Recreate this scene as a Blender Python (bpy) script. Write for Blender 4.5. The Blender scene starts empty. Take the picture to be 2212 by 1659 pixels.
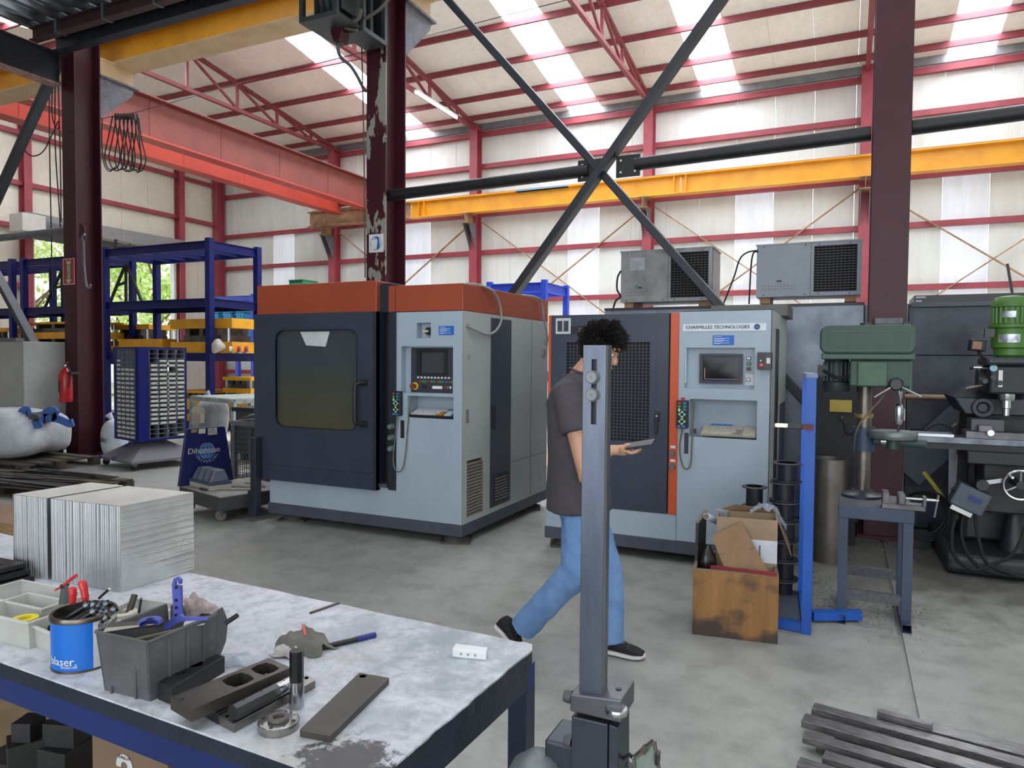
import bpy, bmesh, math, random
from mathutils import Vector, Matrix, Euler
S = bpy.context.scene
COL = S.collection
R = random.Random(7)

# ------------------------------------------------------------------ camera, world, lights, exposure
FPX, YAW, PITCH, ROLL, CAMH = 1535.9, math.radians(25.139), math.radians(1.980), math.radians(.4525), 1.55
def _axes():
    cy, sy = math.cos(YAW), math.sin(YAW)
    f = Vector((-sy*math.cos(PITCH), cy*math.cos(PITCH), -math.sin(PITCH)))
    r = Vector((cy, sy, 0)); u = r.cross(f)
    cr, sr = math.cos(ROLL), math.sin(ROLL)
    return cr*r+sr*u, -sr*r+cr*u, f
AX_R, AX_U, AX_F = _axes()
cam_data = bpy.data.cameras.new('camera'); cam = bpy.data.objects.new('camera', cam_data); COL.objects.link(cam)
cam_data.sensor_width = 36; cam_data.lens = FPX/2212*36; cam_data.clip_start = .05; cam_data.clip_end = 300
m = Matrix.Identity(4)
for i in range(3):
    m[i][0], m[i][1], m[i][2] = AX_R[i], AX_U[i], -AX_F[i]
m[2][3] = CAMH
cam.matrix_world = m
S.camera = cam

world = bpy.data.worlds.new('sky'); S.world = world; world.use_nodes = True
wn = world.node_tree; bg = wn.nodes['Background']
sky = wn.nodes.new('ShaderNodeTexSky'); sky.sky_type = 'HOSEK_WILKIE'
sky.sun_direction = (.45, .3, .84); sky.turbidity = 6
mixw = wn.nodes.new('ShaderNodeMixRGB'); mixw.inputs[0].default_value = .72
mixw.inputs[2].default_value = (.93, .97, 1, 1)
wn.links.new(sky.outputs[0], mixw.inputs[1]); wn.links.new(mixw.outputs[0], bg.inputs[0])
bg.inputs[1].default_value = 3.2

def area(name, loc, rot, sx, sy, power, col):
    l = bpy.data.lights.new(name, 'AREA'); l.shape = 'RECTANGLE'; l.size = sx; l.size_y = sy; l.energy = power; l.color = col
    o = bpy.data.objects.new(name, l); COL.objects.link(o); o.location = loc; o.rotation_euler = rot
    return o
# daylight through the big gate behind the camera, and through the gate further along the same hall
area('gate_daylight', (1.5, -6.6, 2.7), (math.radians(90), 0, 0), 11, 5.0, 300, (.86, .93, 1))
SKYLIGHT2 = 4.8       # those over the camera's own hall, set dimmer for a darker bench and floor
SKYLIGHT = 19.0        # radiance of the fibreglass roof lights
S.cycles.diffuse_bounces = 9; S.cycles.max_bounces = 14
S.view_settings.view_transform = 'Standard'; S.view_settings.look = 'None'
S.view_settings.exposure = 0.0; S.view_settings.gamma = 1.0; S.view_settings.use_curve_mapping = False

# ------------------------------------------------------------------ helpers
def ray(x, y): return AX_R*((x-1106)/FPX) + AX_U*(-(y-829.5)/FPX) + AX_F
def P(x, y, X=None, Y=None, Z=None):
    """world point seen at photo pixel (x, y) on the plane X=, Y= or Z="""
    d = ray(x, y)
    t = X/d.x if X is not None else Y/d.y if Y is not None else (Z-CAMH)/d.z
    return d*t + Vector((0, 0, CAMH))
def V(*a): return Vector(a)
XA, YA, ZA = V(1, 0, 0), V(0, 1, 0), V(0, 0, 1)

def lin(c):
    def f(u):
        u /= 255
        return u/12.92 if u <= .04045 else ((u+.055)/1.055)**2.4
    return (f(c[0]), f(c[1]), f(c[2]), 1)

def nodes(name):
    m = bpy.data.materials.new(name); m.use_nodes = True
    t = m.node_tree; return m, t, t.nodes['Principled BSDF']
def N(t, kind, **kw):
    n = t.nodes.new('ShaderNode'+kind)
    for k, v in kw.items():
        if k.startswith('_'): setattr(n, k[1:], v)
        else: n.inputs[int(k[1:]) if k[0] == 'i' and k[1:].isdigit() else k].default_value = v
    return n
def L(t, a, b, i=0, o=0): t.links.new(a.outputs[o], b.inputs[i])
def ramp(t, src, stops, o=0):
    r = t.nodes.new('ShaderNodeValToRGB'); e = r.color_ramp.elements
    while len(e) < len(stops): e.new(.5)
    for k, (p, c) in enumerate(stops):
        e[k].position = p; e[k].color = c if len(c) == 4 else (*c, 1)
    t.links.new(src.outputs[o], r.inputs[0]); return r
def coords(t, scale=(1, 1, 1), gen='Object', rot=(0, 0, 0)):
    tc = t.nodes.new('ShaderNodeTexCoord'); mp = t.nodes.new('ShaderNodeMapping')
    mp.inputs['Scale'].default_value = scale; mp.inputs['Rotation'].default_value = rot
    t.links.new(tc.outputs[gen], mp.inputs[0]); return mp
MATS = {}
def M(name, col, rough=.5, metal=0., col2=None, scale=6., lo=.35, hi=.7, bump=0., bscale=60., spec=.5,
      stretch=(1, 1, 1), emit=0., trans=0., alpha=1., coat=0., aniso=0., detail=4):
    """procedural paint / metal / plastic: two colours mixed by noise, optional fine bump"""
    if name in MATS: return MATS[name]
    m, t, b = nodes(name)
    c1 = lin(col); c2 = lin(col2) if col2 else tuple(v*.82 for v in c1[:3])+(1,)
    mp = coords(t, stretch)
    nz = N(t, 'TexNoise', Scale=scale, Detail=detail, Roughness=.6); L(t, mp, nz)
    rp = ramp(t, nz, [(lo, c1), (hi, c2)])
    t.links.new(rp.outputs[0], b.inputs['Base Color'])
    b.inputs['Roughness'].default_value = rough; b.inputs['Metallic'].default_value = metal
    b.inputs['Specular IOR Level'].default_value = spec
    b.inputs['Transmission Weight'].default_value = trans; b.inputs['Alpha'].default_value = alpha
    b.inputs['Coat Weight'].default_value = coat
    if emit:
        b.inputs['Emission Color'].default_value = c1; b.inputs['Emission Strength'].default_value = emit
    if bump:
        n2 = N(t, 'TexNoise', Scale=bscale, Detail=3); L(t, mp, n2)
        bp = N(t, 'Bump', Strength=bump, Distance=.01); t.links.new(n2.outputs[0], bp.inputs['Height'])
        t.links.new(bp.outputs[0], b.inputs['Normal'])
    MATS[name] = m; return m

TXT = {}
def text_mesh(s):
    if s not in TXT:
        cu = bpy.data.curves.new('t', 'FONT'); cu.body = s; cu.align_x = 'CENTER'; cu.align_y = 'CENTER'; cu.resolution_u = 2
        o = bpy.data.objects.new('t', cu); me = bpy.data.meshes.new_from_object(o)
        TXT[s] = ([v.co.copy() for v in me.vertices], [tuple(p.vertices) for p in me.polygons])
        bpy.data.objects.remove(o); bpy.data.meshes.remove(me); bpy.data.curves.remove(cu)
    return TXT[s]

class MB:
    """collects faces of ONE part; build() links them as one mesh object"""
    def __init__(s): s.v = []; s.f = []; s.s = []
    def add(s, vs, fs, smooth=False):
        k = len(s.v); s.v += [Vector(p) for p in vs]
        for f in fs: s.f.append(tuple(i+k for i in f)); s.s.append(smooth)
        return s
    def hexa(s, p):          # 8 points: bottom 4 ccw, top 4 ccw
        return s.add(p, [(3, 2, 1, 0), (4, 5, 6, 7), (0, 1, 5, 4), (1, 2, 6, 5), (2, 3, 7, 6), (3, 0, 4, 7)])
    def box(s, x0, x1, y0, y1, z0, z1):
        x0, x1 = min(x0, x1), max(x0, x1); y0, y1 = min(y0, y1), max(y0, y1); z0, z1 = min(z0, z1), max(z0, z1)
        return s.hexa([(x0, y0, z0), (x1, y0, z0), (x1, y1, z0), (x0, y1, z0), (x0, y0, z1), (x1, y0, z1), (x1, y1, z1), (x0, y1, z1)])
    def obox(s, c, size, rot=(0, 0, 0)):
        q = Euler(rot).to_matrix(); c = Vector(c); h = Vector(size)/2
        return s.hexa([c+q@V(a*h.x, b*h.y, d*h.z) for d in (-1, 1) for a, b in ((-1, -1), (1, -1), (1, 1), (-1, 1))])
    def frame_of(s, p, q, up=ZA):
        d = (Vector(q)-Vector(p)).normalized()
        if abs(d.dot(up)) > .98: up = YA
        a = d.cross(up).normalized(); return d, a, a.cross(d)
    def bar(s, p, q, w, h, up=ZA):
        p, q = Vector(p), Vector(q); d, a, u = s.frame_of(p, q, up)
        return s.hexa([e+a*i*w/2+u*j*h/2 for e in (p, q) for i, j in ((-1, -1), (-1, 1), (1, 1), (1, -1))])
    def ibeam(s, p, q, h, w, tf=.015, tw=.012, up=ZA):
        p, q = Vector(p), Vector(q); d, a, u = s.frame_of(p, q, up)
        for k in (-1, 1): s.bar(p+u*k*(h-tf)/2, q+u*k*(h-tf)/2, w, tf, up)
        return s.bar(p, q, tw, h-2*tf, up)
    def cyl(s, p, q, r, r2=None, n=16, caps=True, smooth=True):
        p, q = Vector(p), Vector(q); r2 = r if r2 is None else r2; d, a, u = s.frame_of(p, q)
        vs = [e+(a*math.cos(t)+u*math.sin(t))*rr for e, rr in ((p, r), (q, r2)) for t in (2*math.pi*i/n for i in range(n))]
        s.add(vs, [(i, (i+1) % n, n+(i+1) % n, n+i) for i in range(n)], smooth)
        if caps: s.add(vs, [tuple(range(n))[::-1], tuple(range(n, 2*n))])
        return s
    def tube(s, pts, r, n=8, caps=True, close=False):
        pts = [Vector(p) for p in pts]; m = len(pts); rs = r if isinstance(r, (list, tuple)) else [r]*m
        vs = []; a = None
        for i, p in enumerate(pts):
            d = (pts[min(i+1, m-1)]-pts[max(i-1, 0)]).normalized()
            if a is None: a = d.orthogonal().normalized()
            else: a = (a-d*a.dot(d)).normalized()
            b = d.cross(a)
            vs += [p+(a*math.cos(2*math.pi*k/n)+b*math.sin(2*math.pi*k/n))*rs[i] for k in range(n)]
        fs = [(i*n+k, i*n+(k+1) % n, (i+1)*n+(k+1) % n, (i+1)*n+k) for i in range(m-1) for k in range(n)]
        s.add(vs, fs, True)
        if caps: s.add(vs, [tuple(range(n))[::-1], tuple(range((m-1)*n, m*n))])
        return s
    def lathe(s, prof, c=(0, 0, 0), ax=ZA, n=24, smooth=True, a0=0., a1=2*math.pi):
        c = Vector(c); ax = Vector(ax).normalized(); e = ax.orthogonal().normalized() if abs(ax.z) < .99 else XA; g = ax.cross(e)
        full = abs(a1-a0-2*math.pi) < 1e-6; m = n if full else n+1
        vs = [c+ax*z+(e*math.cos(t)+g*math.sin(t))*r for r, z in prof for t in (a0+(a1-a0)*i/n for i in range(m))]
        fs = [(j*m+i, j*m+(i+1) % m, (j+1)*m+(i+1) % m, (j+1)*m+i) for j in range(len(prof)-1) for i in range(m if full else m-1)]
        return s.add(vs, fs, smooth)
    def prism(s, poly, o, u, v, d):
        """polygon (u,v coords) at o, extruded by vector d"""
        o, u, v, d = Vector(o), Vector(u), Vector(v), Vector(d); n = len(poly)
        vs = [o+u*a+v*b for a, b in poly]; vs += [p+d for p in vs]
        return s.add(vs, [tuple(range(n))[::-1], tuple(range(n, 2*n))]+[(i, (i+1) % n, n+(i+1) % n, n+i) for i in range(n)])
    def ring(s, outer, inner, o, u, v, d):
        """plate between two outlines with the same number of points, extruded by d"""
        o, u, v, d = Vector(o), Vector(u), Vector(v), Vector(d); n = len(outer)
        A = [o+u*a+v*b for a, b in outer]; B = [o+u*a+v*b for a, b in inner]
        vs = A+B+[p+d for p in A]+[p+d for p in B]; fs = []
        for i in range(n):
            j = (i+1) % n
            fs += [(i, j, n+j, n+i), (2*n+i, 3*n+i, 3*n+j, 2*n+j), (i, 2*n+i, 2*n+j, j), (n+i, n+j, 3*n+j, 3*n+i)]
        return s.add(vs, fs)
    def holed(s, u0, u1, v0, v1, holes, o, u, v, nrm, thick=.004):
        """sheet from (u0,v0) to (u1,v1) with rectangular holes (a0,a1,b0,b1,depth,back?); depth goes against nrm"""
        o, u, v, nrm = Vector(o), Vector(u), Vector(v), Vector(nrm)
        us = sorted({u0, u1, *[h[0] for h in holes], *[h[1] for h in holes]}); vv = sorted({v0, v1, *[h[2] for h in holes], *[h[3] for h in holes]})
        pt = lambda a, b, d=0: o+u*a+v*b-nrm*d
        for i in range(len(us)-1):
            for j in range(len(vv)-1):
                cx, cy = (us[i]+us[i+1])/2, (vv[j]+vv[j+1])/2
                if any(h[0] < cx < h[1] and h[2] < cy < h[3] for h in holes): continue
                s.add([pt(us[i], vv[j]), pt(us[i+1], vv[j]), pt(us[i+1], vv[j+1]), pt(us[i], vv[j+1])], [(0, 1, 2, 3)])
        for h in holes:
            a0, a1, b0, b1, dp = h[:5]
            q = [(a0, b0), (a1, b0), (a1, b1), (a0, b1)]
            s.add([pt(*p) for p in q]+[pt(*p, dp) for p in q], [(i, 4+i, 4+(i+1) % 4, (i+1) % 4) for i in range(4)]+([(4, 5, 6, 7)] if len(h) < 6 or h[5] else []))
        return s
    def sphere(s, c, r, n=12, m=8, fn=None):
        c = Vector(c); r = Vector((r, r, r)) if not hasattr(r, '__len__') else Vector(r); vs = []; fs = []
        for j in range(m+1):
            th = math.pi*j/m
            for i in range(n):
                ph = 2*math.pi*i/n; d = V(math.sin(th)*math.cos(ph), math.sin(th)*math.sin(ph), math.cos(th))
                k = fn(d) if fn else 1
                vs.append(c+V(d.x*r.x, d.y*r.y, d.z*r.z)*k)
        for j in range(m):
            for i in range(n): fs.append((j*n+i, (j+1)*n+i, (j+1)*n+(i+1) % n, j*n+(i+1) % n))
        return s.add(vs, fs, True)
    def grid(s, fn, nu, nv, smooth=True):
        vs = [fn(i/nu, j/nv) for j in range(nv+1) for i in range(nu+1)]
        return s.add(vs, [(j*(nu+1)+i, j*(nu+1)+i+1, (j+1)*(nu+1)+i+1, (j+1)*(nu+1)+i) for j in range(nv) for i in range(nu)], smooth)
    def text(s, txt, o, u, v, size, fn=None):
        """flat lettering centred at o; u reading direction, v up (unit vectors)"""
        vs, fs = text_mesh(txt); o, u, v = Vector(o), Vector(u), Vector(v)
        for k in (-.014, .014): s.add([(fn((p.x+k)*size, p.y*size) if fn else o+u*(p.x+k)*size+v*p.y*size) for p in vs], fs)
        return s

OFF = {}
def link(o, parent=None):
    COL.objects.link(o)
    if parent is not None: o.parent = parent
    return o
def thing(name, label, cat, loc=(0, 0, 0), rz=0., group=None, local=False):
    """an Empty at the base of a thing; its parts are modelled in world coordinates unless local"""
    o = link(bpy.data.objects.new(name, None)); o.location = loc; o.rotation_euler = (0, 0, rz); o.empty_display_size = .05
    o['label'] = label; o['category'] = cat
    if group: o['group'] = group
    OFF[o.name] = V(0, 0, 0) if local else Vector(loc)
    return o
def tag(o, label, cat, group=None):
    o['label'] = label; o['category'] = cat
    if group: o['group'] = group
    return o
def build(mb, name, mat, parent=None, bevel=0., sub=0, seg=2, solid=0., kind=None, label=None, loc=None):
    off = OFF[parent.name] if parent is not None else (Vector(loc) if loc is not None else V(0, 0, 0))
    me = bpy.data.meshes.new(name); me.from_pydata([p-off for p in mb.v], [], mb.f); me.update()
    me.polygons.foreach_set('use_smooth', mb.s)
    if isinstance(mat, (list, tuple)):
        for q in mat: me.materials.append(q)
    else: me.materials.append(mat)
    bm = bmesh.new(); bm.from_mesh(me); bmesh.ops.remove_doubles(bm, verts=bm.verts, dist=1e-6)
    bmesh.ops.recalc_face_normals(bm, faces=bm.faces); bm.to_mesh(me); bm.free()
    if any(mb.s): me.set_sharp_from_angle(angle=.75)
    o = link(bpy.data.objects.new(name, me), parent)
    if parent is None and loc is not None: o.location = loc
    OFF[o.name] = off if parent is not None else (Vector(loc) if loc is not None else V(0, 0, 0))
    if solid:
        q = o.modifiers.new('s', 'SOLIDIFY'); q.thickness = solid; q.offset = 0
    if bevel:
        q = o.modifiers.new('b', 'BEVEL'); q.width = bevel; q.segments = seg; q.limit_method = 'ANGLE'; q.angle_limit = .6; q.harden_normals = False
    if sub:
        q = o.modifiers.new('d', 'SUBSURF'); q.levels = sub; q.render_levels = sub
    if kind: o['kind'] = kind
    if label: o['label'] = label
    return o
def struct(mb, name, mat, **k): return build(mb, name, mat, kind='structure', **k)
def dup(o, loc=None, rz=None, label=None, parent=None):
    """a copy of a thing, its parts and their sub-parts"""
    c = link(o.copy(), parent if parent is not None else None); OFF[c.name] = OFF.get(o.name, V(0, 0, 0))
    if loc is not None: c.location = loc
    if rz is not None: c.rotation_euler = (0, 0, rz)
    if label: c['label'] = label
    for ch in o.children: dup(ch, parent=c)
    return c
def arc(c, u, v, r, a0, a1, n=10, r2=None):
    c, u, v = Vector(c), Vector(u), Vector(v); r2 = r if r2 is None else r2
    return [c+u*r*math.cos(a0+(a1-a0)*i/n)+v*r2*math.sin(a0+(a1-a0)*i/n) for i in range(n+1)]
def curve(pts, n=6):
    """Catmull-Rom through pts"""
    p = [Vector(q) for q in pts]; p = [2*p[0]-p[1]]+p+[2*p[-1]-p[-2]]; out = []
    for i in range(1, len(p)-2):
        a, b, c, d = p[i-1:i+3]
        for k in range(n):
            t = k/n; out.append(.5*((2*b)+(c-a)*t+(2*a-5*b+4*c-d)*t*t+(3*b-a-3*c+d)*t**3))
    return out+[p[-2]]
def rrect(a0, a1, b0, b1, r, n=4):
    out = []
    for cx, cy, s in ((a1-r, b0+r, -90), (a1-r, b1-r, 0), (a0+r, b1-r, 90), (a0+r, b0+r, 180)):
        out += [(cx+r*math.cos(math.radians(s+90*i/n)), cy+r*math.sin(math.radians(s+90*i/n))) for i in range(n+1)]
    return out
def circ(cx, cy, r, n=20, a=0, r2=None): return [(cx+r*math.cos(a+2*math.pi*i/n), cy+(r2 or r)*math.sin(a+2*math.pi*i/n)) for i in range(n)]
# ------------------------------------------------------------------ materials
STEEL_RED = M('wall steel red', (158, 66, 76), .45, col2=(138, 58, 68), scale=3)
PURLIN = M('purlin red', (138, 58, 66), .5, col2=(120, 52, 60), scale=3)
CRANE = M('crane orange red', (188, 68, 50), .5, col2=(172, 62, 48), scale=2)
CRANE2 = M('crane faded red', (128, 62, 52), .6, col2=(112, 54, 48), scale=2)
DARK = M('dark steel paint', (40, 44, 52), .45, col2=(30, 33, 40), scale=5)
BLACK = M('black paint', (24, 25, 28), .5, col2=(34, 34, 37), scale=9)
BLACKSTEEL = M('mill scale steel', (52, 52, 54), .4, .6, col2=(74, 70, 66), scale=14, stretch=(1, 1, 1), bump=.1)
YELLOW = M('crane yellow', (232, 164, 32), .45, col2=(212, 146, 30), scale=2)
RUSTBEIGE = M('dusty primer brown', (178, 140, 104), .7, col2=(128, 96, 72), scale=5)
BEIGE = M('beige painted steel', (206, 178, 138), .55, col2=(190, 156, 116), scale=2.5)
GALV = M('galvanised steel', (122, 128, 134), .38, .75, col2=(98, 104, 110), scale=9)
DULLGREY = M('weathered grey plate', (118, 118, 124), .6, .3, col2=(92, 92, 98), scale=12)
CHROME = M('bright steel', (196, 198, 202), .22, 1., col2=(170, 172, 176), scale=18)
WHITE = M('white plastic', (228, 228, 226), .5)
RUBBER = M('black rubber', (20, 20, 21), .7)

def mat_floor():
    m, t, b = nodes('concrete floor')
    mp = coords(t)
    n1 = N(t, 'TexNoise', Scale=.55, Detail=6, Roughness=.62); n2 = N(t, 'TexNoise', Scale=5, Detail=8, Roughness=.7)
    n3 = N(t, 'TexNoise', Scale=26, Detail=4, Roughness=.7); n4 = N(t, 'TexVoronoi', Scale=9.); n5 = N(t, 'TexNoise', Scale=1.6, Detail=5)
    for n in (n1, n2, n3, n4, n5): L(t, mp, n)
    r1 = ramp(t, n1, [(.35, lin((144, 144, 139))), (.62, lin((163, 162, 156)))])
    r2 = ramp(t, n2, [(.36, lin((128, 130, 130))), (.55, (1, 1, 1, 1))])
    mx = N(t, 'MixRGB', _blend_type='MULTIPLY', Fac=.32); t.links.new(r1.outputs[0], mx.inputs[1]); t.links.new(r2.outputs[0], mx.inputs[2])
    # small dark specks and scuffs
    sp = ramp(t, n3, [(.655, (0, 0, 0, 1)), (.70, (1, 1, 1, 1))]); ms = ramp(t, n5, [(.48, (0, 0, 0, 1)), (.66, (.75, .75, .75, 1))])
    mu = N(t, 'Math', _operation='MULTIPLY'); t.links.new(sp.outputs[0], mu.inputs[0]); t.links.new(ms.outputs[0], mu.inputs[1])
    m2 = N(t, 'MixRGB', _blend_type='MIX'); m2.inputs[2].default_value = lin((70, 70, 70))
    t.links.new(mu.outputs[0], m2.inputs[0]); t.links.new(mx.outputs[0], m2.inputs[1])
    # oily dirt round the drilling and milling machines
    geo = N(t, 'NewGeometry'); dist = N(t, 'VectorMath', _operation='DISTANCE'); dist.inputs[1].default_value = (.55, 6.6, 0)
    t.links.new(geo.outputs['Position'], dist.inputs[0])
    ad = N(t, 'Math', _operation='MULTIPLY_ADD'); ad.inputs[1].default_value = 1.6; t.links.new(n2.outputs[0], ad.inputs[0]); t.links.new(dist.outputs['Value'], ad.inputs[2])
    rd = ramp(t, ad, [(.0, (1, 1, 1, 1)), (1, (0, 0, 0, 1))]); mr = N(t, 'MapRange'); mr.inputs[1].default_value = 1.5; mr.inputs[2].default_value = 2.9
    mr.inputs[3].default_value = .8; mr.inputs[4].default_value = 0.; t.links.new(ad.outputs[0], mr.inputs[0])
    m3 = N(t, 'MixRGB'); m3.inputs[2].default_value = lin((58, 54, 50)); t.links.new(mr.outputs[0], m3.inputs[0]); t.links.new(m2.outputs[0], m3.inputs[1])
    t.links.new(m3.outputs[0], b.inputs['Base Color'])
    rr = ramp(t, n2, [(.3, (.42, .42, .42, 1)), (.7, (.62, .62, .62, 1))]); t.links.new(rr.outputs[0], b.inputs['Roughness'])
    bp = N(t, 'Bump', Strength=.12, Distance=.01); t.links.new(n3.outputs[0], bp.inputs['Height']); t.links.new(bp.outputs[0], b.inputs['Normal'])
    b.inputs['Specular IOR Level'].default_value = .4
    return m
FLOOR = mat_floor()

def mat_panel(name, c1, c2, rib=0., axis='X', trans=0.):
    m, t, b = nodes(name)
    mp = coords(t); st = coords(t, (6, 6, .5) if axis == 'X' else (6, 6, 6))
    n1 = N(t, 'TexNoise', Scale=.5, Detail=4); L(t, mp, n1)
    n2 = N(t, 'TexNoise', Scale=1.2, Detail=6, Roughness=.65); L(t, st, n2)
    r1 = ramp(t, n1, [(.35, lin(c1)), (.7, lin(c2))]); r2 = ramp(t, n2, [(.36, lin((206, 196, 178))), (.56, (1, 1, 1, 1))])
    mx = N(t, 'MixRGB', _blend_type='MULTIPLY', Fac=.16); t.links.new(r1.outputs[0], mx.inputs[1]); t.links.new(r2.outputs[0], mx.inputs[2])
    t.links.new(mx.outputs[0], b.inputs['Base Color']); b.inputs['Roughness'].default_value = .5
    if rib:
        w = N(t, 'TexWave', _bands_direction=axis, Scale=rib); L(t, mp, w)
        bp = N(t, 'Bump', Strength=.16, Distance=.012); t.links.new(w.outputs[1], bp.inputs['Height']); t.links.new(bp.outputs[0], b.inputs['Normal'])
    if trans:
        tr = N(t, 'BsdfTranslucent'); t.links.new(mx.outputs[0], tr.inputs[0]); ms = N(t, 'MixShader', Fac=trans)
        out = t.nodes['Material Output']; t.links.new(b.outputs[0], ms.inputs[1]); t.links.new(tr.outputs[0], ms.inputs[2]); t.links.new(ms.outputs[0], out.inputs[0])
    return m
PANEL = mat_panel('cream sandwich panel', (222, 224, 219), (215, 216, 208), 6.)
PANEL2 = mat_panel('cream gable panel', (220, 214, 198), (210, 202, 184), 6., 'Y')
ROOFP = mat_panel('roof lining panel', (243, 243, 234), (236, 234, 224), 5.)
FIBRE = mat_panel('fibreglass sheet', (240, 242, 246), (232, 232, 234), 14., trans=.42)
LIGHTP = M('roof light', (236, 246, 255), .5, emit=SKYLIGHT)
LIGHTP2 = M('dimmed roof light', (236, 244, 255), .5, emit=SKYLIGHT2)
TUBE = M('lit tube', (244, 250, 255), .5, emit=6.)

# ------------------------------------------------------------------ floor with sawn joints
XL, XR, YB, YC, YF = -21.9, 8.0, 20.2, 7.22, -7.0
f = MB()
j0, j1 = .3, .325
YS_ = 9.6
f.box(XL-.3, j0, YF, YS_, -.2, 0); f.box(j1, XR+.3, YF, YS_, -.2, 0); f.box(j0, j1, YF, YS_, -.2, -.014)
floor = struct(f, 'floor', FLOOR)
f = MB(); f.box(XL-.3, XR+.3, YS_, YB+.2, -.2, -.001); struct(f, 'floor_far', M('pale bounce concrete', (222, 220, 212), .5, col2=(208, 206, 198), scale=1))  # unseen far floor made paler to bounce light up onto the roof

# ------------------------------------------------------------------ back wall: panels, girts, columns with corbels
PW = .968
w = MB(); w.box(XL, XR, 20.14, 20.26, 8.78, 9.06); w.box(XL, XR, 20.2, 20.3, 0, .25)
wall_back = struct(w, 'wall_back', M('zinc flashing', (150, 154, 156), .45, .4, col2=(124, 128, 130), scale=4))
base = {}
for k in range(-25, 7):
    x0 = max(2.03+k*PW, XL); x1 = min(2.03+(k+1)*PW, XR)
    if x1-x0 < .1: continue
    fib = k in (0, -5, -10, -16, -22)
    spans = [(.25, 6.12, FIBRE), (6.12, 8.9, PANEL)] if fib else [(.25, 8.9, PANEL)]
    for z0, z1, mt in spans:
        q = MB()
        q.prism([(x0+.004, 20.205), (x0+.016, 20.2), (x1-.016, 20.2), (x1-.004, 20.205), (x1-.004, 20.24 if mt is not FIBRE else 20.209), (x0+.004, 20.24 if mt is not FIBRE else 20.209)], (0, 0, z0), XA, YA, ZA*(z1-z0))
        build(q, 'translucent_panel' if mt is FIBRE else 'wall_panel', mt, wall_back)
for z in (8.63, 7.62, 6.12, 4.92, 3.4, 2.2, 1.0):
    q = MB(); q.bar((XL, 20.12, z), (XR, 20.12, z), .15, .14); build(q, 'girt', STEEL_RED, wall_back)
WX = (5.83, .33, -5.13, -10.65, -16.2)
def hcolumn(mb, x, y0, y1, z0, z1, w, tf=.02):
    mb.box(x-w/2, x+w/2, y0, y0+tf, z0, z1); mb.box(x-w/2, x+w/2, y1-tf, y1, z0, z1); mb.box(x-.008, x+.008, y0+tf, y1-tf, z0, z1)
for x in WX+(XL+.2,):
    q = MB(); hcolumn(q, x, 19.72, 20.06, 0, 8.86, .26); c = build(q, 'wall_column', STEEL_RED, wall_back)
    if x < -21: continue
    q = MB(); q.ibeam((x, 19.72, 5.88), (x, 19.2, 5.88), .3, .26); build(q, 'corbel', RUSTBEIGE, c)
    for s in (-1, 1):
        q = MB(); q.prism([(19.72, 5.73), (19.25, 5.73), (19.32, 5.62), (19.72, 4.95)], (x+s*.1-.008, 0, 0), YA, ZA, XA*.016)
        build(q, 'gusset', DULLGREY, c)
# wind bracing of flat angles between the columns
for xa, xb in ((.33, -5.13), (-5.13, -10.65), (-10.65, -16.2), (5.83, .33)):
    for p, q_ in (((xa-.13, 5.9), (xb+.13, 2.1)), ((xb+.13, 5.9), (xa-.13, 2.1))):
        q = MB(); q.bar((p[0], 19.98, p[1]), (q_[0], 19.98+.03*(p[0] > q_[0]), q_[1]), .03, .07, YA); build(q, 'wind_brace', RUSTBEIGE, wall_back)

# ------------------------------------------------------------------ gable wall with the open gate
w = MB(); w.box(XL-.1, XL, YC, 12.9, 0, .25); w.box(XL-.1, XL, 18.1, YB, 0, .25)
wall_left = struct(w, 'wall_left', M('concrete plinth', (150, 148, 142), .8))
y = YC; GY0, GY1, GZ = 13.05, 18.0, 5.3
ys = [YC+k*1.0 for k in range(14)]; ys = [v for v in ys if v < GY0-.3]+[GY0]+[GY0+k*.99 for k in range(1, 5)]+[GY1, 19.1, YB]
for a, b_ in zip(ys, ys[1:]):
    z0 = GZ if GY0-.01 <= a and b_ <= GY1+.01 else .25
    zt = 10.0-.16*abs((a+b_)/2-13.8)-.02
    q = MB(); q.prism([(a+.004, .005), (a+.016, 0), (b_-.016, 0), (b_-.004, .005), (b_-.004, .05), (a+.004, .05)], (XL, 0, z0), YA, -XA, ZA*(zt-z0))
    build(q, 'wall_panel', PANEL2, wall_left)
for z in (8.0, 6.55, 5.3, 3.6, 2.2):
    for a, b_ in ((YC, 12.8), (12.95, 18.1), (18.2, YB-.4)):
        if z < 5.3 and a == 12.95: continue
        if z == 5.3 and a == 12.95: continue
        q = MB(); q.bar((XL+.08, a, z), (XL+.08, b_, z), .15, .13); build(q, 'girt', STEEL_RED, wall_left)
for yy in (12.87, 18.17):
    q = MB(); q.box(XL+.02, XL+.04, yy-.11, yy+.11, 0, 9.6); q.box(XL+.28, XL+.3, yy-.11, yy+.11, 0, 9.6); q.box(XL+.04, XL+.28, yy-.008, yy+.008, 0, 9.6)
    build(q, 'wall_column', STEEL_RED, wall_left)
q = MB(); q.box(XL+.3, XL+.62, 12.6, 18.0, 5.28, 5.66); gate = struct(q, 'door_1', M('grey shutter housing', (142, 140, 138), .5), loc=(XL, 15.5, 0))
for yy in (GY0-.02, GY1-.05):
    q = MB(); q.box(XL-.08, XL+.12, yy, yy+.09, 0, 5.3); build(q, 'guide_rail', M('pale gate frame', (205, 205, 200), .5), gate)
q = MB()
for k in range(4): q.box(XL-.02, XL+.02, 13.1, 17.95, 5.0+k*.075, 5.07+k*.075)
build(q, 'shutter_slat', GALV, gate)
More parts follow.
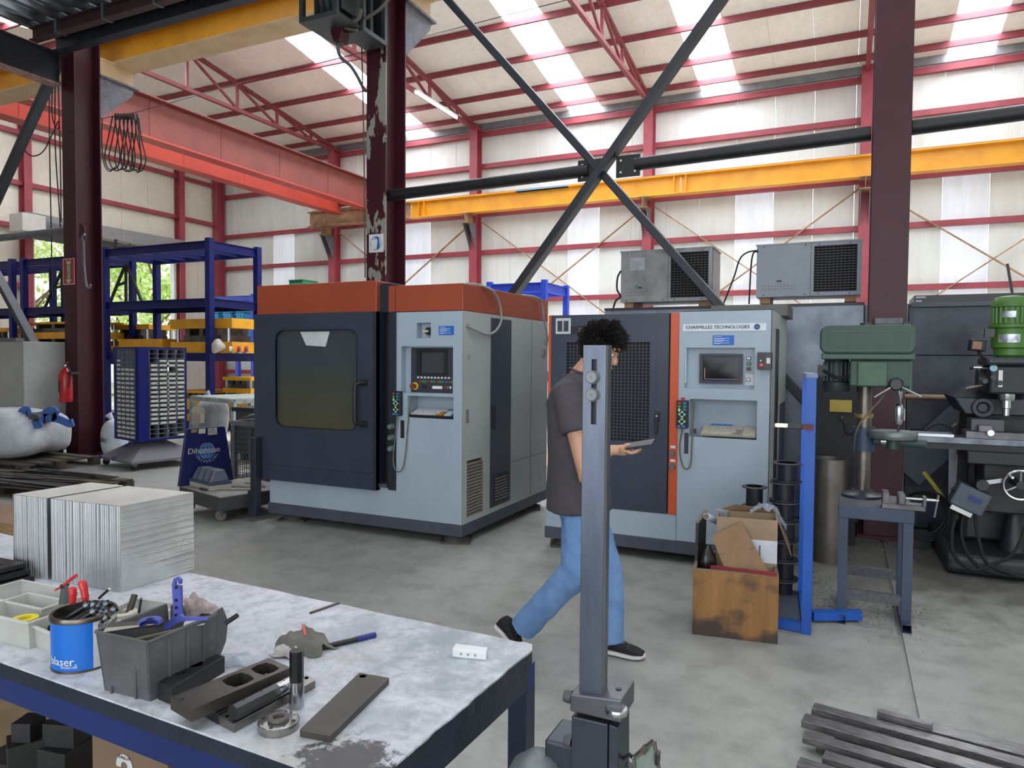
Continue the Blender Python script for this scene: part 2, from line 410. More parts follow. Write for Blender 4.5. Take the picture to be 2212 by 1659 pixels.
# plain far walls of the camera's own hall
w = MB(); w.box(XL-.1, XL, YF, YC, 0, 9.4); struct(w, 'wall_side', PANEL2)
w = MB(); w.box(XR, XR+.1, YF, YB+.3, 0, 9.6); struct(w, 'wall_right', PANEL)
w = MB(); w.holed(XL, XR, 0, 9.2, [(-4.5, 7.5, .2, 5.4, .2, False)], (0, YF, 0), XA, ZA, -YA); struct(w, 'wall_front', PANEL)

# ------------------------------------------------------------------ roof: lining panels, roof lights, purlins, trusses
def zroof(y):
    if y < YC: return zroof(2*YC-y)
    return 10.0-.16*abs(y-13.8)
r = MB(); r.box(XL, XR, 7.0, 7.44, 8.86, 8.9); ceiling = struct(r, 'ceiling', GALV)
for k in range(-25, 7):
    x0 = max(2.05+k*PW, XL); x1 = min(2.05+(k+1)*PW, XR)
    if x1-x0 < .1: continue
    for (ya, yb) in ((13.8, 20.2), (7.3, 13.8), (.64, 7.14), (-7, .64)):
        lit = (k in (0, -6, -10, -16) and ya > 7) or (k == -21 and ya == 7.3) or (k in (2, -3, -8, -13) and ya < 7)  # lone near-slope light by the gable: hidden, added to brighten that end
        g0, g1 = (ya, yb)
        za, zb = zroof(ya), zroof(yb)
        q = MB(); q.prism([(x0+.003, .006), (x0+.02, 0), (x1-.02, 0), (x1-.003, .006), (x1-.003, .05), (x0+.003, .05)], (0, ya, za), XA, ZA, V(0, yb-ya, zb-za))
        build(q, 'roof_light' if lit else 'roof_panel', (LIGHTP if ya > 7 else LIGHTP2) if lit else ROOFP, ceiling)
PY = (19.62, 18.6, 17.15, 15.72, 14.25, 13.35, 11.88, 10.45, 9.0, 7.98)
for yy in PY:
    q = MB(); z = zroof(yy)-.075; q.bar((XL, yy, z), (XR, yy, z), .07, .14); build(q, 'purlin', PURLIN, ceiling)
for x in WX:
    t = build(MB().box(x-.11, x+.11, 19.7, 20.06, 8.72, 8.78), 'roof_truss', STEEL_RED, ceiling)
    top = lambda yy: zroof(yy)-.21
    bot = 8.74
    q = MB(); q.bar((x, 19.9, top(19.9)), (x, 13.8, top(13.8)), .1, .1); q.bar((x, 13.8, top(13.8)), (x, 7.5, top(7.5)), .1, .1); build(q, 'top_chord', PURLIN, t)
    q = MB(); q.bar((x, 20.0, bot), (x, 7.5, bot), .1, .1); build(q, 'bottom_chord', PURLIN, t)
    vy = (18.7, 17.15, 15.55, 13.8, 12.05, 10.45, 8.9)
    for i, yy in enumerate(vy):
        q = MB(); q.bar((x, yy, bot), (x, yy, top(yy)), .07, .07); build(q, 'strut', PURLIN, t)
        nx = vy[i-1] if yy >= 13.8 and i else None
        if nx: q = MB(); q.bar((x, yy, top(yy)-.04), (x, nx, bot+.04), .06, .06); build(q, 'diagonal', PURLIN, t)
        if yy <= 13.8 and i+1 < len(vy): q = MB(); q.bar((x, yy, top(yy)-.04), (x, vy[i+1], bot+.04), .06, .06); build(q, 'diagonal', PURLIN, t)
# tube lamps hung under the roof
def tube_lamp(p, q_, lab):
    p, q_ = Vector(p), Vector(q_); t = thing('tube_lamp', lab, 'lamp', (p+q_)/2)
    build(MB().bar(p+ZA*.05, q_+ZA*.05, .1, .05), 'housing', WHITE, t); build(MB().cyl(p, q_, .035, n=10), 'tube', TUBE, t)
tube_lamp((-10.5, 16.2, 8.62), (-10.5, 18.4, 8.62), 'glowing tube lamp under the roof beside the peeling middle column')

# ------------------------------------------------------------------ crane runway beams and the double girder crane
t = thing('crane_runway', 'yellow steel crane runway beam along the back wall', 'beam', (-4, 19.45, 6.05))
build(MB().ibeam((-12.75, 19.45, 6.3), (-4.15, 19.45, 6.3), .52, .3, .03), 'beam', YELLOW, t)
build(MB().ibeam((-4.13, 19.45, 6.3), (XR, 19.45, 6.3), .52, .3, .03), 'beam', YELLOW, t)
build(MB().ibeam((-16.9, 19.45, 6.3), (-12.77, 19.45, 6.3), .52, .3, .03), 'beam', RUSTBEIGE, t, label='unpainted brown end of the runway')
build(MB().bar((XR, 19.45, 6.585), (-16.8, 19.45, 6.585), .06, .05), 'rail', RUSTBEIGE, t)
for x in (-12.4, -12.2, -4.3, -3.98):
    build(MB().box(x-.01, x+.01, 19.31, 19.44, 6.07, 6.53), 'stiffener', YELLOW, t)
build(MB().box(-9.0, -7.35, 19.296, 19.6, 6.53, 6.5625), 'blue_patch', M('faded blue patch', (120, 160, 190), .5), t, label='faded blue stretch of flange')
t = thing('crane_runway', 'beige steel runway beam with yellow web resting on the column brackets', 'beam', (-8, 7.88, 6.2))
build(MB().box(-18, 8, 7.66, 8.1, 6.2, 6.225), 'bottom_flange', BEIGE, t)
build(MB().box(-18, 8, 7.87, 7.89, 6.225, 6.66), 'web', YELLOW, t); build(MB().box(-18, 8, 7.7, 8.06, 6.66, 6.685), 'top_flange', YELLOW, t)
t = thing('bridge_crane', 'orange red double girder bridge crane spanning under the roof', 'crane', (-15.2, 13.5, 6.6))
for i, (x, mt) in enumerate(((-14.1, CRANE2), (-15.4, CRANE))):
    g = build(MB().box(x-.012, x+.012, 8.2, 19.15, 6.37, 7.26), 'girder', mt, t)
    build(MB().box(x-.19, x+.19, 8.2, 19.15, 6.33, 6.37), 'bottom_flange', CRANE, g); build(MB().box(x-.16, x+.16, 8.2, 19.15, 7.26, 7.29), 'top_flange', mt, g)
    for yy in range(9, 19, 2): build(MB().box(x+.013, x+.02, yy, yy+.012, 6.37, 7.26), 'stiffener', mt, g)
for yy in (7.88, 19.45):
    build(MB().box(-16.0, -13.5, yy-.13, yy+(.34 if yy < 9 else .13), 6.69, 6.95).box(-15.6, -13.9, yy-(.4 if yy > 9 else .1), yy+(.34 if yy < 9 else -.1), 6.69, 7.1), 'end_carriage', CRANE, t)
bx = -16.9; bz = P(500, 398, X=bx).z
build(MB().bar((bx, 7.8, bz), (bx, P(657, 447, X=bx).y, bz), .05, .08), 'cable_rail', CRANE, t)
for yy in (9, 10.6, 12.2, 13.8, 15.2): build(MB().bar((bx, yy, bz), (bx+1.4, yy, bz+.05), .04, .04), 'rail_bracket', CRANE, t)

# ------------------------------------------------------------------ the three inner columns
PEEL_MASK = [(.0, .0)]
def mat_oxblood(name, peel=False):
    m, t, b = nodes(name); mp = coords(t)
    n1 = N(t, 'TexNoise', Scale=3, Detail=4); L(t, mp, n1)
    r1 = ramp(t, n1, [(.35, lin((66, 23, 34))), (.7, lin((56, 20, 30)))]); last = r1
    if peel:
        st = coords(t, (3.4, 1, 1.25)); n2 = N(t, 'TexNoise', Scale=1.5, Detail=8, Roughness=.58); L(t, st, n2)
        sx = N(t, 'SeparateXYZ'); L(t, mp, sx)
        near = N(t, 'MapRange'); near.inputs[1].default_value = -.04; near.inputs[2].default_value = .1; near.inputs[3].default_value = 0; near.inputs[4].default_value = .1
        t.links.new(sx.outputs[0], near.inputs[0]); ad = N(t, 'Math', _operation='ADD'); t.links.new(n2.outputs[0], ad.inputs[0]); t.links.new(near.outputs[0], ad.inputs[1])
        rp = ramp(t, ad, [(.575, (0, 0, 0, 1)), (.582, (1, 1, 1, 1))])
        mx = N(t, 'MixRGB'); mx.inputs[2].default_value = lin((142, 142, 134)); t.links.new(rp.outputs[0], mx.inputs[0]); t.links.new(r1.outputs[0], mx.inputs[1]); last = mx
        bp = N(t, 'Bump', Strength=.4, Distance=.004, _invert=True); t.links.new(rp.outputs[0], bp.inputs['Height']); t.links.new(bp.outputs[0], b.inputs['Normal'])
    t.links.new(last.outputs[0], b.inputs['Base Color']); b.inputs['Roughness'].default_value = .42; b.inputs['Specular IOR Level'].default_value = .35; return m
OX = mat_oxblood('oxblood column paint'); OXP = mat_oxblood('peeling oxblood paint', True)
CX = [(-10.75, 'tall dark red steel column carrying the fire extinguisher', .30), (-5.085, 'tall dark red steel column with peeling paint and a blue glove sign', .275),
      (.318, 'tall dark red steel column behind the green drill press', .295)]
for x, lab, wd in CX:
    t = thing('steel_column', lab, 'column', (x, 7.2, 0))
    build(MB().box(x-wd/2, x+wd/2, 7.0, 7.022, 0, 8.8), 'flange', OXP if 'peeling' in lab else OX, t, bevel=.003)
    build(MB().box(x-wd/2, x+wd/2, 7.4, 7.42, 0, 8.8), 'flange', OX, t); build(MB().box(x-.008, x+.008, 7.022, 7.4, 0, 8.8), 'web', OX, t)
    build(MB().box(x-.2, x+.2, 6.94, 7.45, 0, .03), 'base_plate', OX, t)
    # corbel carrying the runway: boxed stub over a tapering bracket
    c = build(MB().box(x-.14, x+.14, 7.42, 8.06, 6.17, 6.2), 'corbel', BEIGE, t)
    for s in (-1, 1): build(MB().box(x+s*.12-.008, x+s*.12+.008, 7.42, 8.0, 5.93, 6.17), 'cheek', BEIGE, c)
    build(MB().box(x-.17, x+.17, 7.42, 8.08, 5.9, 5.93), 'ledge', DULLGREY, c)
    build(MB().prism([(7.42, 5.9), (8.02, 5.9), (7.98, 5.78), (7.46, 5.28), (7.42, 5.28)], (x-.13, 0, 0), YA, ZA, XA*.26), 'gusset', DULLGREY, c)

# diagonal braces and the black strut pipe in the plane of the columns
for k, (x0, x1, words) in enumerate(((-4.95, .2, 'crossing above the two spark erosion machines'), (-16.1, -10.9, 'in the bay of the blue racks'))):
    zA, zB = .35, 6.55 if k == 0 else 6.5
    for s, (xa, xb) in enumerate(((x0, x1), (x1, x0))):
        yy = 7.16+.085*s
        p, q_ = V(xa, yy, zA if not (k == 0) else (.25, .55)[s]), V(xb, yy, zB if not k == 0 else (6.75, 6.5)[s])
        o = build(MB().bar(p, q_, .08, .15, YA), 'diagonal_brace', DARK, loc=p, bevel=.008)
        tag(o, (('dark diagonal brace rising from the peeling column over the machines', 'dark diagonal brace rising from the drill press column over the machines'),
                ('dark diagonal brace rising towards the extinguisher column', 'dark diagonal brace falling to the foot of the extinguisher column'))[k][s], 'brace', 'diagonal braces')
t = thing('strut_pipe', 'black horizontal strut pipe bolted where the two dark braces cross', 'pipe', (-2.3, 7.33, 3.55))
build(MB().cyl((-5.07, 7.2, 3.515), (-2.5, 7.2, 3.55), .066, n=14), 'pipe', BLACK, t); build(MB().cyl((-2.0, 7.2, 3.56), (.16, 7.2, 3.6), .066, n=14), 'pipe', BLACK, t)
for xa, xb in ((-2.62, -2.36), (-2.2, -1.95)):
    fl = build(MB().box(xa, xb, 7.185, 7.205, 3.44, 3.66), 'fishplate', BLACK, t)
    for u in (.05, .2):
        for z in (3.49, 3.61): build(MB().cyl((xa+u, 7.18, z), (xa+u, 7.186, z), .012, n=8), 'bolt', WHITE, fl)
o = build(MB().cyl((.48, 7.2, 3.61), (3.4, 7.2, 3.68), .066, n=14), 'strut_pipe', BLACK, loc=(1.5, 7.2, 3.6)); tag(o, 'black horizontal strut pipe above the milling machine', 'pipe', 'strut pipes')
o = build(MB().cyl((-16, 7.25, 3.53), (-10.95, 7.25, 3.53), .06, n=12), 'strut_pipe', DULLGREY, loc=(-13, 7.25, 3.53)); tag(o, 'grey horizontal strut pipe beside the extinguisher column', 'pipe', 'strut pipes')

# ------------------------------------------------------------------ mezzanine deck over the camera side
t = thing('mezzanine', 'dark steel mezzanine with ribbed metal decking', 'mezzanine', (-8, 6.9, 6.1))
DECK = M('ribbed deck steel', (176, 182, 190), .2, .8, col2=(140, 146, 156), scale=5)
build(MB().ibeam((-10.85, 6.9, 6.22), (-4.6, 6.9, 6.22), .24, .16, .02), 'edge_beam', DARK, t)
q = MB(); q.ibeam((-10.92, 6.98, 5.88), (-10.92, -4, 5.88), .46, .22, .02); build(q, 'main_beam', DARK, t)
build(MB().ibeam((-4.5, 6.98, 5.88), (-4.5, -4, 5.88), .46, .22, .02), 'main_beam', DARK, t)
build(MB().box(-11.03, -10.81, -4, 6.95, 5.636, 5.649), 'scuffed_flange', M('scuffed primer flange', (150, 98, 96), .6, col2=(190, 160, 150), scale=9), t)
yb = P(200, 38, Z=6.2).y
RUST = M('rusty beam', (70, 46, 42), .7, col2=(52, 36, 34), scale=8)
build(MB().ibeam((-10.8, yb, 6.2), (-4.6, yb, 6.2), .18, .12, .015), 'joist', RUST, t)
build(MB().ibeam((-10.8, yb-1.3, 6.2), (-4.6, yb-1.3, 6.2), .18, .12, .015), 'joist', M('pale joist', (170, 150, 136), .6), t)
for x in (-10.2, -9.2, -8.2): build(MB().box(x, x+.05, yb-.075, yb+.075, 6.1, 6.3), 'clip', GALV, t)
for k in range(7):
    x0 = -10.9+k*.93
    pr = []
    for j in range(3): pr += [(x0+j*.31, .0), (x0+j*.31+.09, .0), (x0+j*.31+.12, .075), (x0+j*.31+.28, .075)]
    pr.append((x0+.93, 0)); q = MB()
    n = len(pr); q.add([(a, y_, 6.32+b) for y_ in (-6, 6.98) for a, b in pr], [(i, i+1, n+i+1, n+i) for i in range(n-1)])
    build(q, 'deck_panel', DECK, t)
q = MB(); q.box(-10.9, -4.4, -6, 6.98, 6.42, 6.5); build(q, 'topping', M('concrete topping', (120, 120, 118), .8), t)
# ------------------------------------------------------------------ paints of the machines
MGREY = M('machine light grey', (163, 176, 189), .4, col2=(155, 168, 181), scale=2, bump=.04, bscale=180)
MGREY2 = M('machine side grey', (172, 176, 174), .42, col2=(164, 169, 168), scale=2)
NAVY = M('machine navy textured', (52, 60, 76), .34, col2=(46, 54, 69), scale=3, bump=.12, bscale=260)
NAVYD = M('machine navy dark', (36, 42, 54), .4)
ORANGE = M('machine orange', (158, 70, 42), .42, col2=(146, 64, 42), scale=2, bump=.05, bscale=220)
ORANGE2 = M('machine bright orange', (204, 82, 38), .38, col2=(192, 76, 36), scale=2, bump=.05, bscale=220)
PLINTH = M('machine plinth grey', (74, 80, 92), .5, col2=(62, 66, 76), scale=5)
BLK = M('control black', (30, 31, 35), .4)
PNL = M('control panel charcoal', (52, 55, 66), .45)
GLASSY = M('dark glass', (16, 19, 26), .22, spec=.35)
BLUELAB = M('blue label', (28, 100, 190), .45)
LABW = M('label white print', (225, 232, 240), .5)
REDB = M('red button', (190, 44, 52), .4); GRNB = M('green button', (60, 150, 84), .4); BLUB = M('blue button', (60, 120, 200), .4)
WHTB = M('white button', (220, 222, 222), .4); LGRN = M('pale green arrow', (180, 220, 180), .4); YEL = M('yellow ring', (226, 190, 30), .4)
CABLE = M('grey cable', (150, 150, 145), .5); OLIVE = M('olive cable', (104, 98, 78), .5)
RUBF = M('cast iron foot', (84, 80, 74), .7, .2, col2=(62, 60, 56), scale=12)

def foot(t, x, y, s=.11):
    f_ = build(MB().lathe([(.001, .02), (s, .02), (s*.98, .035), (s*.6, .07), (s*.45, .085), (s*.45, .11), (.001, .11)], (x, y, 0)), 'levelling_foot', RUBF, t)
    build(MB().obox((x, y, .01), (s*2.3, s*2.1, .02), (0, 0, .4)), 'foot_plate', RUBF, f_)
def label_plate(t, x0, x1, y, z0, z1, lines, mat=BLUELAB, name='label'):
    l = build(MB().box(x0, x1, y-.003, y, z0, z1), name, mat, t, label='small blue instruction label')
    q = MB(); h = z1-z0; w = x1-x0
    for fz, fw in lines: q.box(x0+.06*w, x0+.06*w+fw*w, y-.0045, y-.003, z0+(fz-.018)*h, z0+(fz+.018)*h)
    build(q, 'print', LABW, l)
LINES = [(.86, .4), (.68, .74), (.62, .5), (.46, .74), (.40, .42), (.22, .74), (.16, .3)]
def pendant(t, x, y, z, estop=False):
    """hand control with coloured keys: x,y,z = top left front corner"""
    p = build(MB().box(x, x+.086, y-.045, y, z-.21, z), 'pendant', BLK, t, bevel=.006, label='black hand control with coloured keys')
    yy = y-.046
    for i, (mt, cx, cz) in enumerate(((REDB, .022, .02), (BLUB, .062, .02), (GRNB, .022, .045), (GRNB, .062, .045), (BLUB, .062, .068), (BLUB, .022, .196), (BLUB, .056, .196))):
        build(MB().box(x+cx-.011, x+cx+.011, yy-.003, yy, z-cz-.008, z-cz+.008), 'key', mt, p)
    for cz in (.105, .158):
        q = MB()
        for a in range(4):
            ca, sa = math.cos(a*math.pi/2), math.sin(a*math.pi/2)
            q.prism([(ca*.03, sa*.03), (ca*.012-sa*.012, sa*.012+ca*.012), (ca*.012+sa*.012, sa*.012-ca*.012)], (x+.043, yy, z-cz), XA, ZA, -YA*.003)
        build(q, 'arrow_keys', LGRN, p)
    build(MB().prism([(.0, .018), (.011, 0), (0, -.018), (-.011, 0)], (x+.022, yy, z-.072), XA, ZA, -YA*.003), 'key', LGRN, p)
    if estop: build(MB().cyl((x+.043, y-.022, z), (x+.043, y-.022, z+.022), .013), 'stop_button', REDB, p)
def keyboard(t, x0, x1, y0, y1, z0, z1, mats, base, rows=5, cols=14, pad=True, lab=None):
    """sloping keyboard from the front edge (y0,z0) to the back edge (y1,z1)"""
    u = XA; v = V(0, y1-y0, z1-z0); Lg = v.length; v = v/Lg; n = u.cross(v); W_ = x1-x0
    k = build(MB().hexa([V(x0, y0, z0), V(x1, y0, z0), V(x1, y0, z0)+v*Lg, V(x0, y0, z0)+v*Lg]+[q+n*.014 for q in (V(x0, y0, z0), V(x1, y0, z0), V(x1, y0, z0)+v*Lg, V(x0, y0, z0)+v*Lg)]), 'keyboard', base, t, label=lab)
    sets = [MB() for _ in mats]
    cw = W_*(.72 if pad else .96)/cols; ch = Lg*.86/rows
    def key(cx, cy, w, h, i): sets[i].obox((0, 0, 0), (0, 0, 0)) if False else sets[i].hexa([V(x0, y0, z0)+u*(cx+a*w/2)+v*(cy+b_*h/2)+n*d for d in (.014, .02) for a, b_ in ((-1, -1), (1, -1), (1, 1), (-1, 1))])
    for r_ in range(rows):
        for c_ in range(cols):
            if r_ == 0 and 3 <= c_ <= 9: continue
            i = 0
            if len(mats) > 1 and ((c_ >= cols-2 and r_ in (1, 2)) or (r_ == 0 and c_ > 10)): i = 1
            key(W_*.02+cw*(c_+.5), Lg*.07+ch*(r_+.5), cw*.8, ch*.78, i)
    key(W_*.02+cw*6.5, Lg*.07+ch*.5, cw*6.6, ch*.78, 0)
    if pad:
        for r_ in range(rows):
            for c_ in range(4): key(W_*.77+W_*.052*(c_+.5), Lg*.07+ch*(r_+.5), W_*.043, ch*.78, len(mats)-1 if (c_ == 3 or r_ == rows-1) and len(mats) > 2 else 0)
    for q, mt in zip(sets, mats):
        if q.v: build(q, 'keys', mt, k, kind='stuff')

# ------------------------------------------------------------------ machine 1: wide machine with sliding window door
Y1 = 5.1; X1 = -2.84
t1 = thing('spark_erosion_machine', 'large grey machine with orange canopy and dark sliding door with a rounded window', 'machine', (-3.9, 5.9, 0))
build(MB().box(-4.95, X1, Y1, 6.93, .075, .175), 'plinth', PLINTH, t1, bevel=.006)
for x, y in ((P(608, 1130, Z=0).x, 5.25), (-2.97, 5.24), (-2.97, 6.75), (-4.75, 6.75)): foot(t1, x, y)
build(MB().box(-4.93, -3.49, Y1+.005, 6.9, .175, .43), 'lower_panel', MGREY, t1, bevel=.004)
build(MB().box(-5.0, -3.62, Y1+.12, 6.9, .43, 1.955), 'tank_housing', NAVYD, t1)
# orange canopies
build(MB().box(-5.065, -3.69, Y1-.01, 6.9, 1.95, 2.225), 'canopy', ORANGE, t1, bevel=.006, label='orange canopy over the sliding door')
c = build(MB().box(-3.575, X1, Y1, 6.93, 1.948, 2.17), 'canopy', ORANGE, t1, bevel=.005, label='orange canopy over the control cabinet')
build(MB().box(-3.502, -3.498, Y1-.0015, Y1+.01, 1.95, 2.168), 'seam', NAVYD, c)
build(MB().box(-3.69, -3.575, Y1+.04, 6.9, 1.95, 2.2), 'dark_gap_panel', NAVYD, t1)
# the sliding door: sheet with a rounded window opening
wx0, wx1, wz0, wz1 = -4.79, -3.868, .915, 1.80
dx0, dx1, dz0, dz1 = -5.06, -3.66, .405, 1.953
inner = rrect(wx0, wx1, wz0, wz1, .09, 6); n_ = len(inner)
def outward(p):
    cx, cz = (wx0+wx1)/2, (wz0+wz1)/2; dx, dz = p[0]-cx, p[1]-cz
    s_ = min(((dx1-cx) if dx > 0 else (dx0-cx))/dx if abs(dx) > 1e-6 else 9e9, ((dz1-cz) if dz > 0 else (dz0-cz))/dz if abs(dz) > 1e-6 else 9e9)
    return (cx+dx*s_, cz+dz*s_)
outer = [outward(p) for p in inner]
# make sure the four corners exist on the outer outline
for cx, cz in ((dx0, dz0), (dx1, dz0), (dx1, dz1), (dx0, dz1)):
    i = min(range(n_), key=lambda k: (outer[k][0]-cx)**2+(outer[k][1]-cz)**2); outer[i] = (cx, cz)
d = build(MB().ring(outer, inner, (0, Y1-.055, 0), XA, ZA, YA*.05), 'sliding_door', NAVY, t1)
build(MB().ring([((p[0]-(wx0+wx1)/2)*1.018+(wx0+wx1)/2, (p[1]-(wz0+wz1)/2)*1.018+(wz0+wz1)/2) for p in inner], inner, (0, Y1-.061, 0), XA, ZA, YA*.02), 'window_gasket', NAVYD, d)
def mat_window():
    m, t, b = nodes('dusty machine window'); mp = coords(t)
    sx = N(t, 'SeparateXYZ'); L(t, mp, sx); n1 = N(t, 'TexNoise', Scale=5, Detail=5); L(t, mp, n1)
    mr = N(t, 'MapRange'); mr.inputs[1].default_value = .9; mr.inputs[2].default_value = 1.5; t.links.new(sx.outputs[2], mr.inputs[0])
    r = ramp(t, mr, [(0, lin((78, 76, 56))), (.75, lin((62, 66, 62))), (1, lin((58, 64, 70)))])
    t.links.new(r.outputs[0], b.inputs['Base Color']); b.inputs['Roughness'].default_value = .12; b.inputs['Specular IOR Level'].default_value = .6
    return m
build(MB().prism(inner, (0, Y1-.03, 0), XA, ZA, YA*.006), 'window_pane', mat_window(), d)
pa = lambda x, y: (P(x, y, Y=Y1-.031).x, P(x, y, Y=Y1-.031).z)
build(MB().prism([pa(649, 717), pa(713, 716), pa(704, 749), pa(662, 746)], (0, Y1-.034, 0), XA, ZA, -YA*.002), 'paper_note', M('white paper', (206, 210, 212), .7), d, label='white paper behind the window')
build(MB().box(dx0, dx1, Y1-.06, Y1-.055, .548, .551), 'door_seam', NAVYD, d)
for i in range(6): build(MB().sphere((dx0+.02+i*(dx1-dx0-.04)/5, Y1-.057, .545), .006, 8, 5), 'rivet', GALV, d)
build(MB().box(dx1-.035, dx1, Y1-.056, Y1+.1, .405, 1.953), 'door_edge', NAVYD, d)
hz0, hz1, hx = .955, 1.36, -3.78
h = build(MB().tube(curve([(hx, Y1-.056, hz1-.02), (hx-.035, Y1-.13, hz1-.035), (hx-.04, Y1-.14, hz1-.08), (hx-.04, Y1-.14, hz0+.08), (hx-.035, Y1-.13, hz0+.035), (hx, Y1-.056, hz0+.02)], 5), .019, 10), 'door_handle', BLK, d)
for z in (hz0+.02, hz1-.02): build(MB().box(hx-.03, hx+.03, Y1-.066, Y1-.055, z-.03, z+.03), 'handle_foot', BLK, d)
# dark post with green knobs between door and cabinet
build(MB().box(-3.66, -3.58, Y1+.09, Y1+.3, .44, 1.95), 'door_gap', M('deep gap', (12, 13, 16), .7), t1)
build(MB().box(-3.66, -3.575, Y1-.02, Y1+.12, .43, .46), 'chip_sill', GALV, t1)
post = build(MB().box(-3.572, -3.492, Y1-.004, Y1+.1, .41, 1.948), 'door_post', NAVYD, t1, bevel=.003)
for z in (.965, .87, .775):
    build(MB().lathe([(.001, .05), (.02, .05), (.022, .04), (.022, .012), (.026, .012), (.026, 0)], (-3.525, Y1-.004, z), -YA, 14), 'knob', M('sea green knob', (96, 118, 112), .5), post)
# control cabinet: front skin with recesses
front = build(MB().holed(-3.488, X1-.002, .178, 1.944, [(-3.285, -3.147, 1.722, 1.852, .08), (-3.44, -2.932, 1.255, 1.655, .07), (-3.375, -2.925, 1.05, 1.235, .16), (-3.45, -3.408, .868, 1.022, .012)], (0, Y1, 0), XA, ZA, -YA), 'cabinet_front', MGREY, t1)
build(MB().box(-3.45, -3.408, Y1+.009, Y1+.011, .868, 1.022), 'slot', BLK, front)
build(MB().holed(Y1, 6.93, .178, 1.946, [(5.18, 5.48, .225, .70, .03), (5.195, 5.225, 1.545, 1.583, .02), (5.19, 5.215, 1.81, 1.845, .02)], (X1, 0, 0), YA, ZA, XA), 'side_panel', MGREY2, t1)
build(MB().box(-3.62, X1-.09, Y1+.17, 6.9, .18, 1.95), 'cabinet_core', NAVYD, t1)
for q0 in (MB().box(X1-.09, X1, 6.925, 6.93, .18, 1.95),): build(q0, 'rear_panel', MGREY2, t1)
v_ = t1
g = build(MB().box(X1-.029, X1-.027, 5.18, 5.48, .225, .70), 'vent_back', BLK, t1)
for k in range(17):
    z = .235+k*.0272; build(MB().hexa([V(X1-.026, 5.18, z), V(X1-.002, 5.18, z-.012), V(X1-.002, 5.48, z-.012), V(X1-.026, 5.48, z), V(X1-.026, 5.18, z+.01), V(X1, 5.18, z+.002), V(X1, 5.48, z+.002), V(X1-.026, 5.48, z+.01)]), 'louvre', M('louvre taupe', (140, 132, 124), .5), g)
sd = build(MB().box(X1, X1+.006, 5.6, 6.022, .225, 1.916), 'service_door', NAVY, t1, bevel=.003)
build(MB().box(X1+.006, X1+.009, 5.66, 5.97, .245, .515), 'vent_plate', NAVYD, sd)
for k in range(8): build(MB().box(X1+.009, X1+.016, 5.69, 5.94, .28+k*.027, .288+k*.027), 'louvre', M('louvre taupe', (140, 132, 124), .5), sd)
build(MB().box(X1+.006, X1+.02, 5.655, 5.675, .93, 1.14), 'pull', BLK, sd)
build(MB().box(X1, X1+.004, 5.155, 5.205, 1.02, 1.13), 'lock_plate', M('worn lock', (140, 136, 128), .5, .3), t1)
for yy, za, zb in ((6.5, .2, 1.94), ): build(MB().box(X1-.001, X1+.0012, yy, yy+.004, za, zb), 'seam', NAVYD, t1)
build(MB().box(X1-.001, X1+.0012, 6.03, 6.9, .58, .584), 'seam', NAVYD, t1)
build(MB().box(X1, X1+.02, 6.78, 6.84, 1.585, 1.66), 'socket_cover', M('worn lock', (140, 136, 128), .5), t1)
# main switch in its recess
sw = build(MB().box(-3.225, -3.152, Y1+.062, Y1+.08, 1.742, 1.822), 'main_switch', MGREY2, t1)
build(MB().cyl((-3.185, Y1+.062, 1.782), (-3.185, Y1+.02, 1.782), .033), 'dial', BLK, sw); build(MB().box(-3.235, -3.18, Y1+.008, Y1+.02, 1.772, 1.792), 'lever', M('cream lever', (190, 180, 160), .5), sw)
label_plate(t1, -3.069, -2.925, Y1, 1.748, 1.822, LINES)
# screen panel
a0, a1, b0, b1 = -3.36, -2.945, 1.262, 1.645; yy = Y1+.03
pn = build(MB().holed(a0, a1, b0, b1, [(-3.268, -3.035, 1.425, 1.612, .02)], (0, yy, 0), XA, ZA, -YA), 'control_panel', PNL, t1)
build(MB().ring(rrect(a0-.012, a1+.012, b0-.012, b1+.012, .004, 1), rrect(a0, a1, b0, b1, .004, 1), (0, yy-.004, 0), XA, ZA, YA*.04), 'panel_border', MGREY, pn)
build(MB().ring(rrect(-3.305, -3.0, 1.41, 1.632, .004, 1), rrect(-3.268, -3.035, 1.425, 1.612, .004, 1), (0, yy-.006, 0), XA, ZA, YA*.005), 'bezel', BLK, pn)
build(MB().box(-3.262, -3.04, yy+.012, yy+.018, 1.43, 1.607), 'screen', M('grey crt', (66, 68, 74), .12, spec=.6), pn)
for k in range(10): build(MB().box(-3.296+k*.0335, -3.278+k*.0335, yy-.005, yy, 1.384, 1.399), 'key', WHTB, pn)
for k in range(12): build(MB().box(-3.27+k*.0245+(k//3)*.0115, -3.255+k*.0245+(k//3)*.0115, yy-.005, yy, 1.349, 1.367), 'key', (REDB, GRNB, GRNB, REDB, GRNB, GRNB, REDB, GRNB, GRNB, BLUB, REDB, GRNB)[k], pn)
e = build(MB().cyl((-3.317, yy, 1.317), (-3.317, yy-.012, 1.317), .032, n=20), 'emergency_stop', YEL, pn); build(MB().cyl((-3.317, yy-.012, 1.317), (-3.317, yy-.05, 1.317), .02, .024), 'button', M('maroon button', (120, 50, 48), .5), e)
build(MB().box(-3.245, -3.205, yy-.006, yy, 1.302, 1.33), 'counter', BLK, pn); build(MB().box(-3.145, -3.05, yy-.006, yy, 1.298, 1.322), 'meter', WHITE, pn)
for k, mt in enumerate((REDB, GRNB, WHTB)): build(MB().box(-3.03+k*.026, -3.014+k*.026, yy-.005, yy, 1.303, 1.322), 'key', mt, pn)
keyboard(t1, -3.36, -2.93, Y1+.004, Y1+.145, 1.058, 1.108, [WHTB, M('amber key', (206, 140, 60), .45), BLUB], BLK, lab='black keyboard with white, amber and blue keys')
pendant(t1, -3.505, Y1-.004, 1.272)
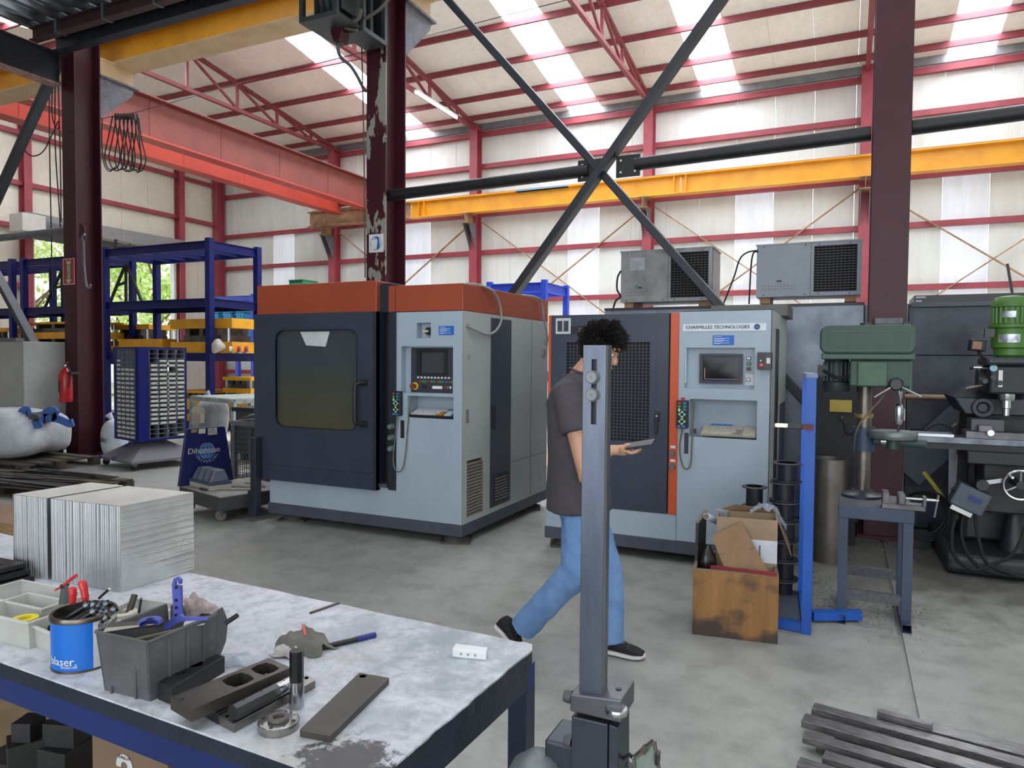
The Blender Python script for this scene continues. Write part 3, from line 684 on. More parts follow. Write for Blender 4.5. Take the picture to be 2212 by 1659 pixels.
build(MB().tube(curve([(-3.46, Y1-.03, 1.06), (-3.475, Y1-.03, .9), (-3.50, Y1-.03, .68), (-3.46, Y1-.035, .585), (-3.40, Y1-.03, .62), (-3.375, Y1-.02, .8), (-3.365, Y1-.01, .98), (-3.345, Y1-.01, 1.14), (-3.33, Y1+.02, 1.235)], 6), .0055, 7), 'pendant_cable', OLIVE, t1)
# grey cables hanging from the canopy over the side
pt = lambda x, y: P(x, y, X=X1+.03)
build(MB().tube(curve([V(X1, pt(1013, 702).y, pt(1013, 702).z), pt(1030, 714), pt(1052, 722), pt(1070, 715), pt(1082, 695), pt(1082, 670), pt(1075, 645), pt(1060, 625), V(X1-.02, pt(1040, 617).y, 2.185), V(X1-.1, pt(1035, 617).y, 2.19)], 6), .011, 8), 'cable', CABLE, t1)
build(MB().tube(curve([V(X1-.06, pt(1145, 640).y, 2.185), pt(1158, 642), pt(1170, 656), pt(1175, 690), pt(1182, 725), V(X1, pt(1187, 746).y, pt(1187, 746).z)], 6), .01, 8), 'cable', CABLE, t1)

# ------------------------------------------------------------------ machine 2: mesh door machine with the screen cabinet
Y2 = 5.42; X2 = -.488
t2 = thing('spark_erosion_machine', 'grey machine with meshed navy door, orange strip and a CHARMILLES TECHNOLOGIES plate', 'machine', (-1.35, 6.2, 0))
build(MB().box(-2.236, -.52, Y2, 6.8, .075, .172), 'plinth', PLINTH, t2, bevel=.006)
for x, y in ((-2.1, 5.56), (-.7, 5.56), (-2.1, 6.6), (-.7, 6.6)): foot(t2, x, y)
build(MB().box(-2.225, -1.15, Y2+.004, 6.8, .172, .372), 'lower_panel', MGREY, t2, bevel=.003)
build(MB().box(-2.21, -1.21, Y2+.05, 6.8, .372, 1.912), 'tank_housing', NAVYD, t2)
build(MB().box(-2.215, -2.192, Y2-.002, Y2+.06, .372, 1.912), 'orange_strip', ORANGE2, t2, label='narrow orange strip')
d = build(MB().holed(-2.19, -1.225, .372, 1.912, [(-2.053, -1.37, .918, 1.692, .03, False)], (0, Y2, 0), XA, ZA, -YA), 'mesh_door', NAVY, t2)
build(MB().ring([(-2.1, .88), (-1.32, .88), (-1.32, 1.735), (-2.1, 1.735)], [(-2.053, .918), (-1.37, .918), (-1.37, 1.692), (-2.053, 1.692)], (0, Y2-.005, 0), XA, ZA, YA*.005), 'mesh_border', NAVY, d)
build(MB().box(-2.053, -1.37, Y2+.028, Y2+.03, .918, 1.692), 'mesh_backing', M('mesh void', (24, 26, 32), .7), d)
q = MB(); nx_, nz_ = 24, 30
for i in range(1, nx_): q.bar((-2.053+.683*i/nx_, Y2+.004, .918), (-2.053+.683*i/nx_, Y2+.004, 1.692), .003, .003)
for i in range(1, nz_): q.bar((-2.053, Y2+.002, .918+.774*i/nz_), (-1.37, Y2+.002, .918+.774*i/nz_), .003, .003)
build(q, 'wire_mesh', M('mesh wire', (92, 96, 106), .45, .3), d, kind='stuff')
for x in (-2.08, -1.345):
    for z in (.9, 1.17, 1.44, 1.71): build(MB().sphere((x, Y2-.006, z), .006, 8, 5), 'rivet', GALV, d)
for (x, z) in ((-1.47, .62), (-1.43, .56), (-1.5, .33+.1), (-1.62, .68)): build(MB().sphere((x, Y2-.002, z), .005, 6, 4), 'screw', GALV, d)
la = build(MB().box(-1.325, -1.285, Y2-.02, Y2, 1.09, 1.155), 'latch', BLK, d, bevel=.004); build(MB().box(-1.318, -1.298, Y2-.035, Y2-.02, .99, 1.12), 'lever', BLK, la, bevel=.004); build(MB().cyl((-1.307, Y2-.02, 1.125), (-1.307, Y2-.024, 1.125), .008), 'lock_barrel', CHROME, la)
build(MB().box(-1.307, -1.305, Y2-.001, Y2+.001, .38, .99), 'door_seam', NAVYD, d)
build(MB().box(-1.225, -1.213, Y2+.01, Y2+.06, .372, 1.912), 'door_gap', M('deep gap', (12, 13, 16), .7), t2)
em = build(MB().box(-2.151, -2.021, Y2-.006, Y2, 1.76, 1.888), 'emblem', M('silver emblem', (196, 200, 206), .4), d, label='white emblem with two dark bars')
for xa, xb in ((-2.134, -2.094), (-2.08, -2.04)): build(MB().box(xa, xb, Y2-.008, Y2-.006, 1.78, 1.866), 'emblem_bar', PNL, em)
build(MB().box(-2.0885, -2.0855, Y2-.008, Y2-.006, 1.762, 1.886), 'emblem_line', M('pink line', (196, 130, 140), .5), em)
np_ = build(MB().box(-2.021, -1.66, Y2-.004, Y2, 1.76, 1.822), 'name_plate', BLK, d)
build(MB().text('ROBOFORM', (-1.835, Y2-.0055, 1.793), XA, ZA, .042), 'lettering', WHTB, np_)
orn = build(MB().box(-1.213, -1.148, Y2-.004, Y2+.1, .372, 1.912), 'orange_strip', ORANGE2, t2, bevel=.003, label='broad orange strip with two grey knobs')
for z in (.846, .742):
    build(MB().lathe([(.001, .03), (.02, .03), (.022, .02), (.022, 0)], (-1.183, Y2-.004, z), -YA, 14), 'knob', DULLGREY, orn); build(MB().box(-1.2, -1.162, Y2-.006, Y2-.004, z+.036, z+.056), 'tag', WHTB, orn)
# cabinet
fr = build(MB().holed(-1.147, X2, .176, 1.925, [(-1.102, -.6, 1.345, 1.648, .06), (-1.062, -.577, .978, 1.264, .17), (-1.098, -1.065, .845, 1.005, .01)], (0, Y2, 0), XA, ZA, -YA), 'cabinet_front', MGREY, t2)
build(MB().box(-1.098, -1.065, Y2+.007, Y2+.009, .845, 1.005), 'slot', PNL, fr)
build(MB().box(-1.147, X2-.004, Y2+.18, 6.83, .176, 1.925), 'cabinet_core', MGREY2, t2); build(MB().box(X2-.004, X2, Y2, 6.83, .176, 1.925), 'side_panel', MGREY2, t2)
build(MB().box(-1.147, X2-.004, Y2, 6.83, 1.92, 1.926), 'roof_sheet', MGREY2, t2)
build(MB().box(X2, X2+.008, 5.75, 5.98, .2, 1.8), 'side_door', NAVYD, t2); build(MB().box(X2, X2+.008, 6.2, 6.7, .2, 1.2), 'side_door', PLINTH, t2)
build(MB().box(-1.05, -.44, 6.2, 6.84, 1.925, 2.02), 'top_box', M('grey brown housing', (92, 90, 88), .5), t2)
sp_ = build(MB().hexa([P(x, y, Y=Y2-.004) for x, y in ((1475.5, 714), (1655, 712), (1655, 712), (1475.5, 714))]+[P(x, y, Y=Y2-.004) for x, y in ((1475.5, 701), (1655, 698), (1655, 698), (1475.5, 701))]) if False else MB().box(-1.12, -.525, Y2-.005, Y2, 1.772, 1.826), 'maker_plate', M('white sign', (216, 222, 232), .4), t2, label='white plate lettered CHARMILLES TECHNOLOGIES')
build(MB().text('CHARMILLES TECHNOLOGIES', (-.868, Y2-.0065, 1.8), XA, ZA, .0345), 'lettering', M('dark blue print', (38, 48, 66), .5), sp_)
lg = build(MB().cyl((-.588, Y2-.0045, 1.8), (-.588, Y2-.0065, 1.8), .021, n=24), 'logo', M('logo blue', (48, 66, 132), .5), sp_)
build(MB().text('ct', (-.588, Y2-.008, 1.8), XA, ZA, .034), 'lettering', WHTB, lg)
label_plate(t2, -.899, -.747, Y2, 1.668, 1.74, LINES)
build(MB().box(-1.1, -1.092, Y2, Y2+.058, 1.385, 1.645), 'curled_label', M('mint label', (196, 222, 222), .6, col2=(160, 190, 196), scale=40), t2)
yy = Y2+.03
sc = build(MB().holed(-.998, -.685, 1.382, 1.604, [(-.972, -.708, 1.405, 1.585, .02)], (0, yy-.006, 0), XA, ZA, -YA), 'monitor', PNL, t2)
build(MB().grid(lambda a, b_: V(-.972+a*.264, yy-.004-.006*(1-(2*a-1)**2)*(1-(2*b_-1)**2)+.012, 1.405+b_*.18), 8, 8), 'screen', GLASSY, sc)
build(MB().box(-.96, -.953, yy-.012, yy-.008, 1.42, 1.5), 'frame_edge', M('copper strip', (190, 140, 110), .4), sc); build(MB().box(-.96, -.715, yy-.012, yy-.008, 1.412, 1.418), 'frame_edge', M('mauve strip', (130, 120, 136), .4), sc)
for z, mt in ((1.572, WHTB), (1.532, GRNB), (1.494, M('dim red', (120, 60, 66), .5)), (1.416, WHTB)):
    bq = build(MB().box(-.66, -.63, yy-.002, yy+.006, z-.012, z+.012), 'push_button', BLK, t2); build(MB().box(-.656, -.634, yy-.006, yy-.002, z-.008, z+.008), 'key', mt, bq)
build(MB().box(-.667, -.598, yy+.0035, yy+.005, 1.373, 1.457), 'sticker', M('pale sticker', (198, 204, 204), .5), t2)
keyboard(t2, -.98, -.585, Y2+.01, Y2+.15, .99, 1.045, [M('cream key', (206, 200, 184), .5), M('grey key', (150, 146, 136), .5)], M('beige keyboard', (180, 174, 156), .5), lab='beige keyboard in the lower recess')
build(MB().box(-.93, -.77, Y2+.165, Y2+.169, 1.05, 1.07), 'blue_strip', BLUB, t2)
build(MB().cyl((-1.03, Y2+.04, 1.0), (-1.03, Y2+.04, 1.035), .014), 'plug_knob', M('brown knob', (86, 60, 52), .5), t2)
pendant(t2, -1.15, Y2-.004, 1.252, True)
build(MB().tube(curve([(-1.105, Y2-.03, 1.04), (-1.125, Y2-.03, .9), (-1.105, Y2-.03, .77), (-1.07, Y2-.03, .735), (-1.04, Y2-.03, .78), (-1.035, Y2-.02, .95), (-1.03, Y2-.005, 1.1), (-1.03, Y2+.03, 1.23)], 6), .0055, 7), 'pendant_cable', OLIVE, t2)
bx_ = build(MB().box(-.575, -.478, Y2-.07, Y2, 1.492, 1.615), 'display_box', M('display box grey', (62, 64, 68), .45), t2, bevel=.004, label='dark display box with red digits')
build(MB().box(-.565, -.528, Y2-.074, Y2-.07, 1.5, 1.605), 'display_face', BLK, bx_); build(MB().text('88', (-.546, Y2-.0755, 1.524), XA, ZA, .02), 'digits', M('red led', (255, 40, 50), .5, emit=3.), bx_)
build(MB().cyl((-.55, Y2-.074, 1.555), (-.55, Y2-.082, 1.555), .006), 'lamp', WHTB, bx_); build(MB().box(-.512, -.488, Y2-.073, Y2-.07, 1.535, 1.575), 'sticker', WHTB, bx_)

# ------------------------------------------------------------------ the two chillers on top
CH = M('chiller grey enamel', (132, 138, 148), .4, col2=(122, 128, 138), scale=3); CHD = M('chiller grey enamel worn', (142, 144, 146), .4, .3, col2=(112, 112, 110), scale=6)
def chiller(lab, x0, x1, y0, y1, z0, z1, face, stain):
    t = thing('chiller_unit', lab, 'chiller', ((x0+x1)/2, (y0+y1)/2, z0), group='chiller units')
    gx0 = x0+(x1-x0)*.53; ga, gb, gc, gd = gx0+.03, x1-.04, z0+.04, z1-.04
    build(MB().holed(x0, x1, z0, z1, [(ga, gb, gc, gd, .05)], (0, y0, 0), XA, ZA, -YA), 'front_panel', face, t)
    build(MB().box(x0, x1, y0+.055, y1, z0, z1), 'casing', CHD, t); build(MB().box(x0-.01, x1+.01, y0-.006, y1+.01, z1-.004, z1+.008), 'lid', CHD, t)
    build(MB().box(ga, gb, y0+.045, y0+.049, gc, gd), 'condenser', M('condenser black', (14, 14, 15), .8), t)
    q = MB(); nv, nh = 11, 17
    for i in range(nv+1): q.box(ga+(gb-ga)*i/nv-.002, ga+(gb-ga)*i/nv+.002, y0-.002, y0+.004, gc, gd)
    for i in range(nh+1): q.box(ga, gb, y0+.0, y0+.006, gc+(gd-gc)*i/nh-.0035, gc+(gd-gc)*i/nh+.0035)
    build(q, 'grille', M('grille brown grey', (56, 52, 50), .5), t)
    build(MB().box(gx0-.002, gx0+.002, y0-.001, y0+.001, z0, z1), 'seam', PNL, t)
    for i in range(11):
        for z in (z0+.075, z0+.105): build(MB().cyl((x0+.06+i*.029, y0, z), (x0+.06+i*.029, y0-.003, z), .007, n=8), 'vent_cap', M('vent cap grey', (100, 104, 110), .5), t)
    for x in (x0+.07, gx0-.05, gx0+.07, x1-.1):
        for z in (z0+.018, z1-.022): build(MB().cyl((x, y0, z), (x, y0-.004, z), .007, n=8), 'screw', BLK, t)
    build(MB().box(x0+.19, x0+.235, y0-.003, y0, z0+.145, z0+.162), 'badge', BLK, t)
    if stain:
        l = build(MB().box(x0+.1, x0+.26, y0-.002, y0, z1-.2, z1-.07), 'data_label', M('data label', (176, 178, 182), .5), t); q = MB()
        for i, w_ in enumerate((.3, .9, .8, .9, .6, .7)): q.box(x0+.107, x0+.107+.14*w_, y0-.003, y0-.002, z1-.095-i*.018, z1-.091-i*.018)
        build(q, 'print', M('label print', (96, 96, 110), .5), l)
        build(MB().box(x0+.163, x0+.185, y0-.001, y0, z0+.15, z0+.19), 'paint_chip', M('green smear', (70, 120, 96), .5), t)
    for x in (x0+.03, x1-.14): build(MB().box(x, x+.1, y0+.05, y1-.05, z0-.06, z0), 'skid', RUSTBEIGE, t)
    return t
chiller('grey chiller unit with a data label, behind a dark brace', -2.227, -1.262, 7.5, 8.0, 2.175, 2.718, CHD, True)
chiller('clean blue-grey chiller unit next to the dark red drill press column', -.83, .114, 7.5, 7.93, 2.19, 2.705, CH, False)
build(MB().box(-2.0, -1.24, 6.5, 6.8, 1.926, 1.98), 'top_tray', M('pale sheet tray', (176, 180, 184), .5, .3, col2=(140, 140, 138), scale=8), t2)
t = thing('hanging_cable', 'black cables drooping between the chillers', 'cable', (-.9, 7.48, 2.1))
for p in (((1637, 541), (1615, 545), (1598, 560), (1585, 600), (1562, 658)), ((1637, 543), (1627, 548), (1622, 580), (1618, 657))):
    build(MB().tube(curve([P(x, y, Y=7.48) for x, y in p], 6), .008, 7), 'cable', RUBBER, t)
build(MB().tube(curve([P(x, y, Y=7.48) for x, y in ((1341, 585), (1334, 600), (1333, 625), (1340, 640), (1330, 650), (1323, 672))], 6), .01, 7), 'cable', RUBBER, t)
# ------------------------------------------------------------------ outside the gate
GRASS = M('sunlit yard', (178, 176, 160), .9, col2=(150, 158, 120), scale=.8)
g = build(MB().box(-75, XL-.3, -15, 45, -.25, -.04), 'ground', GRASS); g['kind'] = 'structure'
LEAF = M('sunlit leaves', (206, 226, 140), .6, col2=(150, 184, 96), scale=1.5); LEAF2 = M('olive leaves', (222, 228, 176), .6, col2=(176, 190, 124), scale=1.5)
BARK = M('bark', (110, 92, 74), .9, col2=(80, 66, 54), scale=9)
def tree(x, y, h, r, mt, lab, n=2600):
    t = thing('tree', lab, 'tree', (x, y, -.04), group='trees beyond the gate')
    tr = MB(); tr.tube([V(x, y, -.04), V(x+.1, y, h*.35), V(x, y+.1, h*.6), V(x+.1, y, h*.85)], [.2, .16, .1, .04], 7)
    for k in range(5):
        a = k*1.3; tr.tube([V(x, y, h*(.25+.1*k)), V(x+math.cos(a)*r*.4, y+math.sin(a)*r*.4, h*(.4+.1*k)), V(x+math.cos(a)*r*.7, y+math.sin(a)*r*.7, h*(.48+.1*k))], [.08, .05, .02], 5)
    build(tr, 'trunk', BARK, t)
    q = MB(); cl = [(V(x, y, h*.55)+V(R.uniform(-1, 1)*r*.7, R.uniform(-1, 1)*r*.7, R.uniform(-.4, .42)*h), r*R.uniform(.3, .55)) for _ in range(16)]
    for _ in range(n):
        c, rr = R.choice(cl); d = V(R.gauss(0, 1), R.gauss(0, 1), R.gauss(0, 1)).normalized()*rr*R.uniform(.6, 1.05); p = c+d
        a = V(R.uniform(-1, 1), R.uniform(-1, 1), R.uniform(-1, 1)).normalized(); b_ = a.orthogonal().normalized(); s_ = R.uniform(.09, .2)
        q.add([p-a*s_, p+b_*s_*.5, p+a*s_, p-b_*s_*.5], [(0, 1, 2, 3)])
    build(q, 'foliage', mt, t, kind='stuff')
for i, (x, y, h, r, mt, lab) in enumerate(((-33, 15.2, 9.5, 3.4, LEAF, 'bright green leafy tree seen through the gate beside the column'), (-36, 21.0, 10, 3.6, LEAF2, 'olive green tree seen through the blue rack'),
        (-32, 25.2, 8.5, 3.0, LEAF, 'bright green tree at the far post of the gate'), (-38, 27.5, 11, 4.0, LEAF2, 'tall olive tree furthest along the gate'), (-42, 18, 11, 4.2, LEAF2, 'pale olive tree standing behind the bright green one'), (-40, 23.5, 10.5, 3.8, LEAF, 'green tree rising between the two olive ones'))):
    tree(x, y, h, r, mt, lab)
t = thing('van', 'white delivery van parked outside the gate', 'van', (-27.5, 18, -.04))
VANW = M('van white', (240, 242, 244), .3)
build(MB().prism([(-2.6, .45), (2.5, .45), (2.55, 1.0), (1.9, 1.2), (1.3, 2.05), (-2.55, 2.1), (-2.62, 1.2)], (-28.4, 18.2, 0), YA, ZA, XA*1.9), 'body', VANW, t, bevel=.06)
build(MB().prism([(1.05, 1.25), (1.7, 1.25), (1.25, 1.9), (1.05, 1.9)], (-26.49, 18.2, 0), YA, ZA, XA*.01), 'window', GLASSY, t)
for yy in (16.5, 19.9): build(MB().lathe([(.001, -.1), (.34, -.1), (.34, .1), (.001, .1)], (-26.7, yy, .3), XA, 18), 'wheel', RUBBER, t)

# ------------------------------------------------------------------ blue pallet racks and what lies on them
RBLUE = M('rack blue', (9, 20, 92), .5, spec=.3, col2=(8, 18, 80), scale=2); RBLUE2 = M('far rack blue', (44, 72, 190), .45)
RSHELF = M('rack shelf steel', (70, 74, 88), .5, .3)
def rack(lab, x0, x1, y0, y1, tops, mat=RBLUE, post=.13, beam=.17, shelves=True):
    """posts, beams at heights tops, shelf slats"""
    t = thing('pallet_rack', lab, 'rack', ((x0+x1)/2, (y0+y1)/2, 0)); zt = tops[-1]+.05
    for x in (x0, x1):
        for y in (y0, y1): build(MB().box(x-post/2, x+post/2, y-post/2, y+post/2, 0, zt), 'post', mat, t, bevel=.006)
    for z in tops:
        for y in (y0, y1): build(MB().ibeam((x0+post/2, y, z-beam/2), (x1-post/2, y, z-beam/2), beam, .08, .012, .01), 'beam', mat, t)
        for x in (x0, x1): build(MB().ibeam((x, y0+post/2, z-beam/2), (x, y1-post/2, z-beam/2), beam, .08, .012, .01), 'end_beam', mat, t)
        if shelves and z < tops[-1]: build(MB().box(x0+post/2, x1-post/2, y0+.05, y1-.05, z-.03, z-.005), 'shelf', RSHELF, t)
        elif shelves:
            for k in range(5): xx = x0+(x1-x0)*(k+1)/6; build(MB().ibeam((xx, y0+.05, z-beam/2), (xx, y1-.05, z-beam/2), beam*.7, .06), 'cross_beam', mat, t)
    return t
# main rack: the post at px 445 is its near corner
A0 = P(455, 935, Z=0); rx1, ry0 = A0.x, A0.y                     # near right corner
ry1 = ry0+1.3
rx0 = P(230, 800, Y=ry0).x
zt = P(445, 520, Y=ry0).z; zs = [P(445, y, Y=ry0).z for y in (907, 773, 655, 520)]
rack('tall blue pallet rack behind the rotating bin cabinet, loaded with yellow press tools', rx0, rx1, ry0, ry1, [zs[0]-.05, zs[1]+.1, zs[2]+.1, zs[3]])
lx1 = P(100, 800, Y=ry0+.3).x-.15; lx0 = lx1-4.2
S_ = [zs[0]-.05, zs[1]+.1, zs[2]+.1]
zl = [S_[0], S_[1], S_[2]+0.0, P(165, 552, Y=ry0+.3).z]
rack('blue pallet rack beyond the extinguisher column, nearer the gate', P(55, 800, Y=ry0+.3).x, P(205, 800, Y=ry0+.3).x-.02, ry0+.3, ry1, [S_[0], S_[1]-.1, S_[2]-.02, zl[3]])
rack('blue pallet rack at the edge of the picture behind the grey cabinet', P(-160, 800, Y=ry0+.3).x, P(30, 800, Y=ry0+.3).x, ry0+.3, ry1, [S_[0], S_[1]-.1, S_[2]-.02, zl[3]])
rack('distant bright blue rack full of plastic crates by the back wall', P(455, 700, Y=17.6).x, P(548, 700, Y=17.6).x, 17.6, 18.8, [P(500, 740, Y=17.6).z, P(500, 640, Y=17.6).z], RBLUE2, .14, .16, False)
rack('low blue rack behind the orange canopy by the back wall', P(1058, 640, Y=13).x, P(1176, 640, Y=13).x, 13, 14.2, [1.3, P(1120, 612, Y=13).z], RBLUE2, .11, .18, False)
CRB = M('crate cyan', (54, 160, 206), .45, col2=(40, 140, 190), scale=3)
def crate(t_or, x, y, z, w, d_, h, mt, lab, grp):
    t = thing('plastic_crate', lab, 'crate', (x, y, z), group=grp)
    build(MB().box(x-w/2, x+w/2, y-d_/2, y+d_/2, z, z+h), 'shell', mt, t, bevel=.01)
    for s in (-1, 0, 1): build(MB().box(x+s*w*.3-.02, x+s*w*.3+.02, y-d_/2-.02, y-d_/2, z, z+h), 'rib', mt, t)
    build(MB().box(x-w/2-.02, x+w/2+.02, y-d_/2-.03, y+d_/2+.02, z+h-.04, z+h), 'rim', mt, t)
bz0 = P(500, 740, Y=17.6).z
for i in range(3):
    for k in range(4):
        x = P(468+i*28, 700, Y=17.75).x; crate(0, x, 17.9, bz0+k*.33, .36, .5, .31, CRB, f"cyan plastic crate on the distant blue rack, {('bottom', 'second', 'third', 'top')[k]} of the {('stack nearest the gable', 'middle stack', 'stack nearest the machines')[i]}", 'cyan crates')
tg = P(640, 612, Y=15); MGRN = M('crate green', (40, 140, 96), .5)
t = thing('plastic_crate', 'green perforated plastic crate showing above the orange canopy', 'crate', tg)
build(MB().box(tg.x-.25, tg.x+.22, 15, 15.6, tg.z-.12, tg.z+.09), 'shell', MGRN, t)
for k in range(4): build(MB().box(tg.x-.22+k*.11, tg.x-.15+k*.11, 14.985, 15, tg.z+.03, tg.z+.07), 'slot', NAVYD, t)
build(MB().box(tg.x-.27, tg.x+.24, 14.98, 15.62, tg.z+.08, tg.z+.1), 'rim', MGRN, t)
o = build(MB().box(tg.x-.6, tg.x+.6, 14.9, 15.8, 0, tg.z-.12), 'storage_cabinet', PLINTH, loc=(tg.x, 15.3, 0)); tag(o, 'storage cabinet hidden behind the machines under the green crate', 'cabinet')

TYEL = M('press tool yellow', (222, 160, 26), .45, col2=(196, 136, 26), scale=3); TOOLST = M('tool steel', (104, 100, 94), .35, .7, col2=(64, 62, 60), scale=8)
def die_set(lab, x0, x1, y0, y1, z, plates, pillars=4, group='press tools on the racks', holes=False):
    """stack of plates: (thickness, gap above, inset); pillars fill the gaps"""
    t = thing('die_set', lab, 'press tool', ((x0+x1)/2, (y0+y1)/2, z), group=group)
    for th, gap, ins, mt in plates:
        build(MB().box(x0+ins, x1-ins, y0+ins*.5, y1-ins*.5, z, z+th), 'plate', mt, t, bevel=.004)
        z += th
        if gap:
            for a in (.1, .9):
                for b_ in (.08, .92): xx, yy = x0+(x1-x0)*a, y0+(y1-y0)*b_; build(MB().cyl((xx, yy, z), (xx, yy, z+gap), .035, n=10), 'guide_pillar', CHROME, t)
            build(MB().box(x0+(x1-x0)*.2, x1-(x1-x0)*.2, y0+.05, y1-.05, z, z+gap*.5), 'die_block', TOOLST, t)
            for a in (.28, .5, .72): xx = x0+(x1-x0)*a; build(MB().box(xx-.06, xx+.06, y0+.03, y1-.03, z+gap*.5, z+gap), 'punch_block', TOOLST, t)
            z += gap
def fit(px0, px1, y): return P(px0, 760, Y=y).x, P(px1, 760, Y=y).x
sh = [zs[0]-.05, zs[1]+.1]
g0 = ry0+.12
x0, x1 = fit(366, 502, g0)
die_set('big yellow press tool with tall bright pillars at the end of the rack shelf', x0, x1, g0, g0+.9, sh[1], [(.1, 0, 0, TYEL), (.13, .28, .02, TYEL), (.2, 0, .02, TYEL)])
x0, x1 = fit(252, 352, g0)
die_set('pair of thick yellow plates lying above the rotating bin cabinet', x0, x1, g0, g0+.8, sh[1], [(.14, 0, 0, TYEL), (.16, 0, .04, TYEL)])
x0, x1 = fit(238, 322, g0+1.2)
die_set('ochre press tool standing behind the pair of thick yellow plates', x0, x1, g0+1.2, g0+2.0, sh[1], [(.3, .28, 0, TYEL), (.12, 0, .02, TYEL)])
x0, x1 = fit(384, 452, g0)
die_set('low yellow press tool on the bottom shelf beside the blue post', x0, x1-.1, g0, g0+.8, sh[0], [(.14, .1, 0, TYEL), (.14, .0, 0, TYEL), (.08, .12, .03, TYEL), (.06, 0, .03, TYEL)])
x0, x1 = fit(478, 542, g0+.2)
die_set('stepped yellow press tool at the open end of the bottom shelf', x0, x1, g0+.2, g0+1.1, sh[0], [(.1, .18, 0, TYEL), (.12, .2, 0, TYEL), (.1, .16, .02, TYEL), (.07, 0, .02, TYEL)])
g1 = ry0+.42
x0, x1 = fit(38, 196, g1)
die_set('wide slotted yellow press tool left of the extinguisher column', x0, x1-.05, g1, g1+.9, S_[1]-.1+.2, [(.07, .16, .02, TYEL), (.16, .2, .0, TYEL), (.05, 0, 0, TYEL)])
build(MB().box(x0+.1, x1-.2, g1+.05, g1+.8, S_[1]-.1, S_[1]-.1+.2), 'pallet_block', RUSTBEIGE, None, loc=(x0+.5, g1+.4, S_[1]-.1))
tag(bpy.context.scene.objects['pallet_block'], 'wooden pallet block under the wide slotted yellow press tool', 'pallet'); bpy.context.scene.objects['pallet_block'].name = 'wooden_pallet'
x0, x1 = fit(62, 142, g1)
die_set('yellow press tool with a bright pillar behind the fire extinguisher', x0, x1, g1, g1+.8, sh[0], [(.14, .5, 0, TYEL), (.16, 0, 0, TYEL)])
x0, x1 = fit(-40, 20, g1)
die_set('yellow press tool cut by the edge of the picture', x0, x1, g1, g1+.8, S_[1]-.1+.2, [(.12, .3, 0, TYEL), (.1, 0, 0, TYEL)])
# white rag bundle and red castors on the end of the middle shelf
def lump(c, r, seed, k=.22, n=16, m_=10):
    rr = random.Random(seed); ws = [(V(rr.uniform(-1, 1), rr.uniform(-1, 1), rr.uniform(-1, 1))*rr.uniform(2, 6), rr.uniform(0, 6)) for _ in range(7)]
    return MB().sphere(c, r, n, m_, lambda d: 1+k*sum(math.sin(w_.dot(d)+p_) for w_, p_ in ws)/3)
c = P(468, 750, Y=ry0+.05); o = build(lump(c+ZA*.02, (.16, .13, .14), 3), 'rag_bundle', M('dirty white cloth', (196, 190, 180), .9), loc=(c.x, c.y, c.z-.12)); tag(o, 'bundled white rag on the middle rack shelf', 'rag')
for i, px in enumerate((500, 516, 532)):
    c = P(px, 752, Y=ry0+.16); c.z = sh[1]+.078; t = thing('castor', ('castor next to the white rag', 'middle castor on the rack shelf', 'castor nearest the end of the rack shelf')[i]+', red and white', 'castor', c-ZA*.06, group='castors on the shelf')
    build(MB().lathe([(.001, -.03), (.07, -.03), (.07, .03), (.001, .03)], c, (.8, .6, 0), 14), 'wheel', (WHITE, M('castor red', (170, 40, 44), .5), M('castor red', (170, 40, 44), .5))[i], t); build(MB().box(c.x-.05, c.x+.05, c.y-.05, c.y+.05, c.z-.08, c.z-.05), 'fork', CHROME, t)
# black lifting frame standing on the rack (two splayed trestles)
for i, (xa, xb, xc, lab) in enumerate(((97, 135, 172, 'black trestle frame on the rack, half hidden by the extinguisher column'), (236, 270, 314, 'black trestle frame standing on the blue rack under its top beam'))):
    t = thing('trestle_frame', lab, 'frame', P(xb, 645, Y=ry0+.7)); yy = ry0+.7
    pb = lambda x, y: P(x, y, Y=yy)
    t.location.z += (zs[2]+.1 if i else S_[2]-.02)-P(xa, 643, Y=yy).z
    for a, b_ in (((xa, 640), (xb, 556)), ((xc-5, 640), (xb+4, 556)), ((xa-2, 640), (xc, 642)), ((xb+2, 556), (xb+2, 636)), ((xa+16, 600), (xb+2, 592))):
        build(MB().bar(pb(*a), pb(*b_), .05, .05), 'bar', BLACK, t)
t = thing('hand_winch', 'black winch with an upright lever on top of the rack', 'winch', P(262, 528, Y=ry0+.6)); c = P(268, 526, Y=ry0+.6); c.z = zs[3]+.13
build(MB().cyl(c-XA*.18, c+XA*.2, .09, n=14), 'drum', BLACKSTEEL, t); build(MB().box(c.x-.4, c.x+.3, c.y-.15, c.y+.15, c.z-.13, c.z-.09), 'base', BLACK, t); build(MB().bar(c+V(-.3, 0, -.1), c+V(-.28, 0, .22), .05, .05), 'lever', BLACK, t)

# ------------------------------------------------------------------ grey cabinet, white flood lamp, extinguisher and sign on the column
GCAB = M('cabinet putty grey', (164, 164, 160), .5, col2=(150, 150, 146), scale=2)
t = thing('metal_cabinet', 'putty grey steel cabinet with a louvred top edge behind the big white bag', 'cabinet', (-12.6, 7.0, 0))
build(MB().box(P(-40, 735, Y=6.4).x, P(50, 735, Y=6.4).x, 6.4, 7.05, .1, 1.76), 'body', GCAB, t, bevel=.01)
build(MB().box(P(-40, 735, Y=6.4).x, P(37, 735, Y=6.4).x, 6.38, 6.5, 1.76, 1.81), 'louvre_top', DULLGREY, t); build(MB().box(P(-40, 735, Y=6.4).x+.05, P(46, 735, Y=6.4).x, 6.45, 7.0, 0, .1), 'plinth', BLK, t)
t = thing('flood_lamp', 'white box lamp on the gable column above the gate', 'lamp', P(62, 485, Y=12.6))
pb = lambda x, y: P(x, y, X=-20.9)
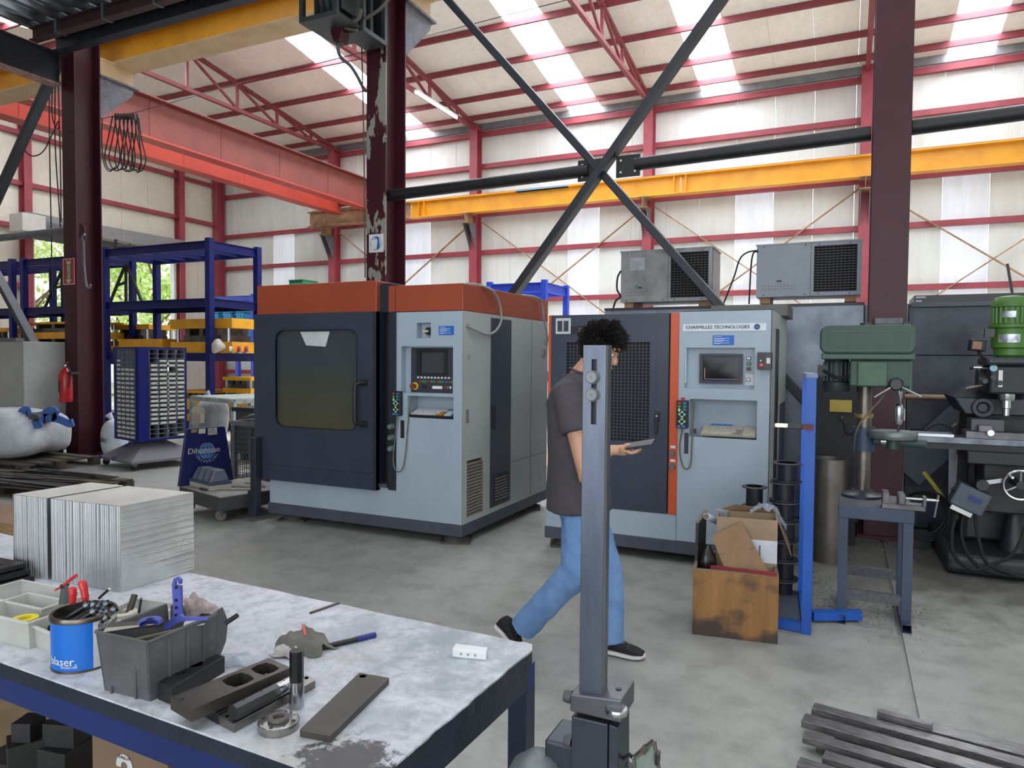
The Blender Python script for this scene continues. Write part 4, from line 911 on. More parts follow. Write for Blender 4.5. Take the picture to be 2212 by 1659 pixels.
c = pb(62, 482); build(MB().box(c.x-.3, c.x+.3, c.y-.35, c.y+.3, c.z-.28, c.z+.22), 'housing', M('lamp case', (200, 196, 186), .5), t, bevel=.02); build(MB().box(c.x-.2, c.x+.25, c.y+.3, c.y+.85, c.z-.15, c.z+.08), 'motor', GALV, t)
build(MB().bar(c+V(-.66, 0, 0), c, .06, .06), 'arm', GALV, t)
t = thing('fire_extinguisher', 'red fire extinguisher hung on the dark red column', 'extinguisher', (-11.0, 6.86, .92)); c = P(142, 830, Y=6.84); r_ = .095
ext = M('extinguisher red', (176, 28, 38), .3)
build(MB().lathe([(.001, -.27), (r_*.9, -.27), (r_, -.25), (r_, .14), (r_*.75, .2), (.035, .235), (.03, .25), (.001, .25)], c, ZA, 20), 'cylinder', ext, t)
build(MB().lathe([(r_+.001, -.17), (r_+.001, .05)], c, ZA, 10, a0=math.radians(200), a1=math.radians(275)), 'label', BLK, t); build(MB().lathe([(r_+.002, -.2), (r_+.002, -.12)], c, ZA, 8, a0=math.radians(205), a1=math.radians(262)), 'label', WHITE, t)
build(MB().lathe([(.02, .0), (.028, .02), (.02, .05)], c+ZA*.25, ZA, 10), 'valve', CHROME, t); build(MB().bar(c+V(-.03, 0, .31), c+V(.09, -.02, .33), .02, .015), 'lever', ext, t)
build(MB().tube(curve([c+V(.03, 0, .27), c+V(.11, -.02, .26), c+V(.13, -.02, .15), c+V(.12, -.03, -.05)], 6), .011, 7), 'hose', RUBBER, t); build(MB().box(c.x+.05, c.x+.16, c.y-.02, c.y+.13, c.z+.15, c.z+.19), 'bracket', BLK, t)
t = thing('wall_sign', 'red fire extinguisher sign with a pale green downward arrow', 'sign', (-10.75, 6.995, 2.6)); a = P(136, 559, Y=6.995); b_ = P(163, 615, Y=6.995)
build(MB().box(a.x, b_.x, 6.988, 6.998, b_.z, a.z), 'board', M('sign red', (170, 34, 44), .4), t); cx = (a.x+b_.x)/2; w = b_.x-a.x; h = a.z-b_.z; cz = (a.z+b_.z)/2
build(MB().ring([(a.x+.008, b_.z+.008), (b_.x-.008, b_.z+.008), (b_.x-.008, a.z-.008), (a.x+.008, a.z-.008)], [(a.x+.016, b_.z+.016), (b_.x-.016, b_.z+.016), (b_.x-.016, a.z-.016), (a.x+.016, a.z-.016)], (0, 6.986, 0), XA, ZA, YA*.002), 'border', WHITE, t)
ar = build(MB().prism([(-w*.16, h*.44), (0, h*.36), (w*.16, h*.44), (w*.16, h*.3), (w*.12, h*.28), (w*.12, -h*.3), (w*.24, -h*.3), (0, -h*.45), (-w*.24, -h*.3), (-w*.12, -h*.3), (-w*.12, h*.28), (-w*.16, h*.3)], (cx, 6.987, cz), XA, ZA, -YA*.002), 'arrow', M('sign pale green', (150, 214, 176), .5), t)
q = MB()
for ch, fz in zip('TÜPÜ', (.16, .03, -.1, -.23)): q.text(ch, (cx, 6.984, cz+h*fz), XA, ZA, w*.3)
build(q, 'lettering', BLK, ar); build(MB().text('YANGIN', (cx, 6.984, cz+h*.25), XA, ZA, w*.085), 'lettering', BLK, ar)
t = thing('hook_rod', 'thin steel hook rod hanging on the extinguisher column', 'hook', P(180, 560, Y=6.97)); k = lambda x, y: P(x, y, Y=6.96)
build(MB().tube(curve([k(183, 506), k(178, 512), k(180, 525), k(181, 560), k(184, 600), k(187, 618), k(193, 622), k(196, 615)], 5), .018, 7), 'rod', DULLGREY, t); build(MB().prism([(0, .12), (.11, .04), (.11, -.16), (-.02, -.1)], P(176, 498, Y=6.999), XA, ZA, -YA*.03), 'hanger', OX, t)
# glove sign on the peeling column
t = thing('wall_sign', 'white sign with a blue disc showing a protective glove', 'sign', (-5.1, 6.995, 2.9)); a = P(797, 507, Y=6.99); b_ = P(828, 544, Y=6.99); cx, cz = (a.x+b_.x)/2, (a.z+b_.z)/2; w = b_.x-a.x
build(MB().box(a.x, b_.x, 6.99, 6.998, b_.z, a.z), 'board', WHITE, t); d_ = build(MB().prism(circ(0, 0, w*.39, 24), (cx, 6.988, cz), XA, ZA, -YA*.002), 'disc', M('sign blue', (24, 104, 190), .45), t)
build(MB().prism([(-.07, -.14), (.05, -.15), (.07, .02), (.05, .06), (.04, .0), (.03, .08), (.01, .02), (0, .09), (-.02, .03), (-.03, .08), (-.05, .02), (-.07, .05), (-.08, -.02)], (cx-.02, 6.985, cz+.02), XA*w/.33, ZA*w/.33, -YA*.002), 'glove', WHITE, d_)
q = MB()
for i in range(4): q.tube(curve([V(cx+.035+i*.012, 6.985, cz+.1-i*.01), V(cx+.05+i*.01, 6.985, cz+.04), V(cx+.06, 6.985, cz-.03-i*.012)], 3), .003, 4)
build(q, 'glove_outline', WHITE, d_)

# ------------------------------------------------------------------ festoon cable bundle and hanging cables
t = thing('festoon_cable', 'bunch of looped black cables on a wire by the orange crane', 'cable', P(270, 300, Y=9.0)); fy = 9.0
k = lambda x, y: P(x, y, Y=fy)
pA, pB = k(222, 256), k(292, 243)
build(MB().tube([k(200, 260), pB, P(520, 180, Y=fy), P(1400, -45, Y=fy)], .006, 5), 'wire', BLACK, t)
for i in range(7):
    px = 252+i*6.5; build(MB().box(k(px, 250).x-.02, k(px, 250).x+.02, fy-.03, fy+.03, k(px, 252).z-.05, k(px, 246).z), 'trolley', BLACKSTEEL, t)
    lo = 372-abs(i-3)*2+R.uniform(-4, 3); wd = 13+R.uniform(-3, 5); off = R.uniform(-4, 4)
    q = MB(); yy = .02*(i-3)
    pts = [k(px-2, 252), k(px-4-wd*.3+off, 300), k(px-wd+off, 340), k(px-wd*.6+off, 364), k(px+off, lo), k(px+wd*.7+off, 362), k(px+wd+off, 338), k(px+4+wd*.3, 300), k(px+2, 252)]
    build(q.tube([p+YA*yy for p in curve(pts, 5)], .011, 6), 'loop', RUBBER, t)
build(MB().tube(curve([k(221, 256), k(220, 300), k(224, 350), k(236, 370), k(250, 360)], 6), .011, 6), 'loop', RUBBER, t); build(MB().tube(curve([k(296, 246), k(303, 320), k(305, 350), k(299, 372), k(290, 365)], 6), .012, 6), 'loop', RUBBER, t)
t = thing('hanging_cable', 'thin black cables hanging beside the extinguisher column', 'cable', P(125, 400, Y=7.6)); k = lambda x, y: P(x, y, Y=7.6)
for pts in (((119, 110), (112, 230), (118, 270), (126, 278), (128, 258)), ((106, 110), (107, 300), (109, 420), (112, 560), (113, 640)), ((120, 110), (119, 300), (126, 420), (131, 500)), ((46, 312), (60, 332), (75, 337), (95, 325), (115, 285), (126, 262)), ((124, 110), (130, 330), (132, 480))):
    build(MB().tube(curve([k(*p) for p in pts], 6), .01, 6), 'cable', RUBBER, t)
# hoist drive and red plug box hanging at the head of the peeling column
t = thing('hoist_unit', 'dark open hoist drive with coiled cables at the column head', 'hoist', P(720, 40, Y=6.8)); k = lambda x, y, Y=6.75: P(x, y, Y=Y)
HD = M('hoist dark green grey', (62, 68, 68), .5, col2=(46, 50, 50), scale=5)
def frame_box(x0, x1, y0, y1, Y0, Y1, nm):
    a, b_ = k(x0, y1, Y0), k(x1, y0, Y0); o_ = build(MB().box(a.x, b_.x, Y0, Y1, a.z, a.z+.05), nm, HD, t)
    for x in (a.x, b_.x-.05):
        for yy in (Y0, Y1-.05): build(MB().box(x, x+.05, yy, yy+.05, a.z+.05, b_.z), 'upright', HD, o_)
    build(MB().box(a.x+.05, b_.x-.05, Y1-.02, Y1-.01, a.z+.05, b_.z), 'back_sheet', BLACK, o_); return a, b_
a, b_ = frame_box(646, 726, -60, 50, 6.1, 6.75, 'drive_tray'); build(MB().cyl((a.x+.15, 6.4, a.z+.3), (b_.x-.1, 6.4, a.z+.3), .16, n=18), 'motor', GALV, t)
for i in range(5): build(MB().box(a.x+.12+i*.09, a.x+.14+i*.09, 6.2, 6.6, a.z+.11, a.z+.49), 'fin', HD, t)
a, b_ = frame_box(738, 785, -60, 76, 6.45, 6.9, 'cable_tray')
build(MB().tube(curve([k(760, 0, 6.4), k(732, 20, 6.4), k(736, 42, 6.4), k(755, 50, 6.4), k(775, 40, 6.4), k(780, 20, 6.4)], 6), .022, 8), 'conduit', M('dusty conduit', (96, 92, 86), .6), t)
build(MB().tube(curve([k(725, 40, 6.4), k(745, 60, 6.4), k(772, 66, 6.4)], 6), .015, 8), 'conduit', M('dusty conduit', (96, 92, 86), .6), t)
build(MB().tube(curve([k(790, 40, 6.5), k(820, 20, 6.5), k(842, -5, 6.5)], 6), .018, 8), 'conduit', M('dusty conduit', (96, 92, 86), .6), t)
a = k(719, 95, 6.4); b_ = k(744, 45, 6.4)
build(MB().prism([(0, .1), (.04, 0), (b_.x-a.x-.04, 0), (b_.x-a.x, .1), (b_.x-a.x, b_.z-a.z), (0, b_.z-a.z)], (a.x, 6.36, a.z), XA, ZA, YA*.14), 'plug_box', OX, t, bevel=.008)
build(MB().tube(curve([k(731, 95, 6.42), k(731, 112, 6.42), k(740, 128, 6.5), k(757, 142, 6.6), k(772, 165, 6.75), k(782, 185, 6.9), k(791, 198, 6.98)], 6), .02, 9), 'cable', M('flexible conduit', (84, 92, 92), .5), t)
build(MB().tube([k(781, 75, 6.95), k(786, 300, 6.95), k(789, 600, 6.95)], .008, 6), 'cable', M('thin green cable', (70, 78, 70), .5), t)

# ------------------------------------------------------------------ rotating bin cabinet
ct = P(318, 1000, Z=0); th = math.radians(41)
t = thing('bin_carousel', 'blue rotating cabinet of small labelled parts bins on castors', 'cabinet', (-9.02, 7.02, 0), rz=0, local=True)
zb, zc = .38, 1.68; hw = .35; rz = math.radians(-12.7)
def rot(q):
    c_, s_ = math.cos(rz), math.sin(rz)
    for p in q.v: p.x, p.y = p.x*c_-p.y*s_, p.x*s_+p.y*c_
    return q
BLUEC = M('carousel blue', (13, 25, 106), .5, spec=.3, col2=(12, 22, 92), scale=2); BINI = M('bin grey', (112, 118, 128), .5); BINL = M('bin label', (214, 210, 196), .6, col2=(176, 172, 160), scale=25)
build(rot(MB().box(-hw, hw, -hw, hw, zb, zb+.03)), 'floor_plate', BLUEC, t); build(rot(MB().box(-hw, hw, -hw, hw, zc-.03, zc)), 'top_plate', BLUEC, t)
build(rot(MB().box(-hw+.2, hw-.2, -hw+.2, hw-.2, zb+.03, zc-.03)), 'core', BLUEC, t)
def face(k, wcol, seed):
    rr = random.Random(seed); a = -math.pi/2+k*math.pi/2; c_, s_ = math.cos(k*math.pi/2), math.sin(k*math.pi/2)
    def rotf(q):
        for p in q.v: p.x, p.y = p.x*c_-p.y*s_, p.x*s_+p.y*c_
        return rot(q)
    bx0, bx1 = (-hw+.12, hw-.045) if k == 0 else (-hw+.17, hw-.03)
    for w0, w1 in ((-hw, bx0), (bx1, hw)): build(rotf(MB().box(w0, w1, -hw, -hw+.02, zb+.03, zc-.03)), 'board', BLUEC, t)
    rows = 20; cw = (bx1-bx0)/4; rh = (zc-zb-.06)/rows; q = MB()
    for i in range(5): q.box(bx0+i*cw-.004, bx0+i*cw+.004, -hw, -hw+.2, zb+.03, zc-.03)
    for j in range(rows+1): q.box(bx0, bx1, -hw, -hw+.2, zb+.03+j*rh-.003, zb+.03+j*rh+.003)
    g_ = build(rotf(q), 'bin_grid', BINI, t)
    for j in range(rows):
        for i in range(4):
            top = j >= rows-2-(1 if i == 0 and k == 1 else 0) if k == 1 else (j >= rows-4 and not (i == 0 and j < rows-2))
            if top or (k == 1 and j < 3 and not (i == 3 and j == 0)) or (k == 1 and (i, j) in ((2, rows-5), (3, 3))): continue
            x = bx0+(i+.5)*cw; z = zb+.03+j*rh; b_ = build(rotf(MB().box(x-cw*.44, x+cw*.44, -hw-.012, -hw+.1, z+.006, z+rh*.72)), 'bin', BINI, t)
            lw = cw*rr.uniform(.3, .42); build(rotf(MB().box(x-lw, x+lw, -hw-.015, -hw-.012, z+.012, z+rh*rr.uniform(.58, .72))), 'label', BINL, b_)
face(0, 0, 5); face(1, 0, 6)
build(MB().cyl((0, 0, .33), (0, 0, .4), .09), 'pivot', BLK, t)
bw = .5; q = MB(); q.add([(-bw, -bw, .13), (bw, -bw, .13), (bw, bw, .13), (-bw, bw, .13), (-.14, -.14, .36), (.14, -.14, .36), (.14, .14, .36), (-.14, .14, .36), (-bw, -bw, .1), (bw, -bw, .1), (bw, bw, .1), (-bw, bw, .1)],
      [(0, 1, 5, 4), (1, 2, 6, 5), (2, 3, 7, 6), (3, 0, 4, 7), (4, 5, 6, 7), (8, 9, 1, 0), (9, 10, 2, 1), (10, 11, 3, 2), (11, 8, 0, 3)])
def mat_dusty():
    m, tt, b = nodes('dusty blue base'); mp = coords(tt); n = N(tt, 'TexNoise', Scale=2.2, Detail=3); L(tt, mp, n)
    r = ramp(tt, n, [(.36, lin((40, 50, 130))), (.42, lin((110, 106, 112)))]); tt.links.new(r.outputs[0], b.inputs['Base Color']); b.inputs['Roughness'].default_value = .7; return m
build(rot(q), 'pyramid_base', mat_dusty(), t)
for x, y in ((-.43, -.43), (.43, -.43), (.43, .43), (-.43, .43)):
    f_ = build(rot(MB().box(x-.03, x+.03, y-.03, y+.03, .06, .1)), 'castor', GALV, t); q = MB().lathe([(.001, -.015), (.045, -.015), (.045, .015), (.001, .015)], (x, y, .046), XA, 14); build(rot(q), 'wheel', RUBBER, f_)

# ------------------------------------------------------------------ big white bag on pallet, smaller sacks
def mat_woven(name, c1, c2, al=1.):
    m, t, b = nodes(name); mp = coords(t); w1 = N(t, 'TexNoise', Scale=3.5, Detail=6, Roughness=.6); L(t, mp, w1); w2 = N(t, 'TexNoise', Scale=30, Detail=2); L(t, mp, w2)
    r = ramp(t, w1, [(.35, lin(c1)), (.7, lin(c2))]); t.links.new(r.outputs[0], b.inputs['Base Color']); b.inputs['Roughness'].default_value = .55
    bp = N(t, 'Bump', Strength=.7, Distance=.06); t.links.new(w1.outputs[0], bp.inputs['Height']); t.links.new(bp.outputs[0], b.inputs['Normal']); return m
BAGW = mat_woven('woven white plastic', (206, 210, 216), (180, 184, 190)); BAGC = mat_woven('clear plastic sack', (170, 174, 178), (130, 134, 138))
BSTRAP = M('blue strap', (70, 110, 186), .6); WOOD = M('pallet wood', (150, 124, 94), .8, col2=(112, 90, 68), scale=6, stretch=(1, 4, 4)); WOODD = M('dark pallet wood', (88, 74, 60), .85, col2=(62, 54, 46), scale=6)
def sack(mb_c, r, seed, mat, k=.12, flat=.75, n=36, m_=24):
    rr = random.Random(seed); ws = [(V(rr.uniform(-1, 1), rr.uniform(-1, 1), rr.uniform(-.6, .6))*rr.uniform(2, 9), rr.uniform(0, 6)) for _ in range(12)]
    def fn(d):
        k_ = 1+k*sum(math.sin(w_.dot(d)+p_)*2.5/(1+w_.length) for w_, p_ in ws)/3
        e = (abs(d.x)**4+abs(d.y)**4+abs(d.z)**4)**-.25; e2 = 1+(e-1)*flat
        return k_*e2*(1.0 if d.z > -.3 else 1.0)
    return MB().sphere(mb_c, r, n, m_, fn)
pb0 = P(70, 1025, Z=0)
def pallet(lab, cx, cy, L_, W_, rz, z0=0, mat=WOODD, n=5):
    t = thing('wooden_pallet', lab, 'pallet', (cx, cy, z0), rz=rz, local=True, group='wooden pallets')
    for i in range(n): x = -W_/2+(i+.5)*W_/n; build(MB().box(-L_/2, L_/2, x-W_/n*.36, x+W_/n*.36, .1, .12), 'deck_board', mat, t)
    for sx in (-1, 0, 1):
        for sy in (-1, 0, 1): build(MB().box(sx*(L_/2-.07)-.07, sx*(L_/2-.07)+.07, sy*(W_/2-.06)-.05, sy*(W_/2-.06)+.05, .02, .1), 'block', mat, t)
    for sy in (-1, 0, 1): build(MB().box(-L_/2, L_/2, sy*(W_/2-.06)-.05, sy*(W_/2-.06)+.05, 0, .02), 'runner', mat, t)
    return t
pallet('wooden pallet under the big white bag', -10.75, 6.15, 2.2, 1.1, .0)
t = thing('bulk_bag', 'big white bulk bag with blue lifting straps, full of metal swarf', 'bag', (-10.85, 6.2, .12))
build(sack((-10.86, 6.2, .47), (.9, .52, .34), 11, BAGW, .13, .8), 'bag', BAGW, t)
q = lambda x, y, Y=5.98: P(x, y, Y=Y)
for pts in (((42, 905), (46, 890), (60, 886), (62, 900), (52, 915), (80, 918), (90, 912)), ((95, 910), (95, 895), (112, 886), (124, 895), (112, 903)), ((96, 902), (125, 905), (150, 915), (158, 912)), ((0, 905), (20, 900), (45, 895))):
    st = MB(); c_ = curve([q(x, y) for x, y in pts], 6)
    for a, b_ in zip(c_, c_[1:]): st.bar(a, b_+(b_-a)*.1, .1, .022, YA)
    build(st, 'lifting_strap', BSTRAP, t)
sm = MB(); rr = random.Random(4); SW = M('metal swarf', (120, 120, 124), .35, .8, col2=(70, 70, 74), scale=60)
build(lump(P(85, 902, Y=6.1), (.2, .15, .1), 8, .2), 'swarf', SW, t, kind='stuff')
build(MB().obox(P(4, 918, Y=5.8), (.3, .01, .22), (.1, 0, 0)), 'print_patch', M('yellow print', (226, 176, 50), .5), t)
for i, (px, py, r, lab, mt) in enumerate(((225, 960, (.2, .17, .30), 'white sack lettered polinet at the foot of the rotating cabinet', BAGW), (252, 945, (.26, .22, .34), 'translucent plastic sack slumped behind the lettered white sack', BAGC), (400, 940, (.25, .3, .45), 'clear plastic sack beside the white table frame', BAGC))):
    cc = P(px, py+30, Z=0); cc.y += (.25, .55, 1.0)[i]; cc.x -= (.12, .3, .5)[i]
    t = thing('plastic_sack', lab, 'sack', (cc.x, cc.y, 0)); build(sack((cc.x, cc.y, r[2]*.86), r, 20+i, mt, .14, .35, 24, 18), 'sack', mt, t)
    nk = V(cc.x-.03, cc.y, r[2]*1.75); build(MB().tube([nk-ZA*.08, nk, nk+V(-.03, 0, .06), nk+V(-.07, -.02, .12)], [.1, .04, .03, .06], 9), 'tied_neck', mt, t)
    if i == 0: build(MB().text('polinet', V(cc.x, cc.y-r[1]*1.12, r[2]*.9), V(.94, -.34, 0).normalized()*1, ZA, .13), 'lettering', BLK, t)

# ------------------------------------------------------------------ pallet of dark strips, blue trolley with plywood at the edge
pc = P(150, 1075, Z=0)
pc = V(-8.55, 5.05, 0)
pallet('wooden pallet carrying thin dark steel strips', pc.x, pc.y, 2.2, .9, .12)
rr = random.Random(9)
for i in range(14):
    c = V(pc.x+rr.uniform(-.6, .7), pc.y+rr.uniform(-.38, .4), .128+.012*(i//4)); a = .12+rr.uniform(-.2, .2); ln = rr.uniform(.9, 1.7)
    o = build(MB().obox((0, 0, 0), (ln, rr.uniform(.05, .1), .008), (0, 0, 0)), 'steel_strip', BLACKSTEEL, loc=(0, 0, 0)); o.location = c; o.rotation_euler = (0, rr.uniform(-.01, .01), a)
    tag(o, 'thin dark steel strip in the loose heap on the pallet', 'strip', 'steel strips on the pallet')
# ------------------------------------------------------------------ weighing cart with the lettered blue plate, white table frame, wire basket
CARTB = M('cart dark blue', (24, 30, 84), .4, col2=(20, 26, 70), scale=2); CARTG = M('cart platform grey', (150, 146, 140), .7, col2=(124, 120, 114), scale=4); CARTD = M('cart edge dark', (62, 62, 64), .6)
org = V(-5.2, 4.76, 0); rz = math.radians(-16)
t = thing('weighing_cart', 'low platform cart with a tapering dark blue plate lettered Dihomsan UNIVERSAL', 'cart', org, rz=rz, local=True)
build(MB().box(-.85, 0, 0, .75, .12, .25), 'platform', CARTD, t, bevel=.008); build(MB().box(-.845, -.005, .005, .745, .25, .256), 'deck_sheet', CARTG, t)
for i, (x, y) in enumerate(((-.1, .1), (-.1, .65), (-.75, .1), (-.75, .65))):
    c_ = build(MB().bar((x, y, .12), (x-.03, y-.01, .06), .05, .04), 'castor', GALV, t); build(MB().lathe([(.001, -.018), (.05, -.018), (.055, -.01), (.055, .01), (.05, .018), (.001, .018)], (x-.04, y-.02, .056), V(.5, -.86, 0), 16), 'wheel', M('worn castor tyre', (120, 112, 104), .7), c_)
pl = build(MB().prism([(-.02, .0), (.56, .0), (.47, .56), (.45, .575), (.08, .575), (.06, .56)], (-.85, 0, .256), YA, ZA, XA*.035), 'blue_plate', CARTB, t, bevel=.008)
px_ = -.814; uy, cy, cz = YA, .27, .256+.335
gl = build(MB().prism(circ(0, 0, .085, 28), (px_, cy, cz), uy, ZA, XA*.0015), 'globe', M('globe pale blue', (84, 126, 176), .5), pl)
q = MB()
for f_ in (-.5, 0, .5):
    q.tube([V(px_+.002, cy+f_*.085*math.cos(a), cz+.085*math.sin(a)) for a in [(-math.pi/2+math.pi*i/12) for i in range(13)]], .0025, 4)
for f_ in (-.45, 0, .45): w_ = .085*math.sqrt(1-f_*f_); q.bar((px_+.002, cy-w_, cz+f_*.085), (px_+.002, cy+w_, cz+f_*.085), .003, .005)
build(q, 'meridians', CARTB, gl)
build(MB().text('Dihomsan', None or V(px_+.004, cy-.03, cz+.005), uy, V(0, .1, 1).normalized(), .082), 'lettering', M('cream lettering', (206, 198, 180), .5), pl)
q = MB()
for i, ch in enumerate('UNIVERSAL'):
    a = math.radians(205+130*i/8); u_ = V(0, -math.sin(a), math.cos(a)); q.text(ch, V(px_+.002, cy+.112*math.cos(a), cz+.112*math.sin(a)), u_, V(0, -math.cos(a), -math.sin(a)), .042)
build(q, 'lettering', M('pale lettering', (170, 178, 190), .5), pl)
for y, w_, h_, mt in ((.14, .06, .035, M('old label', (130, 120, 90), .6)), (.22, .07, .05, M('paper label', (190, 184, 170), .6)), (.33, .1, .07, M('printed label', (186, 182, 172), .6, col2=(60, 60, 60), scale=60))): build(MB().box(px_, px_+.002, y-w_/2, y+w_/2, .256+.565-h_, .256+.565), 'label', mt, pl)
t = thing('battery_charger', 'grey moulded box with a blue band lying on the cart platform', 'box', org+V(-.5, .34, .256), rz=rz, local=True)
CHG = M('charger grey', (98, 104, 118), .5, col2=(86, 92, 104))
build(MB().box(-.22, .22, -.11, .11, 0, .05), 'base', M('dusty cream', (176, 170, 158), .6), t, bevel=.006); build(MB().box(-.222, .222, -.112, .112, .05, .075), 'band', M('charger blue band', (64, 76, 104), .5), t, bevel=.004)
build(MB().hexa([V(-.2, -.1, .075), V(.2, -.1, .075), V(.2, .1, .075), V(-.2, .1, .075), V(-.18, -.045, .19), V(.18, -.045, .19), V(.18, .06, .19), V(-.18, .06, .19)]), 'cover', CHG, t, bevel=.012)
for x in (-.09, .03, .15): build(MB().bar((x, -.098, .082), (x, -.05, .186), .012, .008), 'rib', CARTD, t)
t = thing('cart_cable', 'pale coiled cable lying on the cart platform', 'cable', org+V(-.24, .36, .256), rz=rz, local=True)
build(MB().tube(curve([V(-.2, .25, .01), V(.0, .3, .01), V(.15, .27, .01), V(.1, .2, .01), (-.15, .02, .01), V(-.3, -.1, .01), V(-.2, -.2, .01), V(.05, -.05, .01), V(.2, .1, .012)], 6), .009, 6), 'cable', M('dusty cable', (150, 142, 130), .7), t)
t = thing('tape_pad', 'small dark flat pad on the cart beside the grey moulded box', 'pad', org+V(-.42, .2, .256), rz=rz, local=True); build(MB().box(-.06, .06, -.03, .03, 0, .018), 'pad', CARTD, t)
pp = build(MB().box(-5.03, -4.96, 4.96, 5.03, .06, .80), 'side_post', NAVYD, t1, bevel=.004)
build(MB().box(-5.06, -5.03, 4.96, 5.02, .06, .3), 'post_foot', NAVYD, pp)

PALE = M('worn pale paint', (176, 186, 184), .5, col2=(120, 126, 122), scale=9)
ta, tb, td = V(-10.39, 8.91, 0), V(-8.97, 8.5, 0), V(-9.45, 9.54, 0); ex = (tb-ta); ey = V(.28, .96, 0)*1.1
t = thing('table_frame', 'bare pale painted steel table frame in front of the tall blue rack', 'table', (ta+tb)/2)
for p in (ta, tb, ta+ey, tb+ey): build(MB().bar(p, p+ZA*.83, .07, .07), 'leg', PALE, t)
for a, b_ in ((ta, tb), (tb, tb+ey), (ta, ta+ey), (ta+ey, tb+ey)): build(MB().bar(a+ZA*.83, b_+ZA*.83, .07, .07), 'rail', PALE, t)
build(MB().hexa([p+ZA*z for z in (.866, .872) for p in (ta, tb, tb+ey, ta+ey)]), 'top_sheet', PALE, t)
bl = P(492, 1064, Z=0); bl = V(-6.75, 6.35, 0); t = thing('wire_basket', 'wire mesh basket holding a clear bag of metal swarf behind the cart', 'basket', bl+V(.5, .3, 0)); bw_, bd, bh = 1.4, .8, .72
q = MB(); WIRE = M('basket wire', (96, 98, 96), .5, .6)
for i in range(23): q.bar(bl+V(bw_*i/22, 0, .1), bl+V(bw_*i/22, 0, bh), .006, .006)
for i in range(11): q.bar(bl+V(0, 0, .1+(bh-.1)*i/10), bl+V(bw_, 0, .1+(bh-.1)*i/10), .006, .006)
build(q, 'wire_front', WIRE, t, kind='stuff')
q = MB()
for i in range(12): q.bar(bl+V(0, bd*i/11, .1), bl+V(0, bd*i/11, bh), .006, .006)
for i in range(11): q.bar(bl+V(0, 0, .1+(bh-.1)*i/10), bl+V(0, bd, .1+(bh-.1)*i/10), .006, .006)
build(q, 'wire_side', WIRE, t, kind='stuff')
build(MB().ring([(0, 0), (bw_, 0), (bw_, bd), (0, bd)], [(.04, .04), (bw_-.04, .04), (bw_-.04, bd-.04), (.04, bd-.04)], bl+ZA*bh, XA, YA, ZA*.06), 'rim', DULLGREY, t)
for x, y in ((.03, .03), (bw_-.03, .03), (.03, bd-.03), (bw_-.03, bd-.03)): build(MB().bar(bl+V(x, y, 0), bl+V(x, y, bh), .05, .05), 'leg', DULLGREY, t)
build(MB().box(bl.x, bl.x+bw_, bl.y, bl.y+bd, .09, .1), 'floor_mesh', DULLGREY, t)
t = thing('swarf_bag', 'clear plastic bag of glittering swarf sitting in the wire basket', 'bag', bl+V(.75, .4, .1))
build(sack(bl+V(.75, .4, .46), (.66, .33, .36), 31, BAGC, .06, .9), 'swarf', M('glittering swarf', (130, 134, 140), .25, .9, col2=(50, 52, 56), scale=90, bump=.8, bscale=80), t)
build(MB().grid(lambda a, b_: bl+V(.08+a*1.34, .05+b_*.7, bh+.07+.06*math.sin(a*7+b_*3)*math.sin(b_*5+1)+.05*math.sin(math.pi*a)), 18, 10), 'bag_mouth', BAGC, t, solid=.004)
# second dark container behind, small socket box on the post
t = thing('steel_bin', 'dark steel bin standing behind the wire basket', 'bin', (-8.2, 8.0, 0)); build(MB().box(-8.3, -6.9, 7.9, 8.7, .1, .78), 'body', CARTD, t, bevel=.01); build(MB().box(-8.34, -6.86, 7.86, 8.74, .74, .8), 'rim', DARK, t)
for x in (-8.2, -7.0): build(MB().box(x-.05, x+.05, 7.95, 8.6, 0, .1), 'skid', CARTD, t)
t = thing('cable_reel', 'cream double pulley clamped on the pale table frame', 'pulley', P(428, 900, Y=8.7)); c = P(428, 893, Y=8.72)
for s in (-1, 1): build(MB().lathe([(.001, -.02), (.06, -.02), (.06, .02), (.001, .02)], c+XA*s*.07+ZA*.05, V(.8, -.6, 0), 16), 'wheel', M('cream plastic', (206, 200, 184), .5), t)
build(MB().box(c.x-.09, c.x+.09, c.y-.03, c.y+.05, c.z-.16, c.z+.02), 'bracket', M('cream plastic', (206, 200, 184), .5), t)

# blue trolley with plywood sheets at the edge of the picture
t = thing('blue_trolley', 'blue trolley with a stack of plywood sheets, cut by the picture edge', 'trolley', (-4.9, 2.7, 0))
PLY = M('plywood face', (150, 122, 96), .6, col2=(120, 96, 76), scale=3); PLYE = M('plywood edge', (176, 142, 100), .7, col2=(110, 84, 58), scale=30, stretch=(.2, .2, 6))
def tz(px, py, Y): p = P(px, py, Y=Y); return p.x, p.z
YT = 2.75
xe, z_ = tz(28, 1160, YT)
build(MB().box(xe-1.4, xe, YT, YT+.36, P(10, 1205, Y=YT).z-.03, P(10, 1155, Y=YT).z), 'side_panel', M('trolley blue', (30, 92, 156), .45, col2=(26, 80, 140)), t)
zt_ = P(10, 1155, Y=YT).z
for k in range(6): build(MB().box(xe-1.4, xe+.01-.004*(k % 3), YT-.01, YT+.36, zt_+k*.014, zt_+k*.014+.012), 'plywood_sheet', PLY if k == 5 else PLYE, t)
build(MB().box(xe-1.35, xe-.05, YT+.05, YT+.32, .12, P(10, 1205, Y=YT).z-.03), 'cabinet', M('trolley blue', (30, 92, 156), .45), t)
for x in (xe-1.2, xe-.15): build(MB().lathe([(.001, -.02), (.06, -.02), (.06, .02), (.001, .02)], (x, YT+.18, .06), YA, 14), 'wheel', RUBBER, t)
